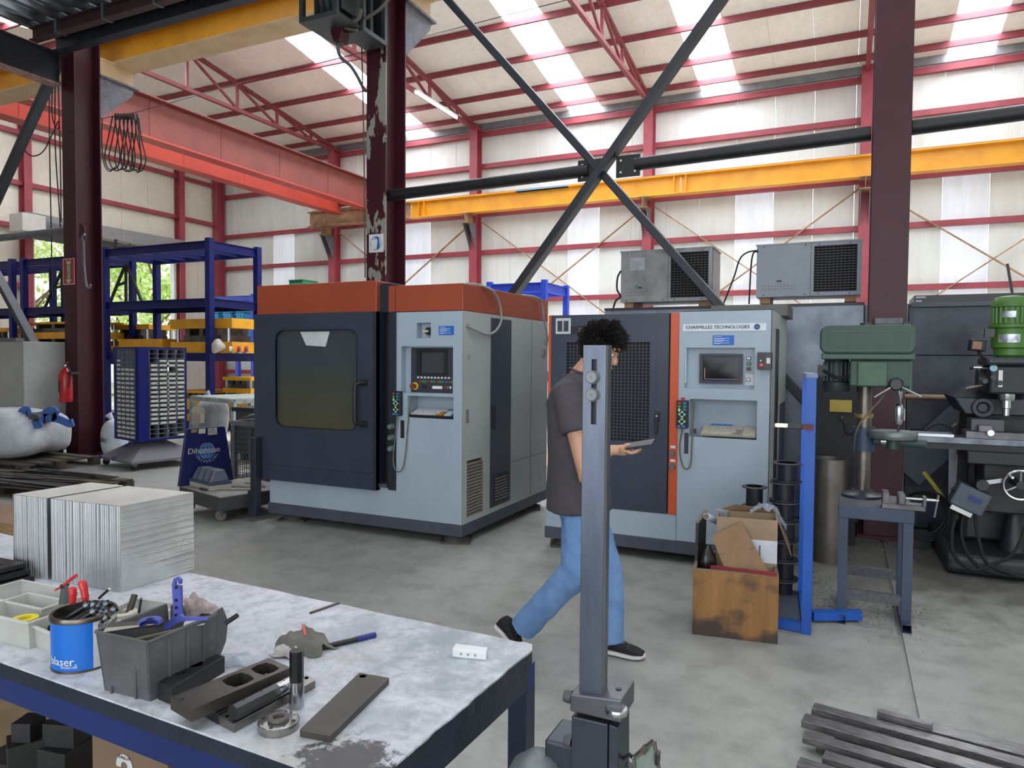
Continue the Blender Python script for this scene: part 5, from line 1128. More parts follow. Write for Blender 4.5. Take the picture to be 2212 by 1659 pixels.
# ------------------------------------------------------------------ sheet metal enclosures behind the drill press
SHEET = M('bare sheet steel', (140, 146, 158), .42, .5, col2=(92, 96, 106), scale=2.4, bump=.25, bscale=3.5); SHEETD = M('smoke stained sheet', (80, 85, 95), .5, .35, col2=(44, 47, 53), scale=2.2)
t = thing('sheet_enclosure', 'bright dented sheet metal enclosure carrying the two chillers', 'enclosure', (-1, 7.9, 0))
build(MB().box(-2.4, -.9, 7.49, 8.3, .02, 2.11), 'panel', SHEET, t, bevel=.006); build(MB().box(-.895, .145, 7.49, 8.3, .02, 2.11), 'panel', SHEET, t, bevel=.006); build(MB().box(-2.4, .145, 7.47, 7.49, 2.09, 2.115), 'edge_strip', DARK, t)
build(MB().box(.15, .52, 7.6, 8.3, .02, 2.1), 'panel', SHEET, t, bevel=.004)
t = thing('sheet_enclosure', 'dark smoke stained sheet metal enclosure behind the milling machine', 'enclosure', (1.6, 8, 0))
build(MB().box(.535, 2.9, 7.55, 8.3, 1.62, 2.06), 'panel', SHEETD, t, bevel=.004); build(MB().box(.535, 2.9, 7.55, 8.3, .93, 1.615), 'panel', SHEETD, t, bevel=.004); build(MB().box(.535, 2.9, 7.55, 8.3, .02, .925), 'panel', SHEETD, t, bevel=.004)
build(MB().box(.52, .55, 7.535, 7.55, .02, 2.06), 'edge_strip', BLK, t); build(MB().box(.53, 2.9, 7.5, 7.8, 2.06, 2.1), 'ledge', PLINTH, t)
build(MB().box(.56, 2.9, 7.56, 8.2, 2.1, 2.17), 'roof_box', BLK, t)
for i, z in enumerate((2.11, 2.145)): build(MB().box(.57, .62+.03*i, 7.553, 7.56, z, z+.015), 'vent_slot', GALV, t)
o = build(MB().bar((1.35, 7.75, 2.15), (1.30, 7.75, 2.45), .02, .02), 'upright_rod', BLACK, loc=(1.35, 7.75, 2.15)); tag(o, 'thin black rod standing up behind the green motor', 'rod')
t = thing('wall_pipe', 'tan horizontal pipe running behind the drill chuck towards the mill', 'pipe', (.6, 7.3, 1.2)); z1 = P(1990, 858, Y=7.3).z
build(MB().tube([V(-.02, 7.46, P(1870, 806, Y=7.46).z), V(.2, 7.45, P(1905, 825, Y=7.45).z), V(.5, 7.45, z1), V(1.25, 7.45, z1)], .022, 8), 'pipe', M('tan pipe', (178, 148, 120), .5), t)
# leaning plates and pole behind the stand
o = build(MB().obox((.98, 7.1, .42), (.32, .03, .84), (-.14, 0, 0)), 'steel_plate', M('scratched light plate', (150, 152, 158), .5, .4, col2=(116, 118, 124), scale=10), loc=(.98, 7.1, 0)); tag(o, 'pale scratched steel plate leaning behind the mill', 'plate')
o = build(MB().bar((.5, 7.36, .55), (1.1, 7.46, 1.2), .03, .32, V(-.7, 0, .7)), 'steel_plate', M('leaning grey blue sheet', (74, 82, 94), .5), loc=(.7, 7.2, .6)); tag(o, 'blue-grey steel sheet leaning diagonally against the dark enclosure', 'plate')
o = build(MB().bar((.62, 6.95, .62), (1.0, 6.8, .1), .025, .025), 'yellow_pole', M('yellow pole', (180, 168, 70), .5), loc=(.8, 6.9, .3)); tag(o, 'thin yellow pole leaning beside the pale plate', 'pole')
t = thing('cable_coil', 'coil of black cable on the floor at the column foot', 'cable', (.62, 6.8, 0))
for k in range(4): build(MB().tube(arc((.6+.01*k, 6.85-.02*k, .28), XA, V(0, .25, .97).normalized(), .17+.012*k, 0, 2*math.pi, 20), .01, 6), 'loop', RUBBER, t)
build(MB().box(.52, .66, 6.8, 6.95, 0, .1), 'holder', BLK, t)

# ------------------------------------------------------------------ tall blue frame door, work light, wire spools, steel tube
SBLUE = M('bright blue paint', (28, 86, 176), .4, col2=(24, 74, 156), scale=3)
t = thing('door_frame_stand', 'tall bright blue steel frame door standing beside the wire spools', 'frame', (-.2, 4.5, 0))
fa, fb = V(-.172, 4.36, 0), V(-.228, 5.02, 0)
build(MB().bar(fa, fa+ZA*1.46, .05, .07, YA), 'upright', SBLUE, t); build(MB().bar(fb, fb+ZA*1.47, .05, .1, YA), 'upright', M('bright blue face', (30, 96, 204), .4), t)
build(MB().bar(fa+ZA*1.47, fb+ZA*1.47, .06, .025), 'top_rail', M('dusty blue', (130, 140, 160), .6), t); build(MB().bar(fa+ZA*.03, fb+ZA*.03, .05, .05), 'bottom_rail', SBLUE, t)

build(MB().bar(fa+V(-.3, .02, .03), fa+V(.0, .0, .03), .05, .05), 'foot', SBLUE, t); build(MB().bar(fa+V(.02, .2, .04), fa+V(.28, .34, .04), .06, .05), 'foot', SBLUE, t)
build(MB().hexa([fa+V(-.3, .05, .02), fa+V(-.03, .05, .02), fb+V(-.03, 0, .02), fb+V(-.3, 0, .02), fa+V(-.3, .05, .035), fa+V(-.03, .05, .035), fb+V(-.03, 0, .035), fb+V(-.3, 0, .035)]), 'tray', PLINTH, t)
c = P(1734, 921, Y=4.33); t = thing('work_light', 'black pen work light glowing yellow, clipped on the blue frame', 'lamp', c)
build(MB().box(c.x-.075, c.x-.0, c.y-.02, c.y+.015, c.z-.017, c.z+.014), 'body', BLK, t, bevel=.004); build(MB().box(c.x, c.x+.055, c.y-.02, c.y+.02, c.z-.017, c.z+.014), 'clip', M('dark red clip', (96, 28, 30), .5), t)
build(MB().box(c.x-.15, c.x-.075, c.y-.017, c.y+.012, c.z-.012, c.z+.012), 'head', WHITE, t, bevel=.008); build(MB().box(c.x-.14, c.x-.085, c.y-.02, c.y-.017, c.z-.006, c.z+.006), 'lamp_strip', M('lit strip', (236, 246, 160), .5, emit=1.6), t)
SPOOL = M('spool black plastic', (26, 28, 38), .4, col2=(20, 22, 30), scale=4); SPE = M('spool rim worn', (70, 70, 76), .5)
def spool(x, y, z, r, h, lab):
    t = thing('wire_spool', lab, 'spool', (x, y, z), group='wire spools')
    build(MB().lathe([(.025, .0), (r*.66, .0), (r*.66, h), (.025, h)], (x, y, z), ZA, 22), 'drum', SPOOL, t)
    for zz in (z, z+h-.01): build(MB().lathe([(.025, 0), (r*.97, 0), (r, .003), (r, .007), (r*.97, .01), (.025, .01)], (x, y, zz), ZA, 26), 'flange', SPE if zz > z else SPOOL, t)
    return t
x, y = P(1627, 1200, Y=5.0).x, 5.0
for i, lab in enumerate(('black wire spool at the bottom of the short stack behind the crate', 'second black wire spool from the floor in the short stack', 'third black wire spool from the floor in the short stack', 'fourth black wire spool from the floor in the short stack', 'topmost black wire spool of the short stack behind the crate')): spool(x, y, .0+i*.143, .082, .14, lab)
nm = ('floor', 'second', 'third', 'fourth', 'fifth', 'sixth', 'top')
for i in range(7): spool(P(1694, 1100, Y=4.95).x+(.0, .005, -.004, .004, 0, -.004, .012)[i], 4.95, i*.128, .093, .125, f'{nm[i]} black wire spool of the tall stack next to the blue frame')
t = thing('steel_tube', 'shiny upright steel tube standing behind the drill stand', 'tube', (-.13, 6.05, 0)); c = V(P(1790, 1100, Y=6.05).x, 6.05, 0)
build(MB().lathe([(.13, 0), (.13, .80), (.124, .80), (.124, 0)], c, ZA, 28), 'shell', M('brushed tube', (140, 132, 126), .38, .85, col2=(112, 106, 102), scale=6), t)
cp = P(1816, 877, Y=6.6); o = build(MB().box(cp.x-.085, cp.x+.085, 6.6, 6.62, cp.z-.05, cp.z+.05), 'yellow_plate', M('dull yellow plate', (170, 146, 60), .5), loc=cp); tag(o, 'small dull yellow plate hung behind the drill column', 'plate')
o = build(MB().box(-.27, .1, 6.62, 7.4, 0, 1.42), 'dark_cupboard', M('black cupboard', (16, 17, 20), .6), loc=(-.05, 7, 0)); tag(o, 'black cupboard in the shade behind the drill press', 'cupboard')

# ------------------------------------------------------------------ drill press on its stand
DG = M('drill press green', (50, 74, 62), .5, col2=(40, 60, 50), scale=4); DG2 = M('drill press pale green', (74, 102, 82), .55, col2=(56, 80, 66), scale=8); STEELC = M('greasy column steel', (120, 112, 106), .3, .9, col2=(82, 76, 72), scale=5)
STB = M('stand blue grey', (58, 70, 92), .5, col2=(48, 58, 78), scale=4); DUSTTOP = M('dusty bench top', (66, 68, 74), .6, col2=(92, 92, 96), scale=40)
YD = 4.95
t = thing('drill_press', 'old green bench drill press with belt guard and bright chuck', 'drill press', (.11, YD, .69))
cx = .11
build(MB().lathe([(.001, 0), (.12, 0), (.12, .02), (.07, .035), (.06, .05), (.001, .05)], (cx, YD+.06, .695), ZA, 24), 'base', DARK, t)
build(MB().cyl((cx, YD+.06, .71), (cx, YD+.06, 1.42), .047, n=22), 'column', STEELC, t); build(MB().cyl((cx, YD+.06, 1.2), (cx, YD+.06, 1.225), .056, n=22), 'collar', M('brass ring', (150, 130, 80), .4, .6), t)
cl = build(MB().lathe([(.047, 0), (.066, 0), (.066, .15), (.047, .15)], (cx, YD+.06, .99), ZA, 22), 'table_clamp', M('clamp blue grey', (46, 62, 84), .45), t)
build(MB().cyl((cx+.06, YD+.03, 1.06), (cx+.34, YD-.02, 1.06), .026), 'table_arm', M('arm green grey', (60, 78, 80), .5), cl); build(MB().cyl((cx+.1, YD+.025, 1.06), (cx+.14, YD+.02, 1.06), .034), 'arm_ring', CHROME, cl)
build(MB().tube(curve([V(cx-.07, YD, 1.1), V(cx-.1, YD-.04, 1.11), V(cx-.11, YD-.06, 1.17), V(cx-.125, YD-.07, 1.19)], 5), .012, 8), 'crank', BLK, cl); build(MB().sphere((cx-.128, YD-.07, 1.2), (.017, .017, .022), 10, 8), 'crank_ball', BLK, cl)
build(MB().lathe([(.001, 0), (.13, 0), (.135, .012), (.135, .038), (.13, .045), (.001, .045)], (.27, YD-.02, 1.085), ZA, 30), 'work_table', M('table cast grey', (118, 124, 122), .4, .5, col2=(90, 96, 94), scale=9), t)
build(MB().cyl((.27, YD-.02, 1.02), (.27, YD-.02, 1.085), .035), 'table_boss', DG, t)
# head casting
build(MB().box(.02, .36, YD-.13, YD+.17, 1.40, 1.565), 'head', DG, t, bevel=.012); build(MB().box(.065, .225, YD-.15, YD-.13, 1.405, 1.55), 'cover_plate', DG2, t, bevel=.006)
build(MB().box(.345, .352, YD-.134, YD-.12, 1.38, 1.56), 'edge_light', DG2, t); build(MB().box(.3, .36, YD-.12, YD+.1, 1.375, 1.41), 'quill_nose', DG, t)
build(MB().box(-.14, .37, YD-.15, YD+.2, 1.565, 1.605), 'belt_tray', M('tray green', (58, 84, 72), .45), t, bevel=.008)
bg0 = build(MB().prism(rrect(-.15, .375, 1.6, 1.775, .05, 6), (0, YD-.16, 0), XA, ZA, YA*.34), 'belt_guard', DG, t, bevel=.012, seg=3)
build(MB().ring(rrect(-.122, .348, 1.618, 1.738, .01, 3), rrect(-.117, .343, 1.623, 1.733, .008, 3), (0, YD-.163, 0), XA, ZA, YA*.004), 'raised_panel', DG2, bg0); build(MB().sphere((.085, YD-.12, 1.782), .013, 10, 8), 'guard_knob', BLK, bg0)
build(MB().grid(lambda a, b_: V(-.1+a*.43, YD-.1+b_*.22, 1.7765), 4, 2), 'dust', M('dust film', (150, 148, 136), .9), bg0)
mo = build(MB().lathe([(.001, 0), (.075, 0), (.085, .02), (.085, .06), (.075, .07), (.075, .19), (.07, .21), (.001, .21)], (-.055, YD+.1, 1.36), ZA, 24), 'motor', M('motor dark green', (44, 58, 54), .5, col2=(34, 44, 42)), t)
for i in range(16):
    a = 2*math.pi*i/16; build(MB().box(-.055+.076*math.cos(a)-.004, -.055+.076*math.cos(a)+.004, YD+.1+.076*math.sin(a)-.004, YD+.1+.076*math.sin(a)+.004, 1.43, 1.55), 'fin', M('motor fin', (56, 70, 66), .5), mo)
build(MB().box(-.165, -.11, YD+.04, YD+.12, 1.46, 1.53), 'terminal_box', DARK, mo); build(MB().tube(curve([V(-.13, YD+.03, 1.495), V(-.06, YD-.03, 1.455), V(.0, YD-.03, 1.455), V(.06, YD-.02, 1.5)], 6), .009, 7), 'motor_cable', RUBBER, mo)
hub = build(MB().lathe([(.001, 0), (.034, 0), (.04, .008), (.04, .03), (.03, .04), (.001, .04)], (.272, YD-.13, 1.42), -YA, 20), 'feed_hub', BLK, t)
for a, ln in ((215, .14), (-28, .15), (-80, .13)): build(MB().cyl(V(.272, YD-.155, 1.42), V(.272+ln*math.cos(math.radians(a)), YD-.17, 1.42+ln*math.sin(math.radians(a))), .006, n=8), 'feed_handle', CHROME if a != -80 else BLK, hub)
ch = build(MB().lathe([(.001, .22), (.02, .22), (.02, .17), (.014, .16), (.012, .13), (.022, .12), (.026, .1), (.026, .03), (.018, .0), (.001, 0)], (.298, YD-.02, 1.17), ZA, 18), 'chuck', CHROME, t)
build(MB().cyl((.298, YD-.02, 1.11), (.298, YD-.02, 1.172), .007, n=10), 'drill_bit', BLACKSTEEL, ch); build(MB().cyl((.325, YD-.04, 1.2), (.325, YD-.04, 1.27), .008, n=8), 'chuck_guard', CHROME, ch)
build(MB().tube(curve([V(.235, YD-.05, 1.4), V(.2, YD-.08, 1.33), V(.13, YD-.1, 1.24), V(.08, YD-.1, 1.16), V(.06, YD-.06, 1.08), V(.06, YD+.04, .98)], 6), .006, 6), 'power_cable', M('tan cable', (110, 96, 80), .6), t)
t = thing('drill_stand', 'blue-grey square tube stand under the green drill press', 'stand', (.18, 4.8, 0)); sx0, sx1, sy0, sy1 = -.018, .372, 4.66, 5.12
build(MB().box(sx0-.005, sx1+.005, sy0, sy1, .62, .695), 'top', STB, t, bevel=.004); build(MB().box(sx0, sx1, sy0+.005, sy1, .695, .698), 'chip_dust', DUSTTOP, t)
for x in (sx0+.025, sx1-.025):
    for y in (sy0+.03, sy1-.03): build(MB().box(x-.026, x+.026, y-.026, y+.026, .05, .62), 'leg', STB, t)
for y, z in ((sy0+.03, .16), (sy1-.03, .2)): build(MB().box(sx0+.05, sx1-.05, y-.018, y+.018, z-.03, z+.03), 'cross_bar', DUSTTOP, t)
for x in (sx0+.025, sx1-.025): build(MB().ring([(-.026, 0), (.026, 0), (.026, .05), (-.026, .05)], [(-.022, .004), (.022, .004), (.022, .046), (-.022, .046)], (x, sy0-.06, 0), XA, ZA, YA*(sy1-sy0+.12)), 'foot_tube', STB, t)
t = thing('drill_vise', 'grey steel drill vise with a long screw on the drill stand', 'vise', (.3, 4.72, .698)); VS = M('vise steel', (112, 110, 112), .4, .6, col2=(84, 82, 84), scale=9)
build(MB().box(.21, .43, 4.66, 4.78, .7, .725), 'bed', VS, t); build(MB().box(.21, .245, 4.65, 4.79, .725, .79), 'fixed_jaw', VS, t, bevel=.004); build(MB().box(.29, .33, 4.65, 4.79, .725, .785), 'moving_jaw', VS, t, bevel=.008)
build(MB().cyl((.33, 4.72, .757), (.5, 4.72, .757), .008, n=10), 'screw', CHROME, t); build(MB().box(.42, .435, 4.68, 4.76, .725, .775), 'end_block', VS, t); build(MB().cyl((.497, 4.72, .79), (.48, 4.72, .66), .006, n=8), 'tommy_bar', CHROME, t)
c = P(1905, 700, Y=6.98); t = thing('column_box', 'small grey sheet box strapped to the drill press column', 'box', c)
a = P(1890, 688, Y=6.9); b_ = P(1950, 712, Y=6.9); build(MB().box(a.x, b_.x, 6.9, 6.99, b_.z-.06, a.z), 'box', PNL, t, bevel=.004); build(MB().box(a.x, b_.x, 6.895, 6.99, a.z-.045, a.z+.002), 'lid', DULLGREY, t)
for x in (a.x-.05, b_.x+.03): build(MB().box(x-.02, x+.03, 6.96, 6.99, a.z-.06, a.z-.03), 'strap', BLK, t)

# ------------------------------------------------------------------ milling machine
MILL = M('mill dark green grey', (48, 53, 58), .42, .2, col2=(30, 33, 36), scale=5); MILLD = M('mill grimy black', (34, 36, 39), .5, col2=(22, 23, 25), scale=6); MGR = M('mill motor green', (78, 122, 46), .45, col2=(60, 98, 38), scale=3)
MILLT = M('mill table ways', (120, 124, 130), .35, .7, col2=(80, 84, 90), scale=9)
YM = 6.3
t = thing('milling_machine', 'dark knee milling machine with a bright green motor head', 'milling machine', (1.3, 6.6, 0)); mx_ = 1.14
build(MB().box(.78, 2.0, 6.05, 7.3, 0, .16), 'base', MILLD, t, bevel=.05, seg=3)
build(MB().hexa([V(.95, 6.55, .16), V(1.9, 6.55, .16), V(1.9, 7.3, .16), V(.95, 7.3, .16), V(1.0, 6.6, 1.3), V(1.7, 6.6, 1.3), V(1.7, 7.25, 1.3), V(1.0, 7.25, 1.3)]), 'column', MILLD, t, bevel=.03)
tr_ = build(MB().hexa([V(.92, 6.35, 1.16), V(1.4, 6.35, 1.16), V(1.4, 7.0, 1.16), V(.92, 7.0, 1.16), V(.84, 6.35, 1.29), V(1.5, 6.35, 1.29), V(1.5, 7.0, 1.29), V(.84, 7.0, 1.29)]), 'turret', MILL, t, bevel=.01)
build(MB().hexa([V(.84, 6.35, 1.29), V(1.5, 6.35, 1.29), V(1.5, 7.0, 1.29), V(.84, 7.0, 1.29), V(.98, 6.4, 1.37), V(1.45, 6.4, 1.37), V(1.45, 6.9, 1.37), V(.98, 6.9, 1.37)]), 'turret_cap', MILL, t)
hd = build(MB().box(1.03, 1.3, 6.1, 6.5, 1.33, 1.535), 'head', MILLD, t, bevel=.015); build(MB().cyl((.98, 6.3, 1.42), (1.1, 6.3, 1.42), .1), 'head_pivot', MILL, t)
build(MB().box(1.0, 1.33, 6.06, 6.46, 1.535, 1.595), 'head_flange', MILL, hd, bevel=.02)
build(MB().lathe([(.055, 1.44), (.065, 1.46), (.065, 1.5), (.06, 1.535)], (mx_, 6.2, 0), ZA, 20), 'spindle_housing', MILL, hd)
build(MB().lathe([(.001, 1.28), (.05, 1.28), (.055, 1.3), (.055, 1.34), (.07, 1.35), (.07, 1.38), (.001, 1.38)], (mx_+.01, 6.2, 0), ZA, 20), 'quill', CHROME, hd); build(MB().lathe([(.001, 1.17), (.022, 1.17), (.022, 1.22), (.032, 1.225), (.032, 1.28), (.001, 1.28)], (mx_+.01, 6.2, 0), ZA, 18), 'tool_holder', CHROME, hd)
build(MB().box(mx_-.06, mx_-.035, 6.085, 6.1, 1.38, 1.5), 'depth_scale', WHITE, hd); build(MB().cyl((1.05, 6.09, 1.515), (1.05, 6.1, 1.515), .024), 'badge', M('pale blue badge', (150, 190, 210), .5), hd)
build(MB().cyl((.93, 6.15, 1.515), (1.03, 6.15, 1.515), .007, n=8), 'lever', CHROME, hd); build(MB().sphere((.925, 6.15, 1.515), .014, 10, 8), 'lever_ball', BLK, hd)
build(MB().tube([V(.9, 6.2, 1.36), V(1.0, 6.2, 1.385)], .012, 8), 'lever', STEELC, hd)
for x, z in ((1.0, 1.42), (1.05, 1.45), (1.09, 1.41)): build(MB().cyl((x, 6.08, z), (x, 6.12, z), .018), 'knob', MILL, hd)
mt_ = build(MB().lathe([(.001, 1.595), (.085, 1.595), (.1, 1.61), (.1, 1.655), (.118, 1.665), (.12, 1.80), (.135, 1.81), (.135, 1.83), (.11, 1.835), (.11, 1.955), (.122, 1.96), (.12, 2.0), (.1, 2.03), (.05, 2.04), (.001, 2.04)], (mx_+.03, 6.25, 0), ZA, 32), 'motor', MGR, t)
for i in range(22): a = 2*math.pi*i/22; build(MB().bar((mx_+.03+.116*math.cos(a), 6.25+.116*math.sin(a), 1.84), (mx_+.03+.116*math.cos(a), 6.25+.116*math.sin(a), 1.955), .012, .01), 'fin', MGR, mt_)
build(MB().lathe([(.1215, 1.70), (.1215, 1.76)], (mx_+.03, 6.25, 0), ZA, 8, a0=math.radians(225), a1=math.radians(290)), 'name_plate', M('foil plate', (190, 196, 204), .3, .6, col2=(120, 124, 130), scale=30), mt_); build(MB().lathe([(.123, 1.88), (.123, 1.925)], (mx_+.03, 6.25, 0), ZA, 6, a0=math.radians(235), a1=math.radians(275)), 'rating_plate', M('foil plate', (190, 196, 204), .3, .6), mt_)
sw_ = build(MB().obox((.96, 6.2, 1.68), (.1, .07, .085), (0, .1, .25)), 'switch_box', BLK, t, bevel=.008, label='black switch box with a copper coloured rocker'); build(MB().obox((.955, 6.155, 1.68), (.06, .008, .055), (0, .1, .25)), 'rocker', M('copper rocker', (150, 110, 90), .4), sw_)
build(MB().tube(curve([V(.97, 6.2, 1.64), V(.99, 6.2, 1.6), V(1.03, 6.2, 1.57)], 4), .012, 7), 'switch_cable', RUBBER, t); build(MB().box(1.0, 1.06, 6.15, 6.2, 1.74, 1.8), 'cable_port', BLK, t); build(MB().bar((.93, 6.17, 1.79), (1.02, 6.17, 1.79), .006, .006), 'pin', BLK, t)
# saddle, knee, table
kn = build(MB().box(1.02, 1.5, 6.2, 6.6, .45, .82), 'knee', MILLD, t, bevel=.015); build(MB().box(.9, 1.6, 6.05, 6.6, .82, .91), 'saddle', MILLD, t, bevel=.01); build(MB().cyl((1.25, 6.35, .16), (1.25, 6.35, .47), .06), 'knee_screw', MILL, t)
build(MB().lathe([(.1, .16), (.055, .45)], (1.25, 6.35, 0), ZA, 18), 'screw_guard', MILL, t)
tb_ = build(MB().box(.38, 2.1, 6.12, 6.4, .955, 1.0), 'table', MILLT, t, bevel=.003); build(MB().box(.4, 2.1, 6.14, 6.38, .91, .955), 'table_body', MILLD, t)
for y in (6.18, 6.25, 6.32): build(MB().box(.385, 2.1, y-.008, y+.008, 1.0, 1.0015), 'slot', MILLD, tb_)
wp = build(MB().box(.39, .82, 6.1, 6.3, 1.002, 1.022), 'guard_sheet', M('aluminium sheet', (186, 190, 194), .3, .8), t)
wh = build(MB().tube(arc((1.21, 5.98, .70), XA, ZA, .1, 0, 2*math.pi, 26), .012, 8), 'hand_wheel', CHROME, t)
for a in (90, 210, 330): build(MB().cyl((1.21, 5.98, .70), (1.21+.095*math.cos(math.radians(a)), 5.98, .7+.095*math.sin(math.radians(a))), .009, n=8), 'spoke', CHROME, wh)
build(MB().cyl((1.21, 5.96, .70), (1.21, 6.2, .70), .028), 'hub', MILL, wh); build(MB().cyl((1.15, 5.98, .76), (1.15, 5.9, .76), .01, n=8), 'grip', CHROME, wh)
build(MB().bar((1.0, 6.1, .68), (1.13, 6.08, .715), .02, .03), 'crank', CHROME, t); build(MB().cyl((1.0, 6.15, .67), (1.0, 6.05, .67), .04), 'crank_hub', MILL, t)
fb_ = build(MB().obox((.93, 6.12, .56), (.22, .16, .17), (0, .42, 0)), 'feed_box', M('feed box grey', (72, 82, 92), .45), t, bevel=.012, label='tilted grey feed motor box'); build(MB().obox((.87, 6.04, .475), (.14, .03, .03), (0, .42, 0)), 'light_edge', WHITE, fb_)
build(MB().obox((.955, 6.036, .565), (.085, .004, .035), (0, .42, 0)), 'blue_badge', M('badge indigo', (46, 48, 120), .5), fb_)
build(MB().cyl((.83, 6.1, .62), (.9, 6.1, .62), .006, n=8), 'lever', CHROME, fb_); build(MB().sphere((.825, 6.1, .62), .014, 10, 8), 'lever_ball', BLK, fb_)
for p in (((.86, 6.1, .5), (.82, 6.05, .3), (.84, 6.03, .14), (.95, 6.02, .06), (1.05, 6.02, .1), (1.2, 6.03, .22), (1.3, 6.1, .5)), ((.9, 6.1, .5), (.88, 6.05, .3), (.93, 6.03, .15), (1.05, 6.02, .06), (1.3, 6.0, .05)), ((.96, 6.1, .5), (.98, 6.04, .3), (1.04, 6.02, .12), (1.2, 6.0, .06))):
    build(MB().tube(curve([V(*q) for q in p], 6), .012, 7), 'cable', RUBBER, t)
MV = bpy.data.objects['milling_machine']
for i in range(9): build(MB().sphere((.66+i*.022, 6.36, 1.03+.05*math.sin(i*.35)), .012, 8, 6), 'coolant_link', BLK, t)
build(MB().tube(curve([V(.84, 6.36, 1.06), V(.87, 6.36, 1.08), V(.88, 6.36, 1.0)], 5), .012, 7), 'coolant_pipe', BLK, t)
t = thing('machine_vise', 'heavy grey machine vise clamped on the mill table', 'vise', (1.05, 6.22, 1.0)); VM = t
build(MB().box(.9, 1.35, 6.12, 6.36, 1.002, 1.05), 'bed', VS, t); build(MB().box(.93, 1.14, 6.16, 6.36, 1.05, 1.14), 'fixed_jaw', M('vise dark', (70, 72, 78), .4, .4), t, bevel=.006); build(MB().box(.97, 1.06, 6.1, 6.2, 1.05, 1.1), 'moving_jaw', VS, t, bevel=.006); build(MB().cyl((1.04, 6.05, 1.05), (1.04, 6.14, 1.05), .022), 'screw_end', CHROME, t)
rg = build(MB().lathe([(.03, 0), (.045, .01), (.045, .02), (.07, .02), (.075, .01), (.075, 0)], (1.03, 6.345, 1.215), -YA, 26), 'face_flange', MILL, bpy.data.objects['milling_machine'], label='round flange below the turret')

bpy.data.objects['milling_machine'].location.x -= .09; VM.location.x -= .09
# ------------------------------------------------------------------ wooden crate and the rubbish in it
def mat_crate():
    m, tt, b = nodes('varnished crate wood'); mp = coords(tt); st = coords(tt, (9, 9, .8))
    n1 = N(tt, 'TexNoise', Scale=1.5, Detail=6, Roughness=.65); L(tt, st, n1); n2 = N(tt, 'TexNoise', Scale=5, Detail=5); L(tt, mp, n2); sx = N(tt, 'SeparateXYZ'); L(tt, mp, sx)
    r1 = ramp(tt, n1, [(.3, lin((122, 82, 42))), (.7, lin((156, 112, 62)))])
    mr = N(tt, 'MapRange'); mr.inputs[1].default_value = .0; mr.inputs[2].default_value = .2; mr.inputs[3].default_value = .72; mr.inputs[4].default_value = .42; tt.links.new(sx.outputs[2], mr.inputs[0])
    gt = N(tt, 'Math', _operation='LESS_THAN'); tt.links.new(n2.outputs[0], gt.inputs[0]); tt.links.new(mr.outputs[0], gt.inputs[1])
    sb = N(tt, 'Math', _operation='SUBTRACT'); tt.links.new(mr.outputs[0], sb.inputs[0]); tt.links.new(n2.outputs[0], sb.inputs[1]); rs = ramp(tt, sb, [(.0, (0, 0, 0, 1)), (.14, (1, 1, 1, 1))])
    mx = N(tt, 'MixRGB'); mx.inputs[2].default_value = lin((66, 52, 42)); tt.links.new(rs.outputs[0], mx.inputs[0]); tt.links.new(r1.outputs[0], mx.inputs[1])
    tt.links.new(mx.outputs[0], b.inputs['Base Color']); b.inputs['Roughness'].default_value = .38; return m
CRW = mat_crate(); CRE = M('crate raw edge', (120, 108, 94), .8, col2=(92, 82, 72), scale=12)
fl, fr_ = P(1495, 1370, Z=0), P(1680, 1392, Z=0); ang = math.atan2(fr_.y-fl.y, fr_.x-fl.x); W_ = (fr_-fl).length; Hc = .375; D_ = .42
t = thing('wooden_crate', 'varnished stained plywood crate full of packaging', 'crate', fl, rz=ang, local=True); th_ = .018
build(MB().box(0, W_, 0, th_, 0, Hc), 'front_board', CRW, t, bevel=.002); build(MB().box(0, W_, D_-th_, D_, 0, Hc), 'back_board', CRW, t)
for x in (0, W_-th_): build(MB().box(x, x+th_, th_, D_-th_, 0, Hc+.0), 'side_board', CRW, t)
build(MB().box(th_, W_-th_, th_, D_-th_, 0, .02), 'bottom_board', CRE, t)
for x0, x1, y0, y1 in ((0, W_, 0, th_), (0, th_, th_, D_), (W_-th_, W_, th_, D_)): build(MB().box(x0, x1, y0, y1, Hc, Hc+.002), 'raw_edge', CRE, t)
def loc(x, y, z=0): return fl+V(x*math.cos(ang)-y*math.sin(ang), x*math.sin(ang)+y*math.cos(ang), z)
CARD = M('cardboard', (142, 112, 84), .85, col2=(126, 98, 72), scale=5); CARD2 = M('cardboard light', (160, 136, 112), .85, col2=(142, 120, 96), scale=5)
t = thing('cardboard_box', 'open cardboard box with a white label standing up in the crate', 'box', loc(.1, .2, .02), rz=ang, local=True); bx0, bx1, by0, by1, bz0, bz1 = .02, .355, .0, .2, .2, .62
q = MB(); q.ring([(bx0, by0), (bx1, by0), (bx1, by1), (bx0, by1)], [(bx0+.005, by0+.005), (bx1-.005, by0+.005), (bx1-.005, by1-.005), (bx0+.005, by1-.005)], (0, 0, bz0), XA, YA, ZA*(bz1-bz0)); q.box(bx0, bx1, by0, by1, bz0, bz0+.01)
build(q, 'carton', CARD2, t); build(MB().box(bx0+.19, bx1-.0, by0-.002, by0, .37, .5), 'shipping_label', M('shipping label', (206, 208, 216), .6), t); build(MB().box(bx0+.235, bx0+.245, by0-.003, by0-.002, .39, .47), 'barcode', M('label ink', (110, 110, 118), .6), t)
build(MB().hexa([V(bx0, by1-.006, bz1), V(bx1, by1-.006, bz1), V(bx1, by1, bz1), V(bx0, by1, bz1), V(bx0+.1, by1-.03, bz1+.045), V(bx1-.02, by1-.03, bz1+.03), V(bx1-.02, by1-.024, bz1+.03), V(bx0+.1, by1-.024, bz1+.045)]), 'flap', CARD, t)
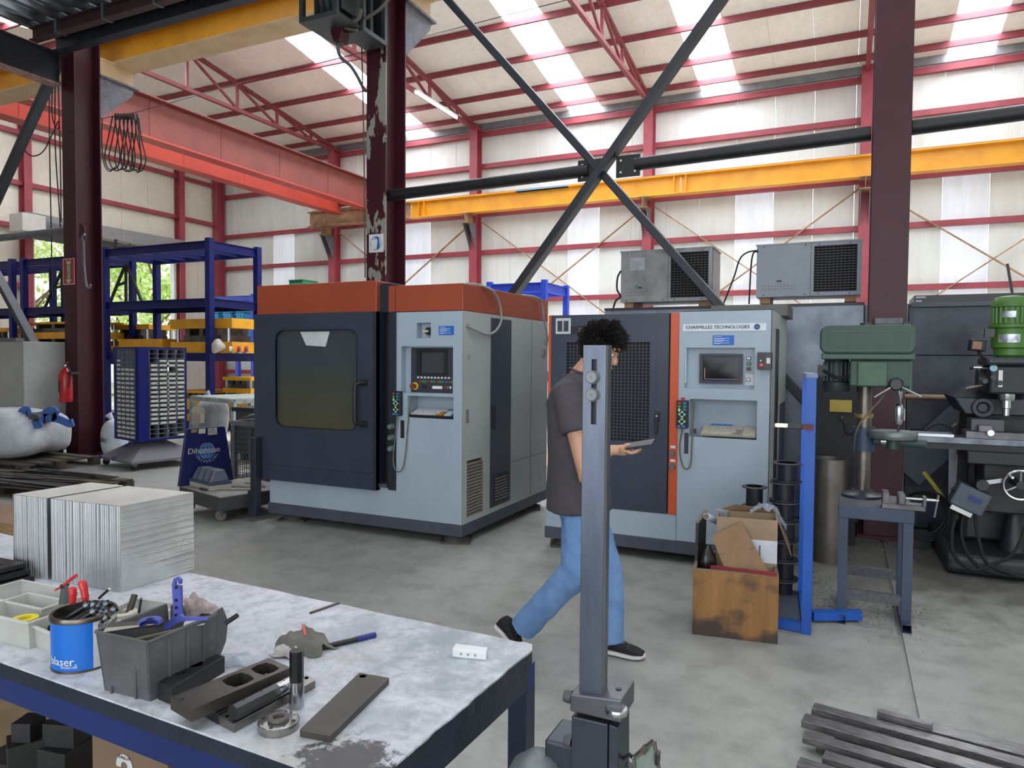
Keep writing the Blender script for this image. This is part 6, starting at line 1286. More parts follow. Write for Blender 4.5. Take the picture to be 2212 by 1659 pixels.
build(MB().hexa([V(bx1, by0, bz1), V(bx1+.004, by0, bz1), V(bx1+.004, by1, bz1), V(bx1, by1, bz1), V(bx1+.075, by0+.02, bz1-.2), V(bx1+.079, by0+.02, bz1-.2), V(bx1+.075, by1, bz1-.16), V(bx1+.071, by1, bz1-.16)]), 'flap', CARD, t)
build(MB().box(-.02, .3, -.13, .17, .0, .2), 'packing', CRE, t)
o = thing('cardboard_sheet', 'flat brown cardboard sheet leaning in the crate in front of the labelled box', 'cardboard', loc(.28, .1, .38))
pt = lambda x, y, yy=4.13: P(x, y, Y=yy)
c4 = [pt(1537, 1158, 4.22), pt(1601, 1127, 4.25), pt(1662, 1240, 4.14), pt(1570, 1240, 4.12)]; nrm = YA*.008
build(MB().hexa(c4+[p+nrm for p in c4]), 'sheet', CARD, o); build(MB().bar((c4[0]+c4[3])/2-YA*.001, (c4[1]+c4[2])/2-YA*.001, .003, .004), 'crease', M('crease brown', (128, 98, 68), .8), o)
t = thing('framed_board', 'thin dark board with a pale edge standing at the end of the crate', 'board', loc(.05, .2, .3)); p4 = [pt(1503, 1130, 4.22), pt(1521, 1103, 4.45)]
build(MB().hexa([V(p4[0].x, 4.2, .3), V(p4[0].x+.016, 4.2, .3), V(p4[1].x+.016, 4.42, .3), V(p4[1].x, 4.42, .3), p4[0]+V(0, 0, 0), p4[0]+V(.016, 0, 0), p4[1]+V(.016, 0, 0), p4[1]]), 'board', BLK, t)
build(MB().bar(p4[0]+V(.008, 0, .002), p4[1]+V(.008, 0, .002), .02, .006), 'edge', CRE, t)
c = pt(1530, 1215, 4.2); o = build(MB().sphere(c, (.05, .06, .095), 14, 10, lambda d: 1+.12*math.sin(4*d.x+2)), 'black_casing', M('shiny black casing', (34, 33, 34), .25), loc=c); tag(o, 'shiny black rounded casing tucked at the end of the crate', 'casing')
o = build(MB().bar(pt(1535, 1225, 4.1), pt(1678, 1241, 4.1), .012, .02), 'red_strip', M('dark red strip', (130, 28, 40), .5), loc=(-.5, 4.1, .4)); tag(o, 'dark red strip lying along the crate front edge', 'strip')
t = thing('paper_roll', 'pale paper roll poking out at the back of the crate', 'roll', pt(1540, 1120, 4.4)); a, b_ = pt(1525, 1115, 4.35), pt(1556, 1130, 4.55)
build(MB().cyl(a, b_, .018, n=14, caps=False), 'paper', M('pale blue paper', (186, 196, 214), .6), t, solid=.003); build(MB().cyl(a+(a-b_)*.002, a+(b_-a)*.02, .013, n=14), 'core', CARD, t)
c = pt(1560, 1108, 4.42); o = build(MB().obox(c, (.075, .05, .035), (0, .05, -.1)), 'foil_block', M('foil grey', (170, 174, 184), .3, .5), loc=c); tag(o, 'small silvery foil packet on the cardboard box rim', 'packet')
c = pt(1655, 1108, 4.42); t = thing('plastic_wrap', 'crumpled clear plastic sheet heaped over the cardboard box', 'wrap', c); rr = random.Random(3)
CLEAR = M('clear film', (180, 190, 204), .15, alpha=.42)
hh = [[rr.uniform(-.018, .018) for _ in range(12)] for _ in range(10)]
build(MB().grid(lambda a, b_: c+V(-.09+a*.2, -.03+b_*.14, .035*math.sin(math.pi*min(1, a*1.2))-.13*max(0, a-.7)*2.2+hh[int(b_*9)][int(a*11)]), 11, 9), 'film', CLEAR, t)

# ------------------------------------------------------------------ pile of flat steel bars on the floor
t0 = None; BAR = M('rolled steel bar', (138, 134, 134), .3, .6, col2=(84, 80, 82), scale=18, stretch=(1, 6, 6), bump=.1)
def flat_bar(px, py, ln, w, h, z, a, lab, extra=None):
    p = P(px, py, Z=z+h); t = thing('steel_bar', lab, 'bar', V(p.x, p.y, z), rz=math.radians(a), local=True, group='flat steel bars')
    build(MB().box(0, ln, -w, 0, 0, h), 'bar', BAR, t, bevel=.0015)
    if extra: build(MB().text(extra, (ln*.36, -w/2, h+.0008), XA, YA, w*.5), 'paint_mark', M('white paint mark', (190, 190, 196), .6), t)
    return t
# (px, py) = far corner of the near end of each bar
for i, (px, py, ln, w, h, z, a, lab, ex) in enumerate((
    (1760, 1517, 1.5, .062, .03, .034, -10, 'steel bar furthest back in the floor pile, with a loose block on it', None),
    (1740, 1540, 1.5, .075, .03, .034, -10, 'second steel bar from the back, with bright rubbed patches, in the floor pile', None),
    (1741, 1577, 1.4, .06, .028, .034, -10, 'steel bar stepped at its end, third from the back of the pile', None),
    (1783, 1620, 1.3, .06, .028, .034, -10, 'steel bar with shiny wet patches near the front of the pile', None),
    (1729, 1634, 1.4, .06, .03, .034, -10, 'steel bar closest to the camera in the floor pile', None),
    (1900, 1530, 1.2, .09, .03, .034, -9, 'wide steel bar with bolt holes at the back of the pile', None))):
    flat_bar(px, py, ln, w, h, z, a, lab, ex)
for k in range(6):
    x0 = 1765+k*14; flat_bar(1768+(k % 3)*20, 1530+k*22, 1.3, .05, .03, 0, -10, f"under bar in the lower layer of the floor pile, {('first', 'second', 'third', 'fourth', 'fifth', 'sixth')[k]} from the back")
p = P(1897, 1527, Z=.095); t = thing('steel_block', 'small steel block lying loose on the furthest steel bar', 'block', V(p.x, p.y, .0645), rz=math.radians(-10), local=True); build(MB().box(0, .2, -.03, 0, 0, .025), 'block', BAR, t, bevel=.002)
# swarf and dirt on the floor round the machines
rr = random.Random(12); q = MB()
for _ in range(1500):
    kx = rr.random()
    x, y = (rr.gauss(-.12, .12), rr.gauss(5.2, .35)) if kx < .3 else (rr.uniform(.1, 1.1), rr.gauss(6.7, .2)) if kx < .7 else (rr.uniform(-.1, .5), rr.gauss(4.95, .2))
    if abs(x+.13) < .14 and abs(y-6.05) < .14: continue
    a = rr.uniform(0, 6.28); s_ = rr.uniform(.002, .005); q.obox((x, y, .004+rr.uniform(0, .01)), (s_*2.5, s_*.6, s_*.5), (rr.uniform(-.5, .5), rr.uniform(-.5, .5), a))
o = build(q, 'metal_chips', M('metal chips', (150, 150, 156), .3, .9, col2=(60, 60, 64), scale=60), kind='stuff'); tag(o, 'scattered metal chips on the floor round the drill stand', 'chips')
# ------------------------------------------------------------------ workbench
ZT = .90; BR = math.radians(-1.9)
def T(x, y, z=ZT): return P(x, y, Z=z)
cA = T(1160, 1394)                                # far corner by the walkway
ux, uy_ = V(math.cos(BR), math.sin(BR), 0), V(-math.sin(BR), math.cos(BR), 0)
DB = .615; LB = 2.2
def mat_bench():
    m, t, b = nodes('scraped pale bench sheet'); mp = coords(t)
    n1 = N(t, 'TexNoise', Scale=2.2, Detail=6, Roughness=.65); n2 = N(t, 'TexNoise', Scale=26, Detail=9, Roughness=.78); n3 = N(t, 'TexNoise', Scale=60, Detail=3); n4 = N(t, 'TexNoise', Scale=7, Detail=7, Roughness=.7)
    st = coords(t, (3, 22, 1), rot=(0, 0, .5)); n5 = N(t, 'TexNoise', Scale=9, Detail=5, Roughness=.7); L(t, st, n5)
    for n in (n1, n2, n3, n4): L(t, mp, n)
    r1 = ramp(t, n1, [(.35, lin((206, 207, 213))), (.6, lin((190, 192, 199)))])
    r2 = ramp(t, n2, [(.36, lin((128, 128, 128))), (.54, (1, 1, 1, 1))]); mx = N(t, 'MixRGB', _blend_type='MULTIPLY', Fac=.55); t.links.new(r1.outputs[0], mx.inputs[1]); t.links.new(r2.outputs[0], mx.inputs[2])
    # bare blue-grey rubbed zones towards the walkway end, yellow-brown stains, one dark worn patch by the near corner
    sx = N(t, 'SeparateXYZ'); L(t, mp, sx)
    def blob(cx, cy, r0, r1_, amp):
        d = N(t, 'VectorMath', _operation='DISTANCE'); d.inputs[1].default_value = (cx, cy, ZT); L(t, mp, d)
        ad = N(t, 'Math', _operation='MULTIPLY_ADD'); ad.inputs[1].default_value = amp; t.links.new(n2.outputs[0], ad.inputs[0]); t.links.new(d.outputs['Value'], ad.inputs[2])
        mr = N(t, 'MapRange'); mr.inputs[1].default_value = r0+amp*.5; mr.inputs[2].default_value = r1_+amp*.5; mr.inputs[3].default_value = 1; mr.inputs[4].default_value = 0; t.links.new(ad.outputs[0], mr.inputs[0]); return mr
    rs = ramp(t, n4, [(.42, (0, 0, 0, 1)), (.58, (1, 1, 1, 1))]); bz = blob(-.16, -.14, .1, .62, .3); mu = N(t, 'Math', _operation='MULTIPLY'); t.links.new(rs.outputs[0], mu.inputs[0]); t.links.new(bz.outputs[0], mu.inputs[1])
    m2 = N(t, 'MixRGB'); m2.inputs[2].default_value = lin((140, 148, 154)); t.links.new(mu.outputs[0], m2.inputs[0]); t.links.new(mx.outputs[0], m2.inputs[1])
    ry = ramp(t, n1, [(.6, (0, 0, 0, 1)), (.7, (.55, .55, .55, 1))]); m3 = N(t, 'MixRGB'); m3.inputs[2].default_value = lin((168, 160, 138)); t.links.new(ry.outputs[0], m3.inputs[0]); t.links.new(m2.outputs[0], m3.inputs[1])
    dk = blob(-.07, -.58, .07, .085, .26); m4 = N(t, 'MixRGB'); m4.inputs[2].default_value = lin((74, 72, 74)); t.links.new(dk.outputs[0], m4.inputs[0]); t.links.new(m3.outputs[0], m4.inputs[1])
    sc = ramp(t, n5, [(.70, (0, 0, 0, 1)), (.74, (.7, .7, .7, 1))]); m5 = N(t, 'MixRGB'); m5.inputs[2].default_value = lin((226, 228, 232)); mu2 = N(t, 'Math', _operation='MULTIPLY'); t.links.new(sc.outputs[0], mu2.inputs[0]); t.links.new(bz.outputs[0], mu2.inputs[1]); t.links.new(mu2.outputs[0], m5.inputs[0]); t.links.new(m4.outputs[0], m5.inputs[1])
    t.links.new(m5.outputs[0], b.inputs['Base Color']); rr_ = ramp(t, n2, [(.3, (.3, .3, .3, 1)), (.7, (.48, .48, .48, 1))]); t.links.new(rr_.outputs[0], b.inputs['Roughness'])
    bp = N(t, 'Bump', Strength=.15, Distance=.003); t.links.new(n3.outputs[0], bp.inputs['Height']); t.links.new(bp.outputs[0], b.inputs['Normal']); return m
BNAVY = M('bench frame blue', (14, 38, 98), .38, col2=(12, 32, 84), scale=3); BEDGE = M('bench edge dark', (26, 36, 52), .45, col2=(20, 28, 40), scale=14, bump=.3, bscale=120)
t = thing('workbench', 'steel framed workbench with a scraped pale top and blue frame', 'workbench', (cA.x, cA.y, 0), rz=BR, local=True)
rr = random.Random(5); n = 40
ed = [(-LB, -DB)]
pts = [(-LB, -DB), (-.0, -DB)]+[(rr.uniform(-.002, .002), -DB+DB*i/22) for i in range(1, 22)]+[(-.012, .0), (-.03, .004)]+[(-.05-(LB-.05)*i/26, rr.uniform(-.003, .002)) for i in range(27)]
build(MB().prism(pts, (0, 0, ZT-.004), XA, YA, ZA*.004), 'top_sheet', mat_bench(), t)
build(MB().prism([(a*.999, b_) for a, b_ in pts], (0, 0, ZT-.034), XA, YA, ZA*.03), 'top_board', BEDGE, t)
build(MB().box(-LB, -.002, -DB+.002, -DB+.045, ZT-.085, ZT-.0345), 'front_rail', BNAVY, t, bevel=.002); build(MB().box(-LB, -.002, -.045, -.006, ZT-.085, ZT-.0345), 'back_rail', BNAVY, t)
build(MB().box(-.045, -.002, -DB+.045, -.045, ZT-.085, ZT-.0345), 'end_rail', BEDGE, t)
for x in (-.047, -LB+.02):
    for y in (-DB+.004, -.05): build(MB().box(x, x+.045, y, y+.045, 0, ZT-.085), 'leg', M('bench leg navy', (24, 34, 60), .4), t)
build(MB().box(-LB, -.5, -DB+.05, -.06, .38, .40), 'lower_shelf', M('plywood shelf', (150, 126, 92), .7, col2=(120, 98, 70), scale=6), t)
for y in (-DB+.03, -.05): build(MB().box(-LB, -.047, y-.02, y+.02, .35, .38), 'lower_rail', BNAVY, t)

# ------------------------------------------------------------------ things on the bench
def mat_alu(name, vec, sc):
    m, tt, b = nodes(name); mp = coords(tt, vec); n = N(tt, 'TexNoise', Scale=sc, Detail=3, Roughness=.8); L(tt, mp, n)
    r = ramp(tt, n, [(.3, (.5, .51, .53, 1)), (.7, (.78, .79, .8, 1))]); tt.links.new(r.outputs[0], b.inputs['Base Color']); b.inputs['Metallic'].default_value = 1.
    rr_ = ramp(tt, n, [(.35, (.34, .42, .42, 1)), (.65, (.24, .24, .24, 1))]); tt.links.new(rr_.outputs[0], b.inputs['Roughness']); return m
ALU = mat_alu('milled aluminium', (1, 1, 1), 3); ALU_LIT = M('aluminium lit top', (236, 234, 226), .42, 1., col2=(214, 212, 208), scale=4, stretch=(1, 1, 1))  # second one: paler copy for the tops, reflected roof light put into the colour
f0 = T(262, 1280); fl0 = T(30, 1240); fr0 = T(419, 1232); bh = P(262, 1094, Y=f0.y).z-ZT
e1 = (fl0-f0); e2 = (fr0-f0)
def alu_block(lab, a0, a1):
    o_ = f0+e1*a0; t = thing('aluminium_block', lab, 'metal block', o_, group='aluminium blocks')
    p = [f0+e1*a0, f0+e1*a0+e2, f0+e1*a1+e2, f0+e1*a1]; z0, z1 = V(0, 0, ZT+.0005), V(0, 0, ZT+bh)
    q = MB(); q.hexa([v*1.0+V(0, 0, .0005) for v in p]+[v+ZA*bh for v in p]); build(q, 'core', ALU, t)
    d1, d2 = e1.normalized(), e2.normalized(); n1_ = V(-d1.y, d1.x, 0) if V(-d1.y, d1.x, 0).y < 0 else V(d1.y, -d1.x, 0); n2_ = V(d2.y, -d2.x, 0)
    # milling grooves left by the cutter: bright ridges on every face
    rr = random.Random(int(a1*100)); q = MB(); w = e1.length*(a1-a0); x = .004
    while x < w-.004:
        wd = rr.uniform(.0025, .006); o2 = f0+e1*a0+d1*x
        q.cyl(o2+n1_*(.001-wd*.3)+ZA*.001, o2+n1_*(.001-wd*.3)+ZA*(bh-.001), wd*.55, n=8, caps=False); x += wd*rr.uniform(1.1, 2.6)
    build(q, 'milled_ridges', ALU, t, kind='stuff')
    if a0 == 0:
        q = MB(); z = .006
        while z < bh-.006:
            for dz, wd in ((0, .0022), (.0042, .0016), (.007, .0009)):
                o2 = f0+n2_*(.0008-wd*.5)+ZA*(z+dz); q.cyl(o2, o2+e2, wd*.62, n=8, caps=False)
            z += rr.choice((.011, .015, .02))
        build(q, 'milled_ridges', ALU, t, kind='stuff')
    q = MB(); k = int(w/.008)
    for i in range(k): o2 = f0+e1*a0+d1*(.004+i*.008)+ZA*(bh-.0024); q.cyl(o2, o2+e2, .0032, n=6, caps=False)
    build(q, 'milled_ridges', ALU_LIT, t, kind='stuff')
alu_block('big milled aluminium block with bright grooves, the one with its end to the walkway', 0, .63); alu_block('smaller milled aluminium block standing beside the big one', .665, 1)

BLKP = M('blackened steel', (46, 45, 46), .45, .4, col2=(34, 33, 35), scale=12); GRST = M('ground tool steel', (110, 105, 98), .35, .75, col2=(84, 79, 74), scale=10); DKST = M('brown grey steel bar', (82, 77, 72), .4, .55, col2=(66, 62, 59), scale=9)
# black slotted plates at the edge
t = thing('slotted_plates', 'black slotted steel plate stacked at the bench edge beside the aluminium blocks', 'plate', T(20, 1262)); c = T(12, 1262)
for k, (dx, w_) in enumerate(((.02, .2), (.0, .18), (-.02, .16))):
    build(MB().holed(c.x-w_, c.x+.03+dx, c.y-.05, c.y+.05, [(c.x-w_+.03, c.x-.01+dx, c.y-.018, c.y+.012, .012)], (0, 0, ZT+.016+k*.017), XA, YA, ZA), 'plate_top', BLKP, t); build(MB().box(c.x-w_, c.x+.03+dx, c.y-.05, c.y+.05, ZT+.001+k*.017, ZT+.003+k*.017), 'plate_base', BLKP, t)
    build(MB().ring([(c.x-w_, c.y-.05), (c.x+.03+dx, c.y-.05), (c.x+.03+dx, c.y+.05), (c.x-w_, c.y+.05)], [(c.x-w_+.002, c.y-.048), (c.x+.028+dx, c.y-.048), (c.x+.028+dx, c.y+.048), (c.x-w_+.002, c.y+.048)], (0, 0, ZT+.001+k*.017), XA, YA, ZA*.0148), 'plate_side', BLKP, t)
# clear plastic trays
TRAY = M('milky plastic', (206, 206, 200), .35, alpha=.62); TRAYS = M('milky plastic rim', (214, 214, 208), .35, alpha=.8)
def tray(lab, pl, pr, depth, h, lip=.004):
    """open box; pl, pr = ends of its front edge on the bench"""
    u = (pr-pl); w = u.length; a = math.atan2(u.y, u.x); t = thing('plastic_tray', lab, 'tray', V(pl.x, pl.y, ZT+.0005), rz=a, local=True, group='milky plastic trays'); th_ = .003; tp = .006
    A = [(tp, tp), (w-tp, tp), (w-tp, depth-tp), (tp, depth-tp)]; B = [(0, 0), (w, 0), (w, depth), (0, depth)]
    q = MB(); q.add([V(*p, .0) for p in A]+[V(*p, h) for p in B]+[V(p[0]+(th_ if p[0] < w/2 else -th_), p[1]+(th_ if p[1] < depth/2 else -th_), th_) for p in A]+[V(p[0]+(th_ if p[0] < w/2 else -th_), p[1]+(th_ if p[1] < depth/2 else -th_), h) for p in B],
        [(0, 1, 2, 3)]+[(i, (i+1) % 4, 4+(i+1) % 4, 4+i) for i in range(4)]+[(4+i, 4+(i+1) % 4, 12+(i+1) % 4, 12+i) for i in range(4)]+[(8+i, 8+(i+1) % 4, 12+(i+1) % 4, 12+i) for i in range(4)]+[(8, 9, 10, 11)])
    build(q, 'shell', TRAY, t); build(MB().ring([(-lip, -lip), (w+lip, -lip), (w+lip, depth+lip), (-lip, depth+lip)], [(th_, th_), (w-th_, th_), (w-th_, depth-th_), (th_, depth-th_)], (0, 0, h-.002), XA, YA, ZA*.003), 'rim', TRAYS, t); return t
pA, pB = T(-60, 1376), T(62, 1406); tray('milky plastic tray holding a yellow flanged spool', pA, pB, .13, .062)
pC, pD = T(76, 1408), T(132, 1424); pD = pC+V(.22, -.004, 0); pC2 = pC
tray('milky plastic tray behind the blue tin, with a black cap in it', T(70, 1398), T(70, 1398)+V(.085, -.012, 0), .11, .05)
pE = T(-60, 1330); tray('long milky plastic tray behind the one with the yellow spool', T(-60, 1335), T(-60, 1335)+V(.26, .01, 0), .12, .06)
tray('milky plastic tray behind the grey bin with rods standing in it', T(200, 1385), T(200, 1385)+V(.13, .02, 0), .13, .055)
c = T(54, 1336, ZT+.05); t = thing('spool', 'yellow flanged plastic spool in the milky tray', 'spool', V(c.x, c.y, ZT+.004)); YS = M('spool yellow', (226, 210, 60), .4)
build(MB().lathe([(.008, 0), (.02, 0), (.02, .04), (.027, .043), (.027, .048), (.014, .048), (.013, .03), (.008, .03)], (c.x, c.y, ZT+.004), ZA, 26), 'body', YS, t)
c = T(112, 1358, ZT+.03); t = thing('round_cap', 'black round cap lying in the tray behind the blue tin', 'cap', c); build(MB().cyl(c+V(-.012, 0, 0), c+V(.03, .01, 0), .014, n=16), 'cap', BLK, t)
c = T(265, 1345, ZT+.02); t = thing('tape_roll', 'white paper tape roll in the tray behind the grey bin', 'tape', V(c.x, c.y, ZT+.02)); build(MB().lathe([(.014, 0), (.032, 0), (.032, .018), (.014, .018), (.014, 0)], V(c.x, c.y, ZT+.028), ZA, 22), 'roll', M('masking tape', (206, 198, 182), .6), t)
for i, (a, b_, r, lab) in enumerate((((275, 1312), (291, 1285), .0075, 'short thick steel rod leaning out of the tray'), ((300, 1302), (305, 1293), .003, 'small black screw standing at the tray rim'))):
    p, q_ = T(*a, ZT+.055), T(*b_, ZT+.075); p.z = ZT+.03; o = build(MB().cyl(p, q_, r, n=12), 'steel_rod', DKST, loc=p); tag(o, lab, 'rod')
# blue lubricant tin with drill holders
rt = .0605; cf = T(183, 1453); vd = V(cf.x, cf.y, 0).normalized(); cc = cf+vd*rt; cc.z = ZT; ht = P(183, 1337, Y=cf.y).z-ZT
t = thing('paint_tin', 'blue and white metal tin lettered Blasolube, crammed with tools', 'tin', cc)
TINB = M('tin blue', (16, 106, 200), .35, col2=(14, 98, 188)); TINW = M('tin white', (206, 208, 214), .4, col2=(186, 186, 190), scale=20)
cam2 = math.atan2(-cc.y, -cc.x)                                   # direction from the tin to the camera
s0 = cam2-math.radians(130); sp_ = cam2+math.radians(15)
build(MB().lathe([(rt, .004), (rt, ht-.01)], cc, ZA, 20, a0=s0, a1=sp_), 'label_blue', TINB, t, label='blue half of the tin'); build(MB().lathe([(rt, .004), (rt, ht-.01)], cc, ZA, 20, a0=sp_, a1=s0+2*math.pi), 'label_white', TINW, t, label='white half of the tin')
TINM = M('tin rim', (120, 112, 104), .3, .9, col2=(84, 76, 70), scale=30)
build(MB().lathe([(rt-.001, 0), (rt+.001, 0), (rt+.001, .005), (rt-.001, .005)], cc, ZA, 32), 'bottom_bead', TINM, t); build(MB().lathe([(rt-.002, ht-.012), (rt+.0025, ht-.01), (rt+.003, ht-.004), (rt+.001, ht), (rt-.004, ht), (rt-.005, ht-.02)], cc, ZA, 36), 'rim', TINM, t)
build(MB().lathe([(.001, ht-.045), (rt-.002, ht-.045)], cc, ZA, 24), 'contents_floor', BLK, t)
def on_tin(a_c, z_c, r_):
    return lambda x, y: cc+V(r_*math.cos(a_c+x/r_), r_*math.sin(a_c+x/r_), z_c+y)
aw = cam2+math.radians(52)
build(MB().grid(lambda a, b_: on_tin(aw, ht*.62, rt+.0006)(-.026+a*.052, -.04+b_*.075), 8, 1), 'white_label', M('tin paper label', (222, 222, 222), .5), t); q = MB(); q.text('Blasolube', (0, 0, 0), XA, ZA, .016, on_tin(aw, ht*.79, rt+.001)); fx = on_tin(aw, ht*.72, rt+.001)
for z_ in (0, -.006): q.add([fx(-.018, z_), fx(.01, z_), fx(.01, z_+.001), fx(-.018, z_+.001)], [(0, 1, 2, 3)])
build(q, 'lettering', M('tin print', (40, 42, 50), .5), t)
q = MB(); ab = cam2-math.radians(42); q.text('blaser.', (0, 0, 0), XA, ZA, .024, on_tin(ab, ht*.22, rt+.0008)); q.text('SWISSLUBE', (0, 0, 0), XA, ZA, .007, on_tin(ab+.25, ht*.12, rt+.0008)); build(q, 'lettering', WHTB, t)
q = MB(); ra = on_tin(cam2+math.radians(80), ht*.8, rt+.0007); q.add([ra(-.004, .02), ra(.004, .022), ra(.006, -.002), ra(.002, -.02), ra(-.002, -.004)], [(0, 1, 2, 3, 4)]); build(q, 'rust_drip', M('rust drip', (150, 96, 50), .6), t)
rr = random.Random(8); HOLD = M('oily tool steel', (58, 58, 60), .3, .8, col2=(40, 40, 42), scale=20)
for i in range(13):
    x = -.047+.0075*i; a = rr.uniform(.5, 1.0); st = cc+V(x*.95, -.036+.014*(i % 3)+abs(x)*.3, ht-.028+.004*(i % 3)); en = st+V(.045*math.cos(a), .055*math.sin(a)+.01, .026+rr.uniform(-.008, .01))
    if math.hypot(en.x-cc.x, en.y-cc.y) > rt*.86: en = cc+(en-cc)*.8; en.z = st.z+.022
    tt = thing('tap_holder', f"small oily steel tool holder in the tin, {('first','second','third','fourth','fifth','sixth','seventh','eighth','ninth','tenth','eleventh','twelfth','thirteenth')[i]} from its blue side", 'tool', st, group='tools in the tin')
    build(MB().cyl(st, en, .0075, n=10), 'shank', HOLD, tt); d_ = (en-st).normalized(); build(MB().cyl(en-d_*.012, en-d_*.004, .0084, n=10), 'ring', GALV, tt)
PRED = M('tool grip red', (196, 38, 44), .35)
def grip(a, b_, r, lab, y): p, q_ = P(*a, Y=y), P(*b_, Y=y); t = thing('pliers_grip', lab, 'pliers', p, group='red gripped tools'); build(MB().tube(curve([p-ZA*.03, p, (p+q_)/2+V(.002, 0, 0), q_], 5), [r*.8]*5+[r*.9]*5+[r]*5+[r*.55], 10), 'handle', PRED, t); return t
yv = cc.y+.035
g1 = grip((157, 1300), (156, 1268), .0085, 'pliers with a rounded red grip standing in the tin', yv); g2 = grip((184, 1292), (176, 1254), .0085, 'pliers with a glossy red grip next to the rounded one', yv+.005)
t = thing('long_nose_pliers', 'grey jawed pliers with thin crossed red handles at the back of the tin', 'pliers', P(138, 1290, Y=yv+.03)); k = lambda x, y: P(x, y, Y=yv+.03)
build(MB().hexa([k(126, 1306)+YA*d for d in (0,)]+[k(141, 1306), k(141, 1306)+YA*.01, k(126, 1306)+YA*.01, k(132, 1266), k(139, 1266), k(139, 1266)+YA*.01, k(132, 1266)+YA*.01]), 'jaw', GALV, t); build(MB().cyl(k(136, 1266)-YA*.004, k(136, 1266)+YA*.012, .005, n=12), 'rivet', BLK, t)
build(MB().tube([k(119, 1275), k(136, 1266), k(150, 1254), k(165, 1243)], [.002, .0035, .004, .004], 8), 'handle', PRED, t)
o = build(MB().tube([P(214, 1292, Y=cc.y+.02), P(236, 1272, Y=cc.y+.02)], .003, 8), 'scriber', CHROME, loc=cc); tag(o, 'thin bright scriber sticking out of the tin', 'scriber')
# grey bin with its contents
BINP = M('oily grey plastic bin', (92, 93, 94), .45, col2=(66, 67, 69), scale=9, stretch=(1, 1, 1), bump=.06)
b0, b1 = T(226, 1491), T(325, 1516); b2 = T(446, 1458); hb = P(262, 1373, Y=b0.y).z-ZT
t = thing('storage_bin', 'dark oily grey plastic parts bin with sloping sides', 'bin', b0)
dv = (b1-b0); dl = (b2-b1); w_ = dv.length; l_ = dl.length; du = dv.normalized(); dn = V(-du.y, du.x, 0)
dl_ = dl.normalized(); hb2 = P(500, 1330, Y=b2.y).z-ZT
ends = dict(a=b0, b=b1, c=b1+dl*1.16, d=b0+dl*1.16)
tw = .004; top = {k_: v+ZA*(hb if k_ in 'ab' else hb+.004) for k_, v in ends.items()}
out = lambda v, s_: v
top['a'] += -du*.012-dl_*.008; top['b'] += du*.004-dl_*.008; top['c'] += du*.006; top['d'] += -du*.012
def wall(p0, p1, t0_, t1_, inn): return MB().hexa([p0, p1, p1+inn, p0+inn, t0_, t1_, t1_+inn, t0_+inn])
build(wall(ends['a'], ends['b'], top['a'], top['b'], dl_*tw), 'end_wall', BINP, t, bevel=.002)
build(wall(ends['b'], ends['c'], top['b'], top['c'], -du*tw), 'side_wall', BINP, t); build(wall(ends['a'], ends['d'], top['a'], top['d'], du*tw), 'side_wall', BINP, t)
lowc, lowd = ends['c']+ZA*hb*.45, ends['d']+ZA*hb*.45
build(wall(ends['c'], ends['d'], lowc, lowd, -dl_*tw), 'front_lip', BINP, t); build(MB().hexa([ends[k_]+ZA*z for z in (.0005, .004) for k_ in 'abcd']), 'floor', BINP, t)
# cut-away nose of the open front
for e_, tp_, s_ in (('c', top['c'], 1), ('d', top['d'], -1)):
    p0 = ends[e_]; build(MB().prism([(0, 0), (.03, hb*.45), (.036, hb*.8), (.022, hb+.01), (0, hb+.004)], p0-du*(tw if s_ > 0 else 0), dl_, ZA, du*tw), 'nose', BINP, t)
build(MB().tube([top['a'], top['b'], top['c']], .0035, 6), 'rim', BINP, t); build(MB().tube([top['a'], top['d']], .0035, 6), 'rim', BINP, t)
for f_ in (.28, .55, .8): p0 = ends['b']+(ends['c']-ends['b'])*f_; p1 = top['b']+(top['c']-top['b'])*f_; build(MB().bar(p0+du*.002, p1+du*.002-ZA*.006, .004, .004), 'rib', BINP, t)
for f_ in (.72,): build(MB().bar(b0+dv*f_-dl_*.002, b0+dv*f_-dl_*.003+ZA*(hb-.01), .004, .004), 'rib', BINP, t)
build(MB().bar(b0+dv*.2-dl_*.003, b0+dv*.2-dl_*.003+ZA*.012, .004, .006), 'foot_rib', BINP, t)
zi = ZT+hb
VIO = M('worn violet enamel', (84, 92, 176), .4, col2=(64, 70, 140), scale=12)
mid = b0+dv*.5+dl*.5
t = thing('wall_bracket', 'violet enamelled metal bracket with a hook end standing in the grey bin', 'bracket', mid); yb_ = (b0+dl*.72).y
k = lambda x, y: P(x, y, Y=yb_)
q = MB(); q.prism([(k(*p).x, k(*p).z) for p in ((371, 1262), (375, 1250), (384, 1246), (390, 1252), (389, 1262), (385, 1260), (384, 1254), (378, 1256), (378, 1264), (390, 1266), (391, 1328), (375, 1332))], (0, yb_, 0), XA, ZA, YA*.005); build(q, 'upright', VIO, t)
build(MB().prism([(k(*p).x, k(*p).z) for p in ((375, 1330), (391, 1326), (396, 1333), (446, 1333), (448, 1339), (396, 1341), (384, 1345), (362, 1362), (350, 1360))], (0, yb_-.002, 0), XA, ZA, YA*.006), 'foot', VIO, t)
for py in (1268, 1296, 1312, 1328): build(MB().cyl(k(382, py)-YA*.001, k(382, py)-YA*.003, .0032, n=10), 'hole', BLK, t)
o = build(MB().hexa([P(x, y, Z=zi+.004) for x, y in ((222, 1366), (350, 1353), (355, 1345), (240, 1350))]+[P(x, y, Z=zi+.012) for x, y in ((228, 1356), (352, 1346), (356, 1338), (240, 1344))]), 'ground_steel_bar', GRST, loc=mid); tag(o, 'grooved grey steel slide lying across the end of the grey bin', 'bar')
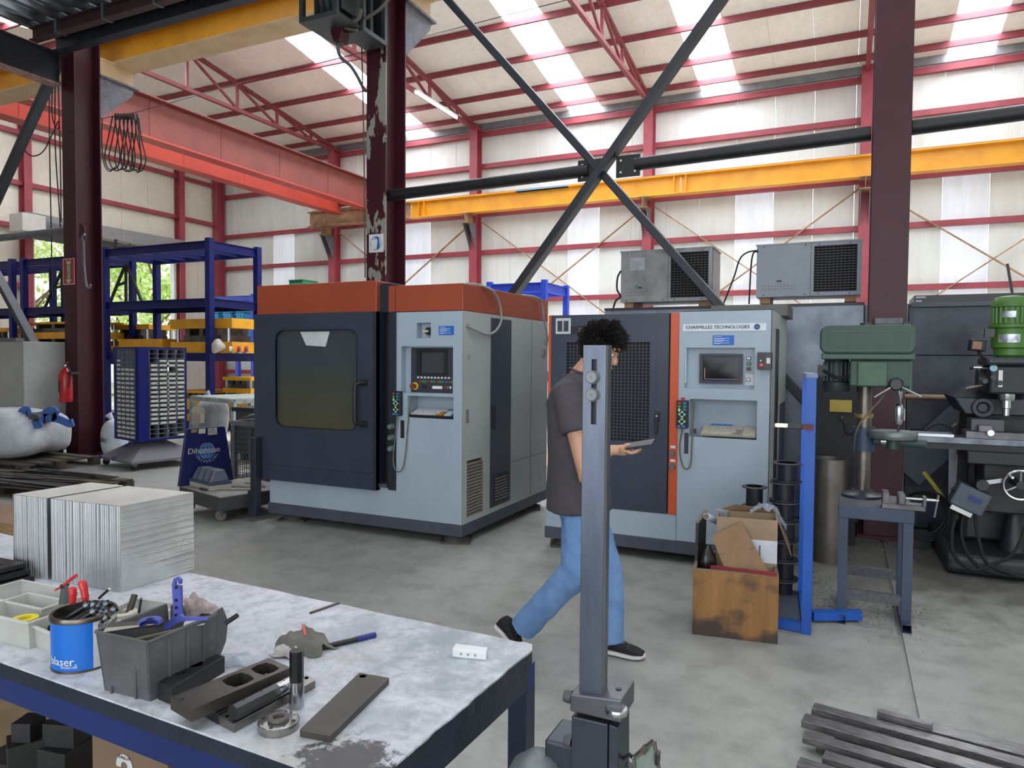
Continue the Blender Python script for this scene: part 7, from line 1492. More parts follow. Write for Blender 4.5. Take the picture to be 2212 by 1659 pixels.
o = build(MB().bar(P(285, 1383, Z=zi-.002), P(392, 1358, Z=zi-.004), .006, .003), 'brass_rule', M('dull brass strip', (140, 128, 100), .5, .4), loc=mid); tag(o, 'dull brass strip laid across the bin opening', 'strip')
o = build(MB().hexa([P(x, y, Z=zi-.006) for x, y in ((395, 1357), (440, 1350), (450, 1338), (398, 1343))]+[P(x, y, Z=zi-.004) for x, y in ((395, 1357), (440, 1350), (450, 1338), (398, 1343))]), 'paper_card', M('pale card', (196, 200, 204), .6), loc=mid); tag(o, 'pale card lying in the grey bin under the violet bracket', 'card')
o = build(MB().lathe([(.007, 0), (.02, 0), (.022, .004), (.02, .009), (.007, .01)], P(325, 1348, Z=zi+.013), ZA, 22, a0=0, a1=4.6), 'grinding_disc', VIO, loc=mid); tag(o, 'worn violet disc resting on the grey steel slide', 'disc')
o = build(MB().cyl(P(488, 1346, Y=b2.y+.02), P(513, 1329, Y=b2.y+.03), .005, n=10), 'steel_pin', BLKP, loc=b2); tag(o, 'thin dark pin poking out of the open end of the bin', 'pin')
for i in range(6):
    p = b0+dv*(.2+.12*i)+dl*(.3+.1*(i % 4))+ZA*(.01+.012*(i % 3)); o = build(MB().obox(p, (.03, .05, .02), (.2*i, .1, .5*i)), 'scrap_part', BLKP, loc=p); tag(o, f"small blackened part at the bottom of the grey bin, {('first','second','third','fourth','fifth','sixth')[i]} from its closed end", 'part', 'parts in the grey bin')

# steel parts in front of the bin
def plate_part(name, lab, cs, z0, h, mat, holes=(), cat='steel part', bevel=.0015):
    """block on four bench points cs (front-left, front-right, back-right, back-left); holes (u, v, r) bored from the top as dark sockets"""
    t = thing(name, lab, cat, V(cs[0].x, cs[0].y, z0)); p = [V(c_.x, c_.y, 0) for c_ in cs]
    build(MB().hexa([q_+ZA*z for z in (z0+.0004, z0+h) for q_ in p]), 'body', mat, t, bevel=bevel)
    for u, v, r in holes:
        c_ = p[0]*(1-u)*(1-v)+p[1]*u*(1-v)+p[2]*u*v+p[3]*(1-u)*v
        build(MB().lathe([(.0005, 0), (r*.93, 0), (r, .0005), (r, .0001)], c_+ZA*(z0+h), ZA, 18), 'hole', M('bore shadow black', (18, 17, 17), .8), t)
    return t
def Q(*pp, z=ZT): return [T(x, y, z) for x, y in pp]
plate_part('steel_block', 'blackened steel clamp block with a big bore beside the grey bin', Q((341, 1512), (372, 1524), (486, 1452), (440, 1440)), ZT, .034, BLKP, ((.45, .62, .014), (.35, .3, .004), (.5, .36, .004)))
# window plate on spacers
zp = ZT+.022
wp_ = thing('window_plate', 'long grey steel plate with two big rounded windows', 'steel part', T(400, 1530)); c4 = [T(x, y, zp+.024) for x, y in ((368, 1506), (414, 1533), (628, 1442), (592, 1420))]
cu = (c4[2]-c4[1]); cv = (c4[0]-c4[1]); Lp, Wp = cu.length, cv.length; cu.normalize(); cv.normalize()
g_ = MB(); w0 = [(.42, .68), (.72, .95)]; secs = [0]+[f for w in w0 for f in w]+[1]
for i in range(len(secs)-1):
    a_, b_ = secs[i]*Lp, secs[i+1]*Lp
    if i % 2 == 0: g_.prism([(a_, 0), (b_, 0), (b_, Wp), (a_, Wp)], c4[1]-ZA*.022, cu, cv, ZA*.022)
    else:
        g_.ring([(b_, 0), (b_, Wp/2), (b_, Wp), ((a_+b_)/2, Wp), (a_, Wp), (a_, Wp/2), (a_, 0), ((a_+b_)/2, 0)], [(b_-.006, Wp*.2), (b_-.002, Wp/2), (b_-.006, Wp*.8), ((a_+b_)/2, Wp*.86), (a_+.006, Wp*.8), (a_+.002, Wp/2), (a_+.006, Wp*.2), ((a_+b_)/2, Wp*.14)], c4[1]-ZA*.022, cu, cv, ZA*.022)
build(g_, 'plate', GRST, wp_)
for f_ in (.06, .1): build(MB().lathe([(.0005, 0), (.002, 0)], c4[1]+cu*f_*Lp*.5+cv*Wp*(.7-.5*f_)+ZA*.0006, ZA, 8), 'pin_hole', BLK, wp_)
plate_part('slotted_block', 'blackened slotted steel frame lying under the window plate', Q((425, 1540), (472, 1567), (600, 1492), (560, 1470)), ZT, .0215, BLKP, ((.5, .2, .012), (.5, .5, .012)))
plate_part('steel_strap', 'bright steel strap with bored ends in front of the hexagon shaft', Q((471, 1565), (505, 1584), (682, 1486), (660, 1472)), ZT, .016, M('bright strap', (136, 132, 128), .28, .85, col2=(110, 106, 102), scale=12), ((.35, .05, .005), (.7, .09, .006), (.4, .95, .0055), (.4, .5, .0055)))
a_, b_ = T(503, 1540, ZT+.031), T(648, 1466, ZT+.031); d_ = (b_-a_).normalized(); t = thing('hexagon_shaft', 'dark hexagonal shaft lying on the bright steel strap', 'shaft', a_)
build(MB().cyl(a_, a_+d_*(b_-a_).length*.62, .0145, n=8, smooth=False), 'hexagon', M('hex dark steel', (70, 70, 72), .3, .8), t); build(MB().cyl(a_+d_*(b_-a_).length*.62, b_, .0135, n=20), 'round_end', CHROME, t)
for f_ in (.15, .4, .75): c_ = a_+(b_-a_)*f_+ZA*.0138; build(MB().lathe([(.0005, .0012), (.0022, .0012)], c_, ZA, 8), 'hole', BLK, t)
c = T(641, 1527); t = thing('shaft_post', 'upright shaft with black hexagon top and bright round foot', 'shaft', c); zt1 = P(641, 1405, Y=c.y).z; zm = P(641, 1470, Y=c.y).z
build(MB().cyl(c+ZA*.0005, V(c.x, c.y, zm), .0135, n=28), 'round_foot', CHROME, t); build(MB().cyl(V(c.x, c.y, zm), V(c.x, c.y, zt1), .0128, n=8, smooth=False), 'hexagon_top', M('hex black', (36, 36, 40), .35, .5), t)
for f_ in (.15, .45): build(MB().sphere(c+V(-.003, -.0128, (zm-ZT)*f_+.004), .0022, 8, 6), 'hole', BLK, t)
build(MB().sphere(V(c.x-.004, c.y-.0118, zm+(zt1-zm)*.6), .0022, 8, 6), 'hole', BLK, t)
c = T(602, 1572); r_ = .0355; t = thing('flange_disc', 'bright round flange disc with bolt holes and a grey washer on it', 'flange', c)
build(MB().lathe([(.001, .0005), (r_-.001, .0005), (r_, .0015), (r_, .014), (r_-.001, .015), (.014, .015), (.001, .0148)], c, ZA, 40), 'disc', M('turned steel', (170, 168, 166), .25, .9, col2=(140, 138, 136), scale=14), t)
for k_ in range(8): a = k_*math.pi/4+.3; r2 = (.0035, .0016)[k_ % 2]; build(MB().lathe([(.0004, .0005), (r2, .0005)], c+V(.028*math.cos(a), .028*math.sin(a), .0152), ZA, 10), 'bolt_hole', BLK, t)
build(MB().lathe([(.0105, 0), (.018, 0), (.0185, .002), (.018, .005), (.0105, .005), (.0105, 0)], c+ZA*.0155, ZA, 28), 'washer', M('grey washer', (104, 98, 94), .5, .4), t)
plate_part('steel_bar', 'flat brown-grey steel bar with one hole at its far end', Q((647, 1592), (714, 1605), (841, 1478), (776, 1466)), ZT, .0135, DKST, ((.22, .94, .007),))
o = build(MB().bar(T(670, 1326)+ZA*.002, T(732, 1304)+ZA*.002, .007, .004), 'thin_strip', M('bronze strip', (96, 88, 80), .5, .4), loc=T(700, 1315)); tag(o, 'thin bronze-brown strip near the back edge of the bench', 'strip')
cs = Q((977, 1420), (1050, 1427), (1054, 1416), (984, 1407)); t = plate_part('plastic_block', 'white plastic block with three holes near the bench corner', cs, ZT, .0185, M('white plastic block', (218, 220, 222), .5), cat='block')
for f_ in (.26, .47, .68): p = cs[0]+(cs[1]-cs[0])*f_+ZA*.0095; build(MB().cyl(p-YA*.0004, p-YA*.001, .003, n=10), 'pin', M('beige pin', (170, 156, 136), .5), t)
# rags, marker, pencil, plastic film
def cloth(name, lab, c, rx, ry, h, seed, mat, cat='rag', rot_=0.):
    rr = random.Random(seed); ph = [(rr.uniform(6, 16), rr.uniform(0, 6.3), rr.uniform(0, 6.3), rr.uniform(.3, 1)) for _ in range(9)]
    def fn(a, b_):
        u, v = 2*a-1, 2*b_-1; r = math.hypot(u, v)
        e = max(0, 1-r*r*.72); z = h*e**.8
        z += h*.34*sum(am*math.sin(f_*(u*math.cos(q_)+v*math.sin(q_))+p_) for f_, p_, q_, am in ph)/5*(.35+e)
        x, y = u*rx*(1+.14*math.sin(5*v+seed)), v*ry*(1+.16*math.sin(4*u+seed*2)); ca, sa = math.cos(rot_), math.sin(rot_)
        return V(c.x+x*ca-y*sa, c.y+x*sa+y*ca, c.z+max(.0015, z))
    o = build(MB().grid(fn, 44, 36), name, mat, loc=c, solid=.0018, sub=1); tag(o, lab, cat); return o
cloth('rag', 'crumpled grey-green rag with a marker and pencil sticking out of it', T(658, 1398), .062, .042, .034, 4, M('grey green rag', (112, 110, 102), .9, col2=(86, 84, 78), scale=14), rot_=-.1)
cloth('rag', 'pinkish stained rag crumpled behind the violet bracket', T(418, 1322), .062, .042, .036, 9, M('stained pink rag', (176, 160, 158), .9, col2=(92, 84, 82), scale=16), rot_=-.4)
cloth('rag', 'pale scrap of cloth showing from under the grey-green rag', T(625, 1412), .035, .03, .016, 14, M('pale scrap', (186, 178, 178), .9, col2=(130, 122, 122), scale=20))
a_, b_ = T(706, 1396, ZT+.006), T(811, 1371, ZT+.006); d_ = (b_-a_); t = thing('marker_pen', 'black marker pen with a blue cap lying on the rag', 'marker', a_)
build(MB().cyl(a_-d_*.25, a_+d_*.62, .0058, n=14), 'barrel', BLK, t); build(MB().cyl(a_+d_*.62, b_, .0066, n=14), 'cap', M('marker blue cap', (40, 42, 120), .35), t)
dn_ = d_.normalized(); un = V(-dn_.y, dn_.x, 0); nn = V(0, -.75, .66); build(MB().text('edding', a_+d_*.33+V(0, -.75, .66)*.0062, dn_, dn_.cross(nn)*-1 if dn_.cross(nn).y < 0 else dn_.cross(nn), .0085), 'lettering', WHTB, t)
o = build(MB().cyl(T(660, 1372, ZT+.03), P(655, 1349, Y=T(660, 1372, ZT+.03).y), .0035, n=8), 'pencil', M('orange red pencil', (206, 112, 90), .5), loc=T(660, 1372)); tag(o, 'orange-red pencil end sticking up from the rag', 'pencil')
FILM = M('thin clear film', (190, 196, 206), .12, alpha=.35); cloth('plastic_bag', 'thin clear plastic bag lying between the bin and the window plate', T(520, 1432), .06, .03, .016, 21, FILM, 'bag', .35)
# ------------------------------------------------------------------ under the bench: carton and dark graphite blocks
def U(x, y, z): return P(x, y, Z=z)
t = thing('cardboard_carton', 'brown cardboard carton with a white and brown arch label under the bench', 'carton', (-1.1, 1.05, .4)); yk = 1.0
k = lambda x, y: P(x, y, Y=yk)
xa, xb = k(199, 1560).x, k(362, 1600).x
build(MB().box(xa, xb, yk, yk+.3, .41, .79), 'carton', M('carton brown', (122, 100, 80), .75, col2=(112, 92, 74)), t)
lc = k(270, 1655); q = MB(); ro, ri = .026, .010
arch = [(ro*math.cos(math.pi*i/14), ro*math.sin(math.pi*i/14)) for i in range(15)]; arch_i = [(ri*math.cos(math.pi*i/14), ri*math.sin(math.pi*i/14)) for i in range(15)]
lb = build(MB().prism(arch+[(-ro, -.012), (-ri, -.012)]+arch_i[::-1]+[(ri, -.012), (ro, -.012)], (lc.x, yk-.001, lc.z), XA, ZA, -YA*.0008), 'arch_label', M('label white', (206, 206, 206), .6), t)
build(MB().text('SUNCUT', (lc.x, yk-.0025, lc.z+.0185), XA, ZA, .0095), 'lettering', M('label brown print', (96, 70, 40), .6), lb); build(MB().box(lc.x-ro, lc.x-ri, yk-.0024, yk-.0018, lc.z-.05, lc.z-.004), 'brown_leg', M('label brown', (150, 104, 48), .6), t); build(MB().box(lc.x+ri, lc.x+ro, yk-.0024, yk-.0018, lc.z-.05, lc.z-.004), 'brown_leg', M('label brown', (150, 104, 48), .6), t)
t = thing('cardboard_carton', 'second cardboard carton with black printed bars behind the arch label one', 'carton', (xb+.06, 1.1, .4)); build(MB().box(xb+.004, xb+.16, 1.05, 1.3, .41, .77), 'carton', M('carton dark', (104, 82, 62), .75), t); q = MB()
for i in range(3): q.box(xb+.04+i*.02, xb+.05+i*.02, 1.047, 1.05, .70, .75)
build(q, 'print', BLK, t)
GRAPH = M('graphite block', (44, 43, 42), .6, .1, col2=(30, 30, 30), scale=10); rr = random.Random(2)
gb = [((20, 1590), (.1, .1, .08), .41, .2), ((60, 1600), (.08, .09, .16), .41, -.5), ((62, 1545), (.05, .06, .05), .57, .4), ((105, 1610), (.08, .1, .12), .41, .7), ((150, 1560), (.09, .08, .06), .55, .3), ((145, 1600), (.12, .12, .14), .41, .15), ((28, 1650), (.1, .08, .05), .41, .1), ((115, 1650), (.09, .09, .1), .41, -.3), ((175, 1655), (.09, .08, .09), .41, .35)]
nms = ('corner graphite block under the bench, furthest from the carton', 'tall graphite block carrying a small cube', 'small graphite cube on top of the tall block', 'graphite block turned on its corner beside the tall one', 'flat graphite block propped against the carton, on top of another', 'wide graphite block beneath the flat one', 'low graphite block at the lower picture edge', 'graphite block with rows of square notches', 'smooth graphite block next to the notched one')
Yg = [1.12, 1.1, 1.1, 1.2, 1.16, 1.16, .98, 1.0, .99]
for i, (pp, sz, z0, a) in enumerate(gb):
    c = P(*pp, Y=Yg[i]); t = thing('graphite_block', nms[i], 'block', V(c.x, Yg[i], z0), rz=a, local=True, group='graphite blocks under the bench'); build(MB().box(-sz[0]/2, sz[0]/2, -sz[1]/2, sz[1]/2, 0.0005, sz[2]), 'block', GRAPH, t, bevel=.002)
    if i == 7:
        for j in range(5):
            for m_ in (-1, 1): build(MB().box(-sz[0]/2+.014+(.011 if m_ > 0 else 0), -sz[0]/2+.022+(.011 if m_ > 0 else 0), -sz[1]/2-.002, -sz[1]/2, .012+j*.018, .022+j*.018), 'notch', BLK, t)
# ------------------------------------------------------------------ the man walking past with a phone
YP = 3.5
def J(px, py, dy=0.): return P(px, py, Y=YP+dy)
SKIN = M('skin', (196, 150, 124), .5, col2=(186, 138, 112), scale=12); TEE = M('dark grey cotton', (74, 69, 74), .9, col2=(64, 60, 65), scale=10); JEAN = M('light blue denim', (112, 146, 192), .85, col2=(92, 126, 174), scale=9, bump=.2, bscale=300)
HAIR = M('black hair', (20, 17, 17), .6, spec=.25, col2=(32, 26, 23), scale=30); SHOE = M('black knit shoe', (22, 23, 27), .8); SOLE = M('white sole', (214, 206, 206), .5); CORAL = M('coral heel', (220, 96, 84), .6)
man = thing('person', 'man in a dark grey tee and light jeans walking while looking at his phone', 'person', V(J(1262, 1060).x, YP, 0))
def loft(mb, rings, n=18):
    vs = []; 
    for c, rx, ry in rings: vs += [Vector(c)+V(rx*math.cos(2*math.pi*i/n), ry*math.sin(2*math.pi*i/n), 0) for i in range(n)]
    m_ = len(rings); fs = [(j*n+i, j*n+(i+1) % n, (j+1)*n+(i+1) % n, (j+1)*n+i) for j in range(m_-1) for i in range(n)]+[tuple(range(n))[::-1], tuple(range((m_-1)*n, m_*n))]
    return mb.add(vs, fs, True)
def fuse(mb, name, mat, parent, vox, smooth=4, wrinkle=0., wsize=.1):
    o = build(mb, name, mat, parent); q = o.modifiers.new('r', 'REMESH'); q.mode = 'VOXEL'; q.voxel_size = vox; q.use_smooth_shade = True
    q = o.modifiers.new('s', 'SMOOTH'); q.factor = .5; q.iterations = smooth
    if wrinkle:
        tx = bpy.data.textures.new(name, 'CLOUDS'); tx.noise_scale = wsize; q = o.modifiers.new('w', 'DISPLACE'); q.texture = tx; q.strength = wrinkle; q.mid_level = .5
    return o
nb, hd_ = J(1258, 806), J(1296, 757)
shR, shL = J(1226, 852, -.17), J(1252, 850, .17); elR, elL = J(1266, 1030, -.22), J(1262, 985, .2); wrR, wrL = J(1316, 972, -.12), J(1276, 1085, .22)
hipR, hipL = J(1250, 1075, -.075), J(1264, 1075, .075); knR, knL = J(1246, 1234, -.1), J(1312, 1232, .09); anR, anL = J(1128, 1356, -.1), J(1322, 1392, .08)
def dense(pts, rs, k=5):
    out, r2 = [], []
    for i in range(len(pts)-1):
        for j in range(k): f_ = j/k; out.append(pts[i]*(1-f_)+pts[i+1]*f_); r2.append(rs[i]*(1-f_)+rs[i+1]*f_)
    return out+[pts[-1]], r2+[rs[-1]]
b = MB()
loft(b, [(J(1255, 1075), .09, .14), (J(1252, 1030), .105, .155), (J(1248, 960), .1, .14), (J(1242, 890), .11, .16), (J(1244, 845), .1, .17), (J(1250, 818), .07, .1), (J(1257, 806), .05, .055)])
b.tube([J(1250, 822), nb, J(1274, 786), J(1286, 768)], [.062, .056, .053, .053], 14)
for pts, rs in (((shR, elR, wrR), (.052, .04, .027)), ((shL, elL, wrL), (.052, .04, .027)), ((hipR, knR, anR), (.085, .055, .036)), ((hipL, knL, anL), (.085, .055, .036))):
    p_, r_ = dense([Vector(q) for q in pts], rs); b.tube(p_, r_, 12)
    for q, r0 in zip(pts, rs): b.sphere(q, r0, 12, 8)
# head: built upright, then pitched forward
pit = math.radians(24)
def H(x, y, z): c_, s_ = math.cos(pit), math.sin(pit); return hd_+V(x*c_+z*s_, y, -x*s_+z*c_)
def hs(mb, x, y, z, rx, ry, rz_, n=16, m_=12):
    k = len(mb.v); mb.sphere((0, 0, 0), (rx, ry, rz_), n, m_)
    for i in range(k, len(mb.v)): p = mb.v[i]; mb.v[i] = H(x+p.x, y+p.y, z+p.z)
hs(b, -.008, 0, .025, .096, .076, .088); hs(b, .03, 0, -.03, .062, .062, .075); hs(b, .05, 0, -.082, .036, .04, .03); hs(b, .078, 0, .035, .018, .05, .035)
hs(b, .093, 0, -.018, .018, .013, .022); hs(b, .1, 0, -.028, .014, .016, .011); hs(b, .083, 0, .002, .012, .009, .03)
hs(b, .088, 0, -.058, .012, .022, .006); hs(b, .087, 0, -.067, .011, .02, .007); hs(b, .072, .035, -.02, .02, .018, .018); hs(b, .072, -.035, -.02, .02, .018, .018)
for s in (-1, 1): hs(b, -.012, s*.077, -.008, .017, .008, .03)
# right hand round the phone: palm below, four curled fingers, thumb on top
ph0, ph1 = J(1344, 968, -.1), J(1412, 957, -.1); pd = (ph1-ph0); pu = pd.normalized(); pn = V(-pu.z, 0, pu.x)
hand = ph0+pu*.012-pn*.012
b.tube([wrR, (wrR+hand)/2, hand-pu*.005, hand+pu*.022], [.026, .026, .029, .02], 12); b.sphere(hand, (.034, .04, .02), 14, 10)
for i in range(4):
    y0 = -.036+.022*i; st = hand+V(0, y0, 0)+pu*.02-pn*.004; ln = (.95, 1.05, 1.0, .82)[i]
    b.tube([st, st+pu*.02*ln-pn*.014, st+pu*.044*ln-pn*.012, st+pu*.062*ln-pn*.0], [.0095, .009, .0083, .0072], 9)
b.tube([hand+V(0, -.03, 0)-pu*.01, hand+V(0, -.042, 0)+pn*.016, hand+V(0, -.034, 0)+pu*.02+pn*.026, hand+V(0, -.02, 0)+pu*.042+pn*.026], [.014, .011, .0095, .0075], 9)
# left hand, hidden behind: relaxed
b.sphere(wrL+V(.012, 0, -.05), (.035, .018, .045), 12, 8)
for i in range(4): st = wrL+V(.038-.018*i, 0, -.08); b.tube([st, st+V(-.002, -.004, -.03), st+V(-.004, -.014, -.055), st+V(-.006, -.028, -.066)], [.009, .0085, .008, .007], 8)
b.tube([wrL+V(.035, 0, -.03), wrL+V(.055, -.015, -.055), wrL+V(.058, -.02, -.08)], [.012, .01, .008], 8)
fuse(b, 'body', SKIN, man, .0055, 3)
for s in (-1, 1):
    q = MB(); hs(q, .0775, s*.031, .009, .0105, .0115, .0085, 12, 8); e_ = build(q, 'eye', M('eye white', (226, 222, 216), .25), man); q = MB(); hs(q, .0845, s*.032, .006, .0045, .0055, .005, 10, 6); build(q, 'iris', M('iris brown', (44, 30, 24), .3), e_)
    q = MB(); q.tube([H(.096, s*.012, .033), H(.097, s*.03, .04), H(.088, s*.05, .034)], [.005, .006, .003], 7); build(q, 'eyebrow', HAIR, man)
# hair: cap plus many short locks, fuller at the front
rr = random.Random(17); q = MB(); hs(q, -.018, 0, .04, .102, .084, .09, 20, 14); hs(q, -.045, 0, -.005, .068, .074, .075, 16, 12); hs(q, .04, 0, .085, .062, .06, .04, 14, 10)
for _ in range(2600):
    th, ph = rr.uniform(0, 2*math.pi), rr.uniform(-.35, 1.45); d = V(math.cos(ph)*math.cos(th), math.cos(ph)*math.sin(th), math.sin(ph))
    if d.x > .6 and d.z < .22: continue
    if d.z < -.05 and d.x > -.1: continue
    r0 = V(-.014+d.x*.1, d.y*.084, .036+d.z*.092); ln = rr.uniform(.01, .032)*(1.3 if d.x > .1 else .8)
    fl_ = V(.5+.5*max(0, d.x), rr.uniform(-.5, .5), .2 if d.z > .3 else -.9)
    e_ = (d*.7+fl_*.6+V(rr.uniform(-.6, .6), rr.uniform(-.6, .6), rr.uniform(-.6, .6))).normalized()
    m1 = r0+d*ln*.5+e_*ln*.3; en = r0+d*ln*.55+e_*ln
    q.tube([H(*(r0-d*.01)), H(*m1), H(*en)], [.0052, .0042, .001], 4)
build(q, 'hair', HAIR, man)
# t-shirt
b = MB(); loft(b, [(J(1250, 1100), .172, .185), (J(1250, 1060), .165, .182), (J(1248, 990), .152, .175), (J(1243, 920), .146, .178), (J(1240, 870), .137, .188), (J(1243, 842), .118, .185), (J(1249, 820), .086, .125), (J(1256, 806), .066, .072)], 24)
for sh, el in ((shR, elR), (shL, elL)):
    d = (el-sh); b.tube([sh-d*.12, sh+d*.05, sh+d*.25, sh+d*.46], [.07, .08, .08, .078], 16); b.sphere(sh, .076, 14, 10)
tee = fuse(b, 't_shirt', TEE, man, .009, 6, .016, .13)
build(MB().tube([p for p in arc(J(1259, 803), V(.9, 0, -.25).normalized(), YA, .067, 0, 2*math.pi, 20, .07)], .007, 8, caps=False), 'collar', TEE, tee)
# jeans
b = MB(); loft(b, [(J(1256, 1118), .105, .15), (J(1254, 1085), .125, .168), (J(1252, 1050), .118, .16)])
for pts, rs in (((hipR, knR, J(1180, 1302, -.1), J(1126, 1360, -.1)), (.088, .083, .076, .072)), ((hipL, knL, J(1318, 1310, .085), J(1322, 1388, .08)), (.088, .08, .074, .066))):
    p_, r_ = dense([Vector(v) for v in pts], rs); b.tube(p_, r_, 16)
    for v, r0 in zip(pts[:2], rs[:2]): b.sphere(v, r0, 14, 10)
fuse(b, 'jeans', JEAN, man, .009, 5, .02, .09)
# shoes: sole and upper lofted along the foot
def shoe(heel, toe, up, lab):
    u = (toe-heel).normalized(); side = u.cross(up).normalized(); up = side.cross(u); ln = (toe-heel).length
    prof = [(0, .03, .0, .06), (.08, .036, .0, .085), (.25, .037, .0, .092), (.42, .038, .0, .075), (.6, .044, .0, .058), (.8, .046, .0, .046), (.94, .034, .004, .034), (1.0, .012, .012, .022)]
    def body(z0, z1, sc, base):
        q = MB(); n = 14; vs = []
        for f_, w_, lo, hi in prof:
            zlo, zhi = (lo, .026+lo*.6) if base else (.02+lo*.5, hi+.004)
            c_ = heel+u*ln*f_; r_ = w_*sc
            vs += [c_+side*r_*math.copysign(abs(math.cos(t))**.7, math.cos(t))+up*((zlo+zhi)/2+(zhi-zlo)/2*math.copysign(abs(math.sin(t))**.6, math.sin(t))) for t in (2*math.pi*i/n for i in range(n))]
        m_ = len(prof); q.add(vs, [(j*n+i, j*n+(i+1) % n, (j+1)*n+(i+1) % n, (j+1)*n+i) for j in range(m_-1) for i in range(n)]+[tuple(range(n))[::-1], tuple(range((m_-1)*n, m_*n))], True); return q
    s_ = build(body(0, 0, .96, False), 'shoe', SHOE, man, label=lab); build(body(0, 0, 1.06, True), 'sole', SOLE, s_)
    build(MB().obox(heel+u*.004+up*.045, (.012, .03, .035), (0, -math.atan2(u.z, u.x), 0)), 'heel_tab', CORAL, s_)
    q = MB()
    for k in range(4): c_ = heel+u*ln*(.42+.08*k)+up*(.082-.008*k); q.bar(c_-side*.022, c_+side*.022, .008, .004, up)
    build(q, 'lace', M('shoe lace', (60, 62, 66), .8), s_)
h1 = J(1288, 1436, .08); h1.z = .004; t1_ = J(1394, 1436, .08); t1_.z = .004
shoe(h1, t1_, ZA, 'black shoe with white sole, flat on the floor')
hh_ = J(1070, 1352, -.1); tt_ = V(hh_.x+.135, hh_.y, .012); shoe(hh_, hh_+(tt_-hh_).normalized()*.275 if (tt_-hh_).length > .3 else tt_, V(.75, 0, .66), 'black shoe with coral heel, lifted on its toe')
ph = thing('phone', 'dark mobile phone held flat in the walking man’s hand', 'phone', ph0); q = MB(); q.hexa([c_+pn*z+V(0, y, y*.3) for z in (0, .009) for c_, y in ((ph0, -.036), (ph1, -.036), (ph1, .036), (ph0, .036))])
build(q, 'case', M('phone case', (30, 31, 35), .4), ph, bevel=.003); q = MB(); q.hexa([c_+pn*z+V(0, y, y*.3) for z in (.009, .0094) for c_, y in ((ph0+pu*.005, -.032), (ph1-pu*.005, -.032), (ph1-pu*.005, .032), (ph0+pu*.005, .032))]); build(q, 'screen', M('dim phone screen', (50, 52, 58), .5), ph)

# ------------------------------------------------------------------ slotted steel post of the tool at the very front
PST = M('brushed blue steel', (108, 114, 128), .33, .7, col2=(78, 84, 98), scale=3, stretch=(4, 4, .7)); PSD = M('dark sleeve steel', (70, 75, 84), .42, .5, col2=(54, 58, 66), scale=4)
YT_ = 1.3; k = lambda x, y, Y=YT_: P(x, y, Y=Y)
xl, xr, zt_, zb_ = k(1258, 900).x, k(1308, 900).x, k(1280, 745).z, k(1280, 1490).z
t = thing('slotted_post', 'blue-grey slotted steel post with two round screws, on a clamp and sleeve', 'post', V((xl+xr)/2, YT_+.025, 0))
sa, sb_ = k(1278, 776), k(1288, 917)
pst = build(MB().holed(xl, xr, zb_-.03, zt_, [(sa.x, sb_.x, sb_.z, sa.z, .012)], (0, YT_, 0), XA, ZA, -YA).box(xl, xr, YT_+.0125, YT_+.034, zb_-.03, zt_), 'slotted_bar', PST, t)
build(MB().box(xl, xl+.0005, YT_, YT_+.0125, zb_-.03, zt_).box(xr-.0005, xr, YT_, YT_+.0125, zb_-.03, zt_).box(xl, xr, YT_, YT_+.0125, zt_-.0005, zt_), 'edge', M('worn edge', (120, 118, 110), .5, .4), pst)
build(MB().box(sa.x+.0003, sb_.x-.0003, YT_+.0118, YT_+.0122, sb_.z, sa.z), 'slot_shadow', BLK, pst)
for py in (815, 853):
    c = k(1281, py); s_ = build(MB().lathe([(.001, .012), (.0105, .012), (.0118, .0105), (.0118, .002), (.013, .002), (.013, 0)], c, -YA, 24), 'screw', M('screw steel', (132, 134, 136), .5, .6), t)
    build(MB().lathe([(.0042, .0122), (.0038, .008), (.0005, .008)], c, -YA, 6, smooth=False), 'hex_socket', BLK, s_)
# clamp
cl_ = build(MB().hexa([V(k(1237, 1500).x, YT_-.015, k(1240, 1530).z), V(k(1346, 1540).x, YT_-.015, k(1346, 1555).z), V(k(1346, 1540).x, YT_+.08, k(1346, 1555).z), V(k(1237, 1500).x, YT_+.08, k(1240, 1530).z),
    V(k(1237, 1500).x, YT_-.015, k(1240, 1493).z), V(k(1346, 1540).x, YT_-.015, k(1346, 1512).z+.006), V(k(1346, 1540).x, YT_+.08, k(1346, 1512).z+.006), V(k(1237, 1500).x, YT_+.08, k(1240, 1493).z)]), 'clamp', M('clamp steel', (104, 104, 110), .38, .6, col2=(80, 80, 86), scale=8), t, bevel=.003)
c = k(1332, 1535, YT_-.012); build(MB().lathe([(.001, -.006), (.02, -.006), (.0215, -.003), (.0215, .003), (.02, .006), (.001, .006)], c, ZA, 26), 'thumb_wheel', CHROME, cl_); c = k(1330, 1512, YT_+.01); build(MB().cyl(V(c.x, YT_+.03, k(1346, 1512).z+.0055), V(c.x, YT_+.03, k(1346, 1512).z+.0065), .006), 'oil_hole', BLK, cl_)
for py in (1506, 1603): c = k(1236, py, YT_+.01); build(MB().lathe([(.001, .016), (.011, .016), (.0125, .012), (.0125, 0)], c, -XA, 18), 'knurled_knob', M('knob grey', (92, 92, 98), .5, .4), t)
z1, z2 = k(1270, 1548).z, 0.05
build(MB().box(k(1238, 1600).x, k(1316, 1600).x, YT_-.012, YT_+.07, z2, z1), 'sleeve', PSD, t, bevel=.003)
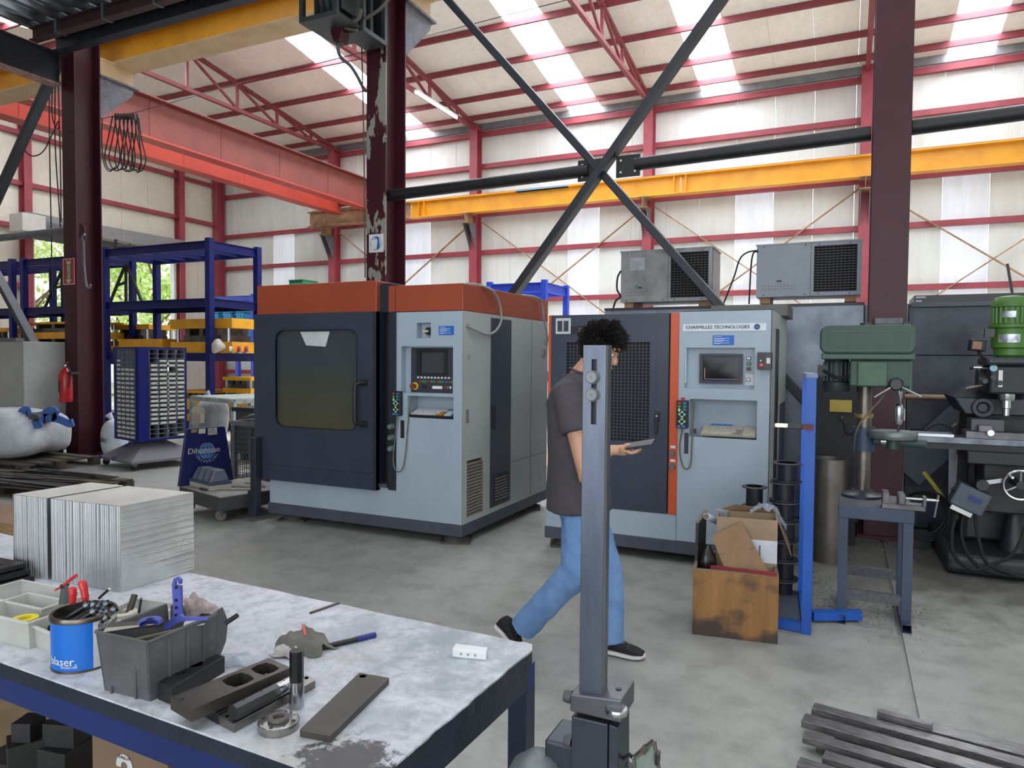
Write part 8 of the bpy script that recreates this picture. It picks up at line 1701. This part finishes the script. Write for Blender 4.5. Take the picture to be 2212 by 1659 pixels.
build(MB().hexa([V(k(1318, 1600).x, YT_-.01, z2), V(k(1350, 1659).x, YT_-.01, z2), V(k(1350, 1659).x, YT_+.07, z2), V(k(1318, 1600).x, YT_+.07, z2), V(k(1318, 1600).x, YT_-.01, z1), V(k(1338, 1560).x, YT_-.01, z1-.004), V(k(1338, 1560).x, YT_+.07, z1-.004), V(k(1318, 1600).x, YT_+.07, z1)]), 'wedge', PSD, t, bevel=.002)
build(MB().box(k(1238, 1600).x-.12, k(1350, 1600).x+.1, YT_-.1, YT_+.25, 0, .05), 'base', PSD, t, bevel=.008); build(MB().box(k(1175, 1640).x, k(1240, 1640).x, YT_-.0, YT_+.1, .65, k(1200, 1604).z), 'side_plate', PSD, t, bevel=.006)
c = k(1160, 1690); o = build(MB().sphere(c, (.062, .07, .062), 22, 14, lambda d: 1+.03*math.sin(9*d.x+4*d.z)), 'padded_cover', M('worn grey cover', (118, 124, 126), .5, col2=(92, 98, 100), scale=12), loc=V(c.x, c.y, 0)); tag(o, 'worn grey rounded cover beside the sleeve of the slotted post', 'cover')
o2 = build(MB().cyl(V(c.x, c.y, 0), V(c.x, c.y, c.z-.03), .03), 'pedestal', PSD, o)
t = thing('magnifier', 'small hinged framed glass with metal corners beside the slotted post', 'glass', k(1390, 1660)); fa_ = [k(1370, 1638, 1.28), k(1413, 1601, 1.3), k(1424, 1665, 1.3), k(1372, 1700, 1.28)]
n_g = V(.55, -.8, .1).normalized(); build(MB().hexa([p for p in fa_]+[p-n_g*.012 for p in fa_]), 'glass', M('greenish glass', (120, 132, 124), .15, spec=.6), t); 
for i in range(4): build(MB().bar(fa_[i], fa_[(i+1) % 4], .006, .006), 'frame', M('frame metal', (120, 116, 108), .35, .8), t)
build(MB().obox((fa_[0]+fa_[1])/2, (.012, .01, .012), (0, .6, 0)), 'corner_clip', M('clip bronze', (96, 88, 80), .4, .6), t); build(MB().tube([k(1345, 1640, 1.33), k(1360, 1630, 1.3), fa_[0]], .004, 7), 'hinge', CHROME, t); build(MB().box(fa_[1].x+.004, fa_[1].x+.01, 1.29, 1.31, fa_[1].z-.04, fa_[1].z-.02), 'tab', BLK, t)
build(MB().box(k(1350, 1660).x, k(1366, 1660).x, 1.29, 1.31, .05, k(1350, 1650).z), 'arm', PSD, t)
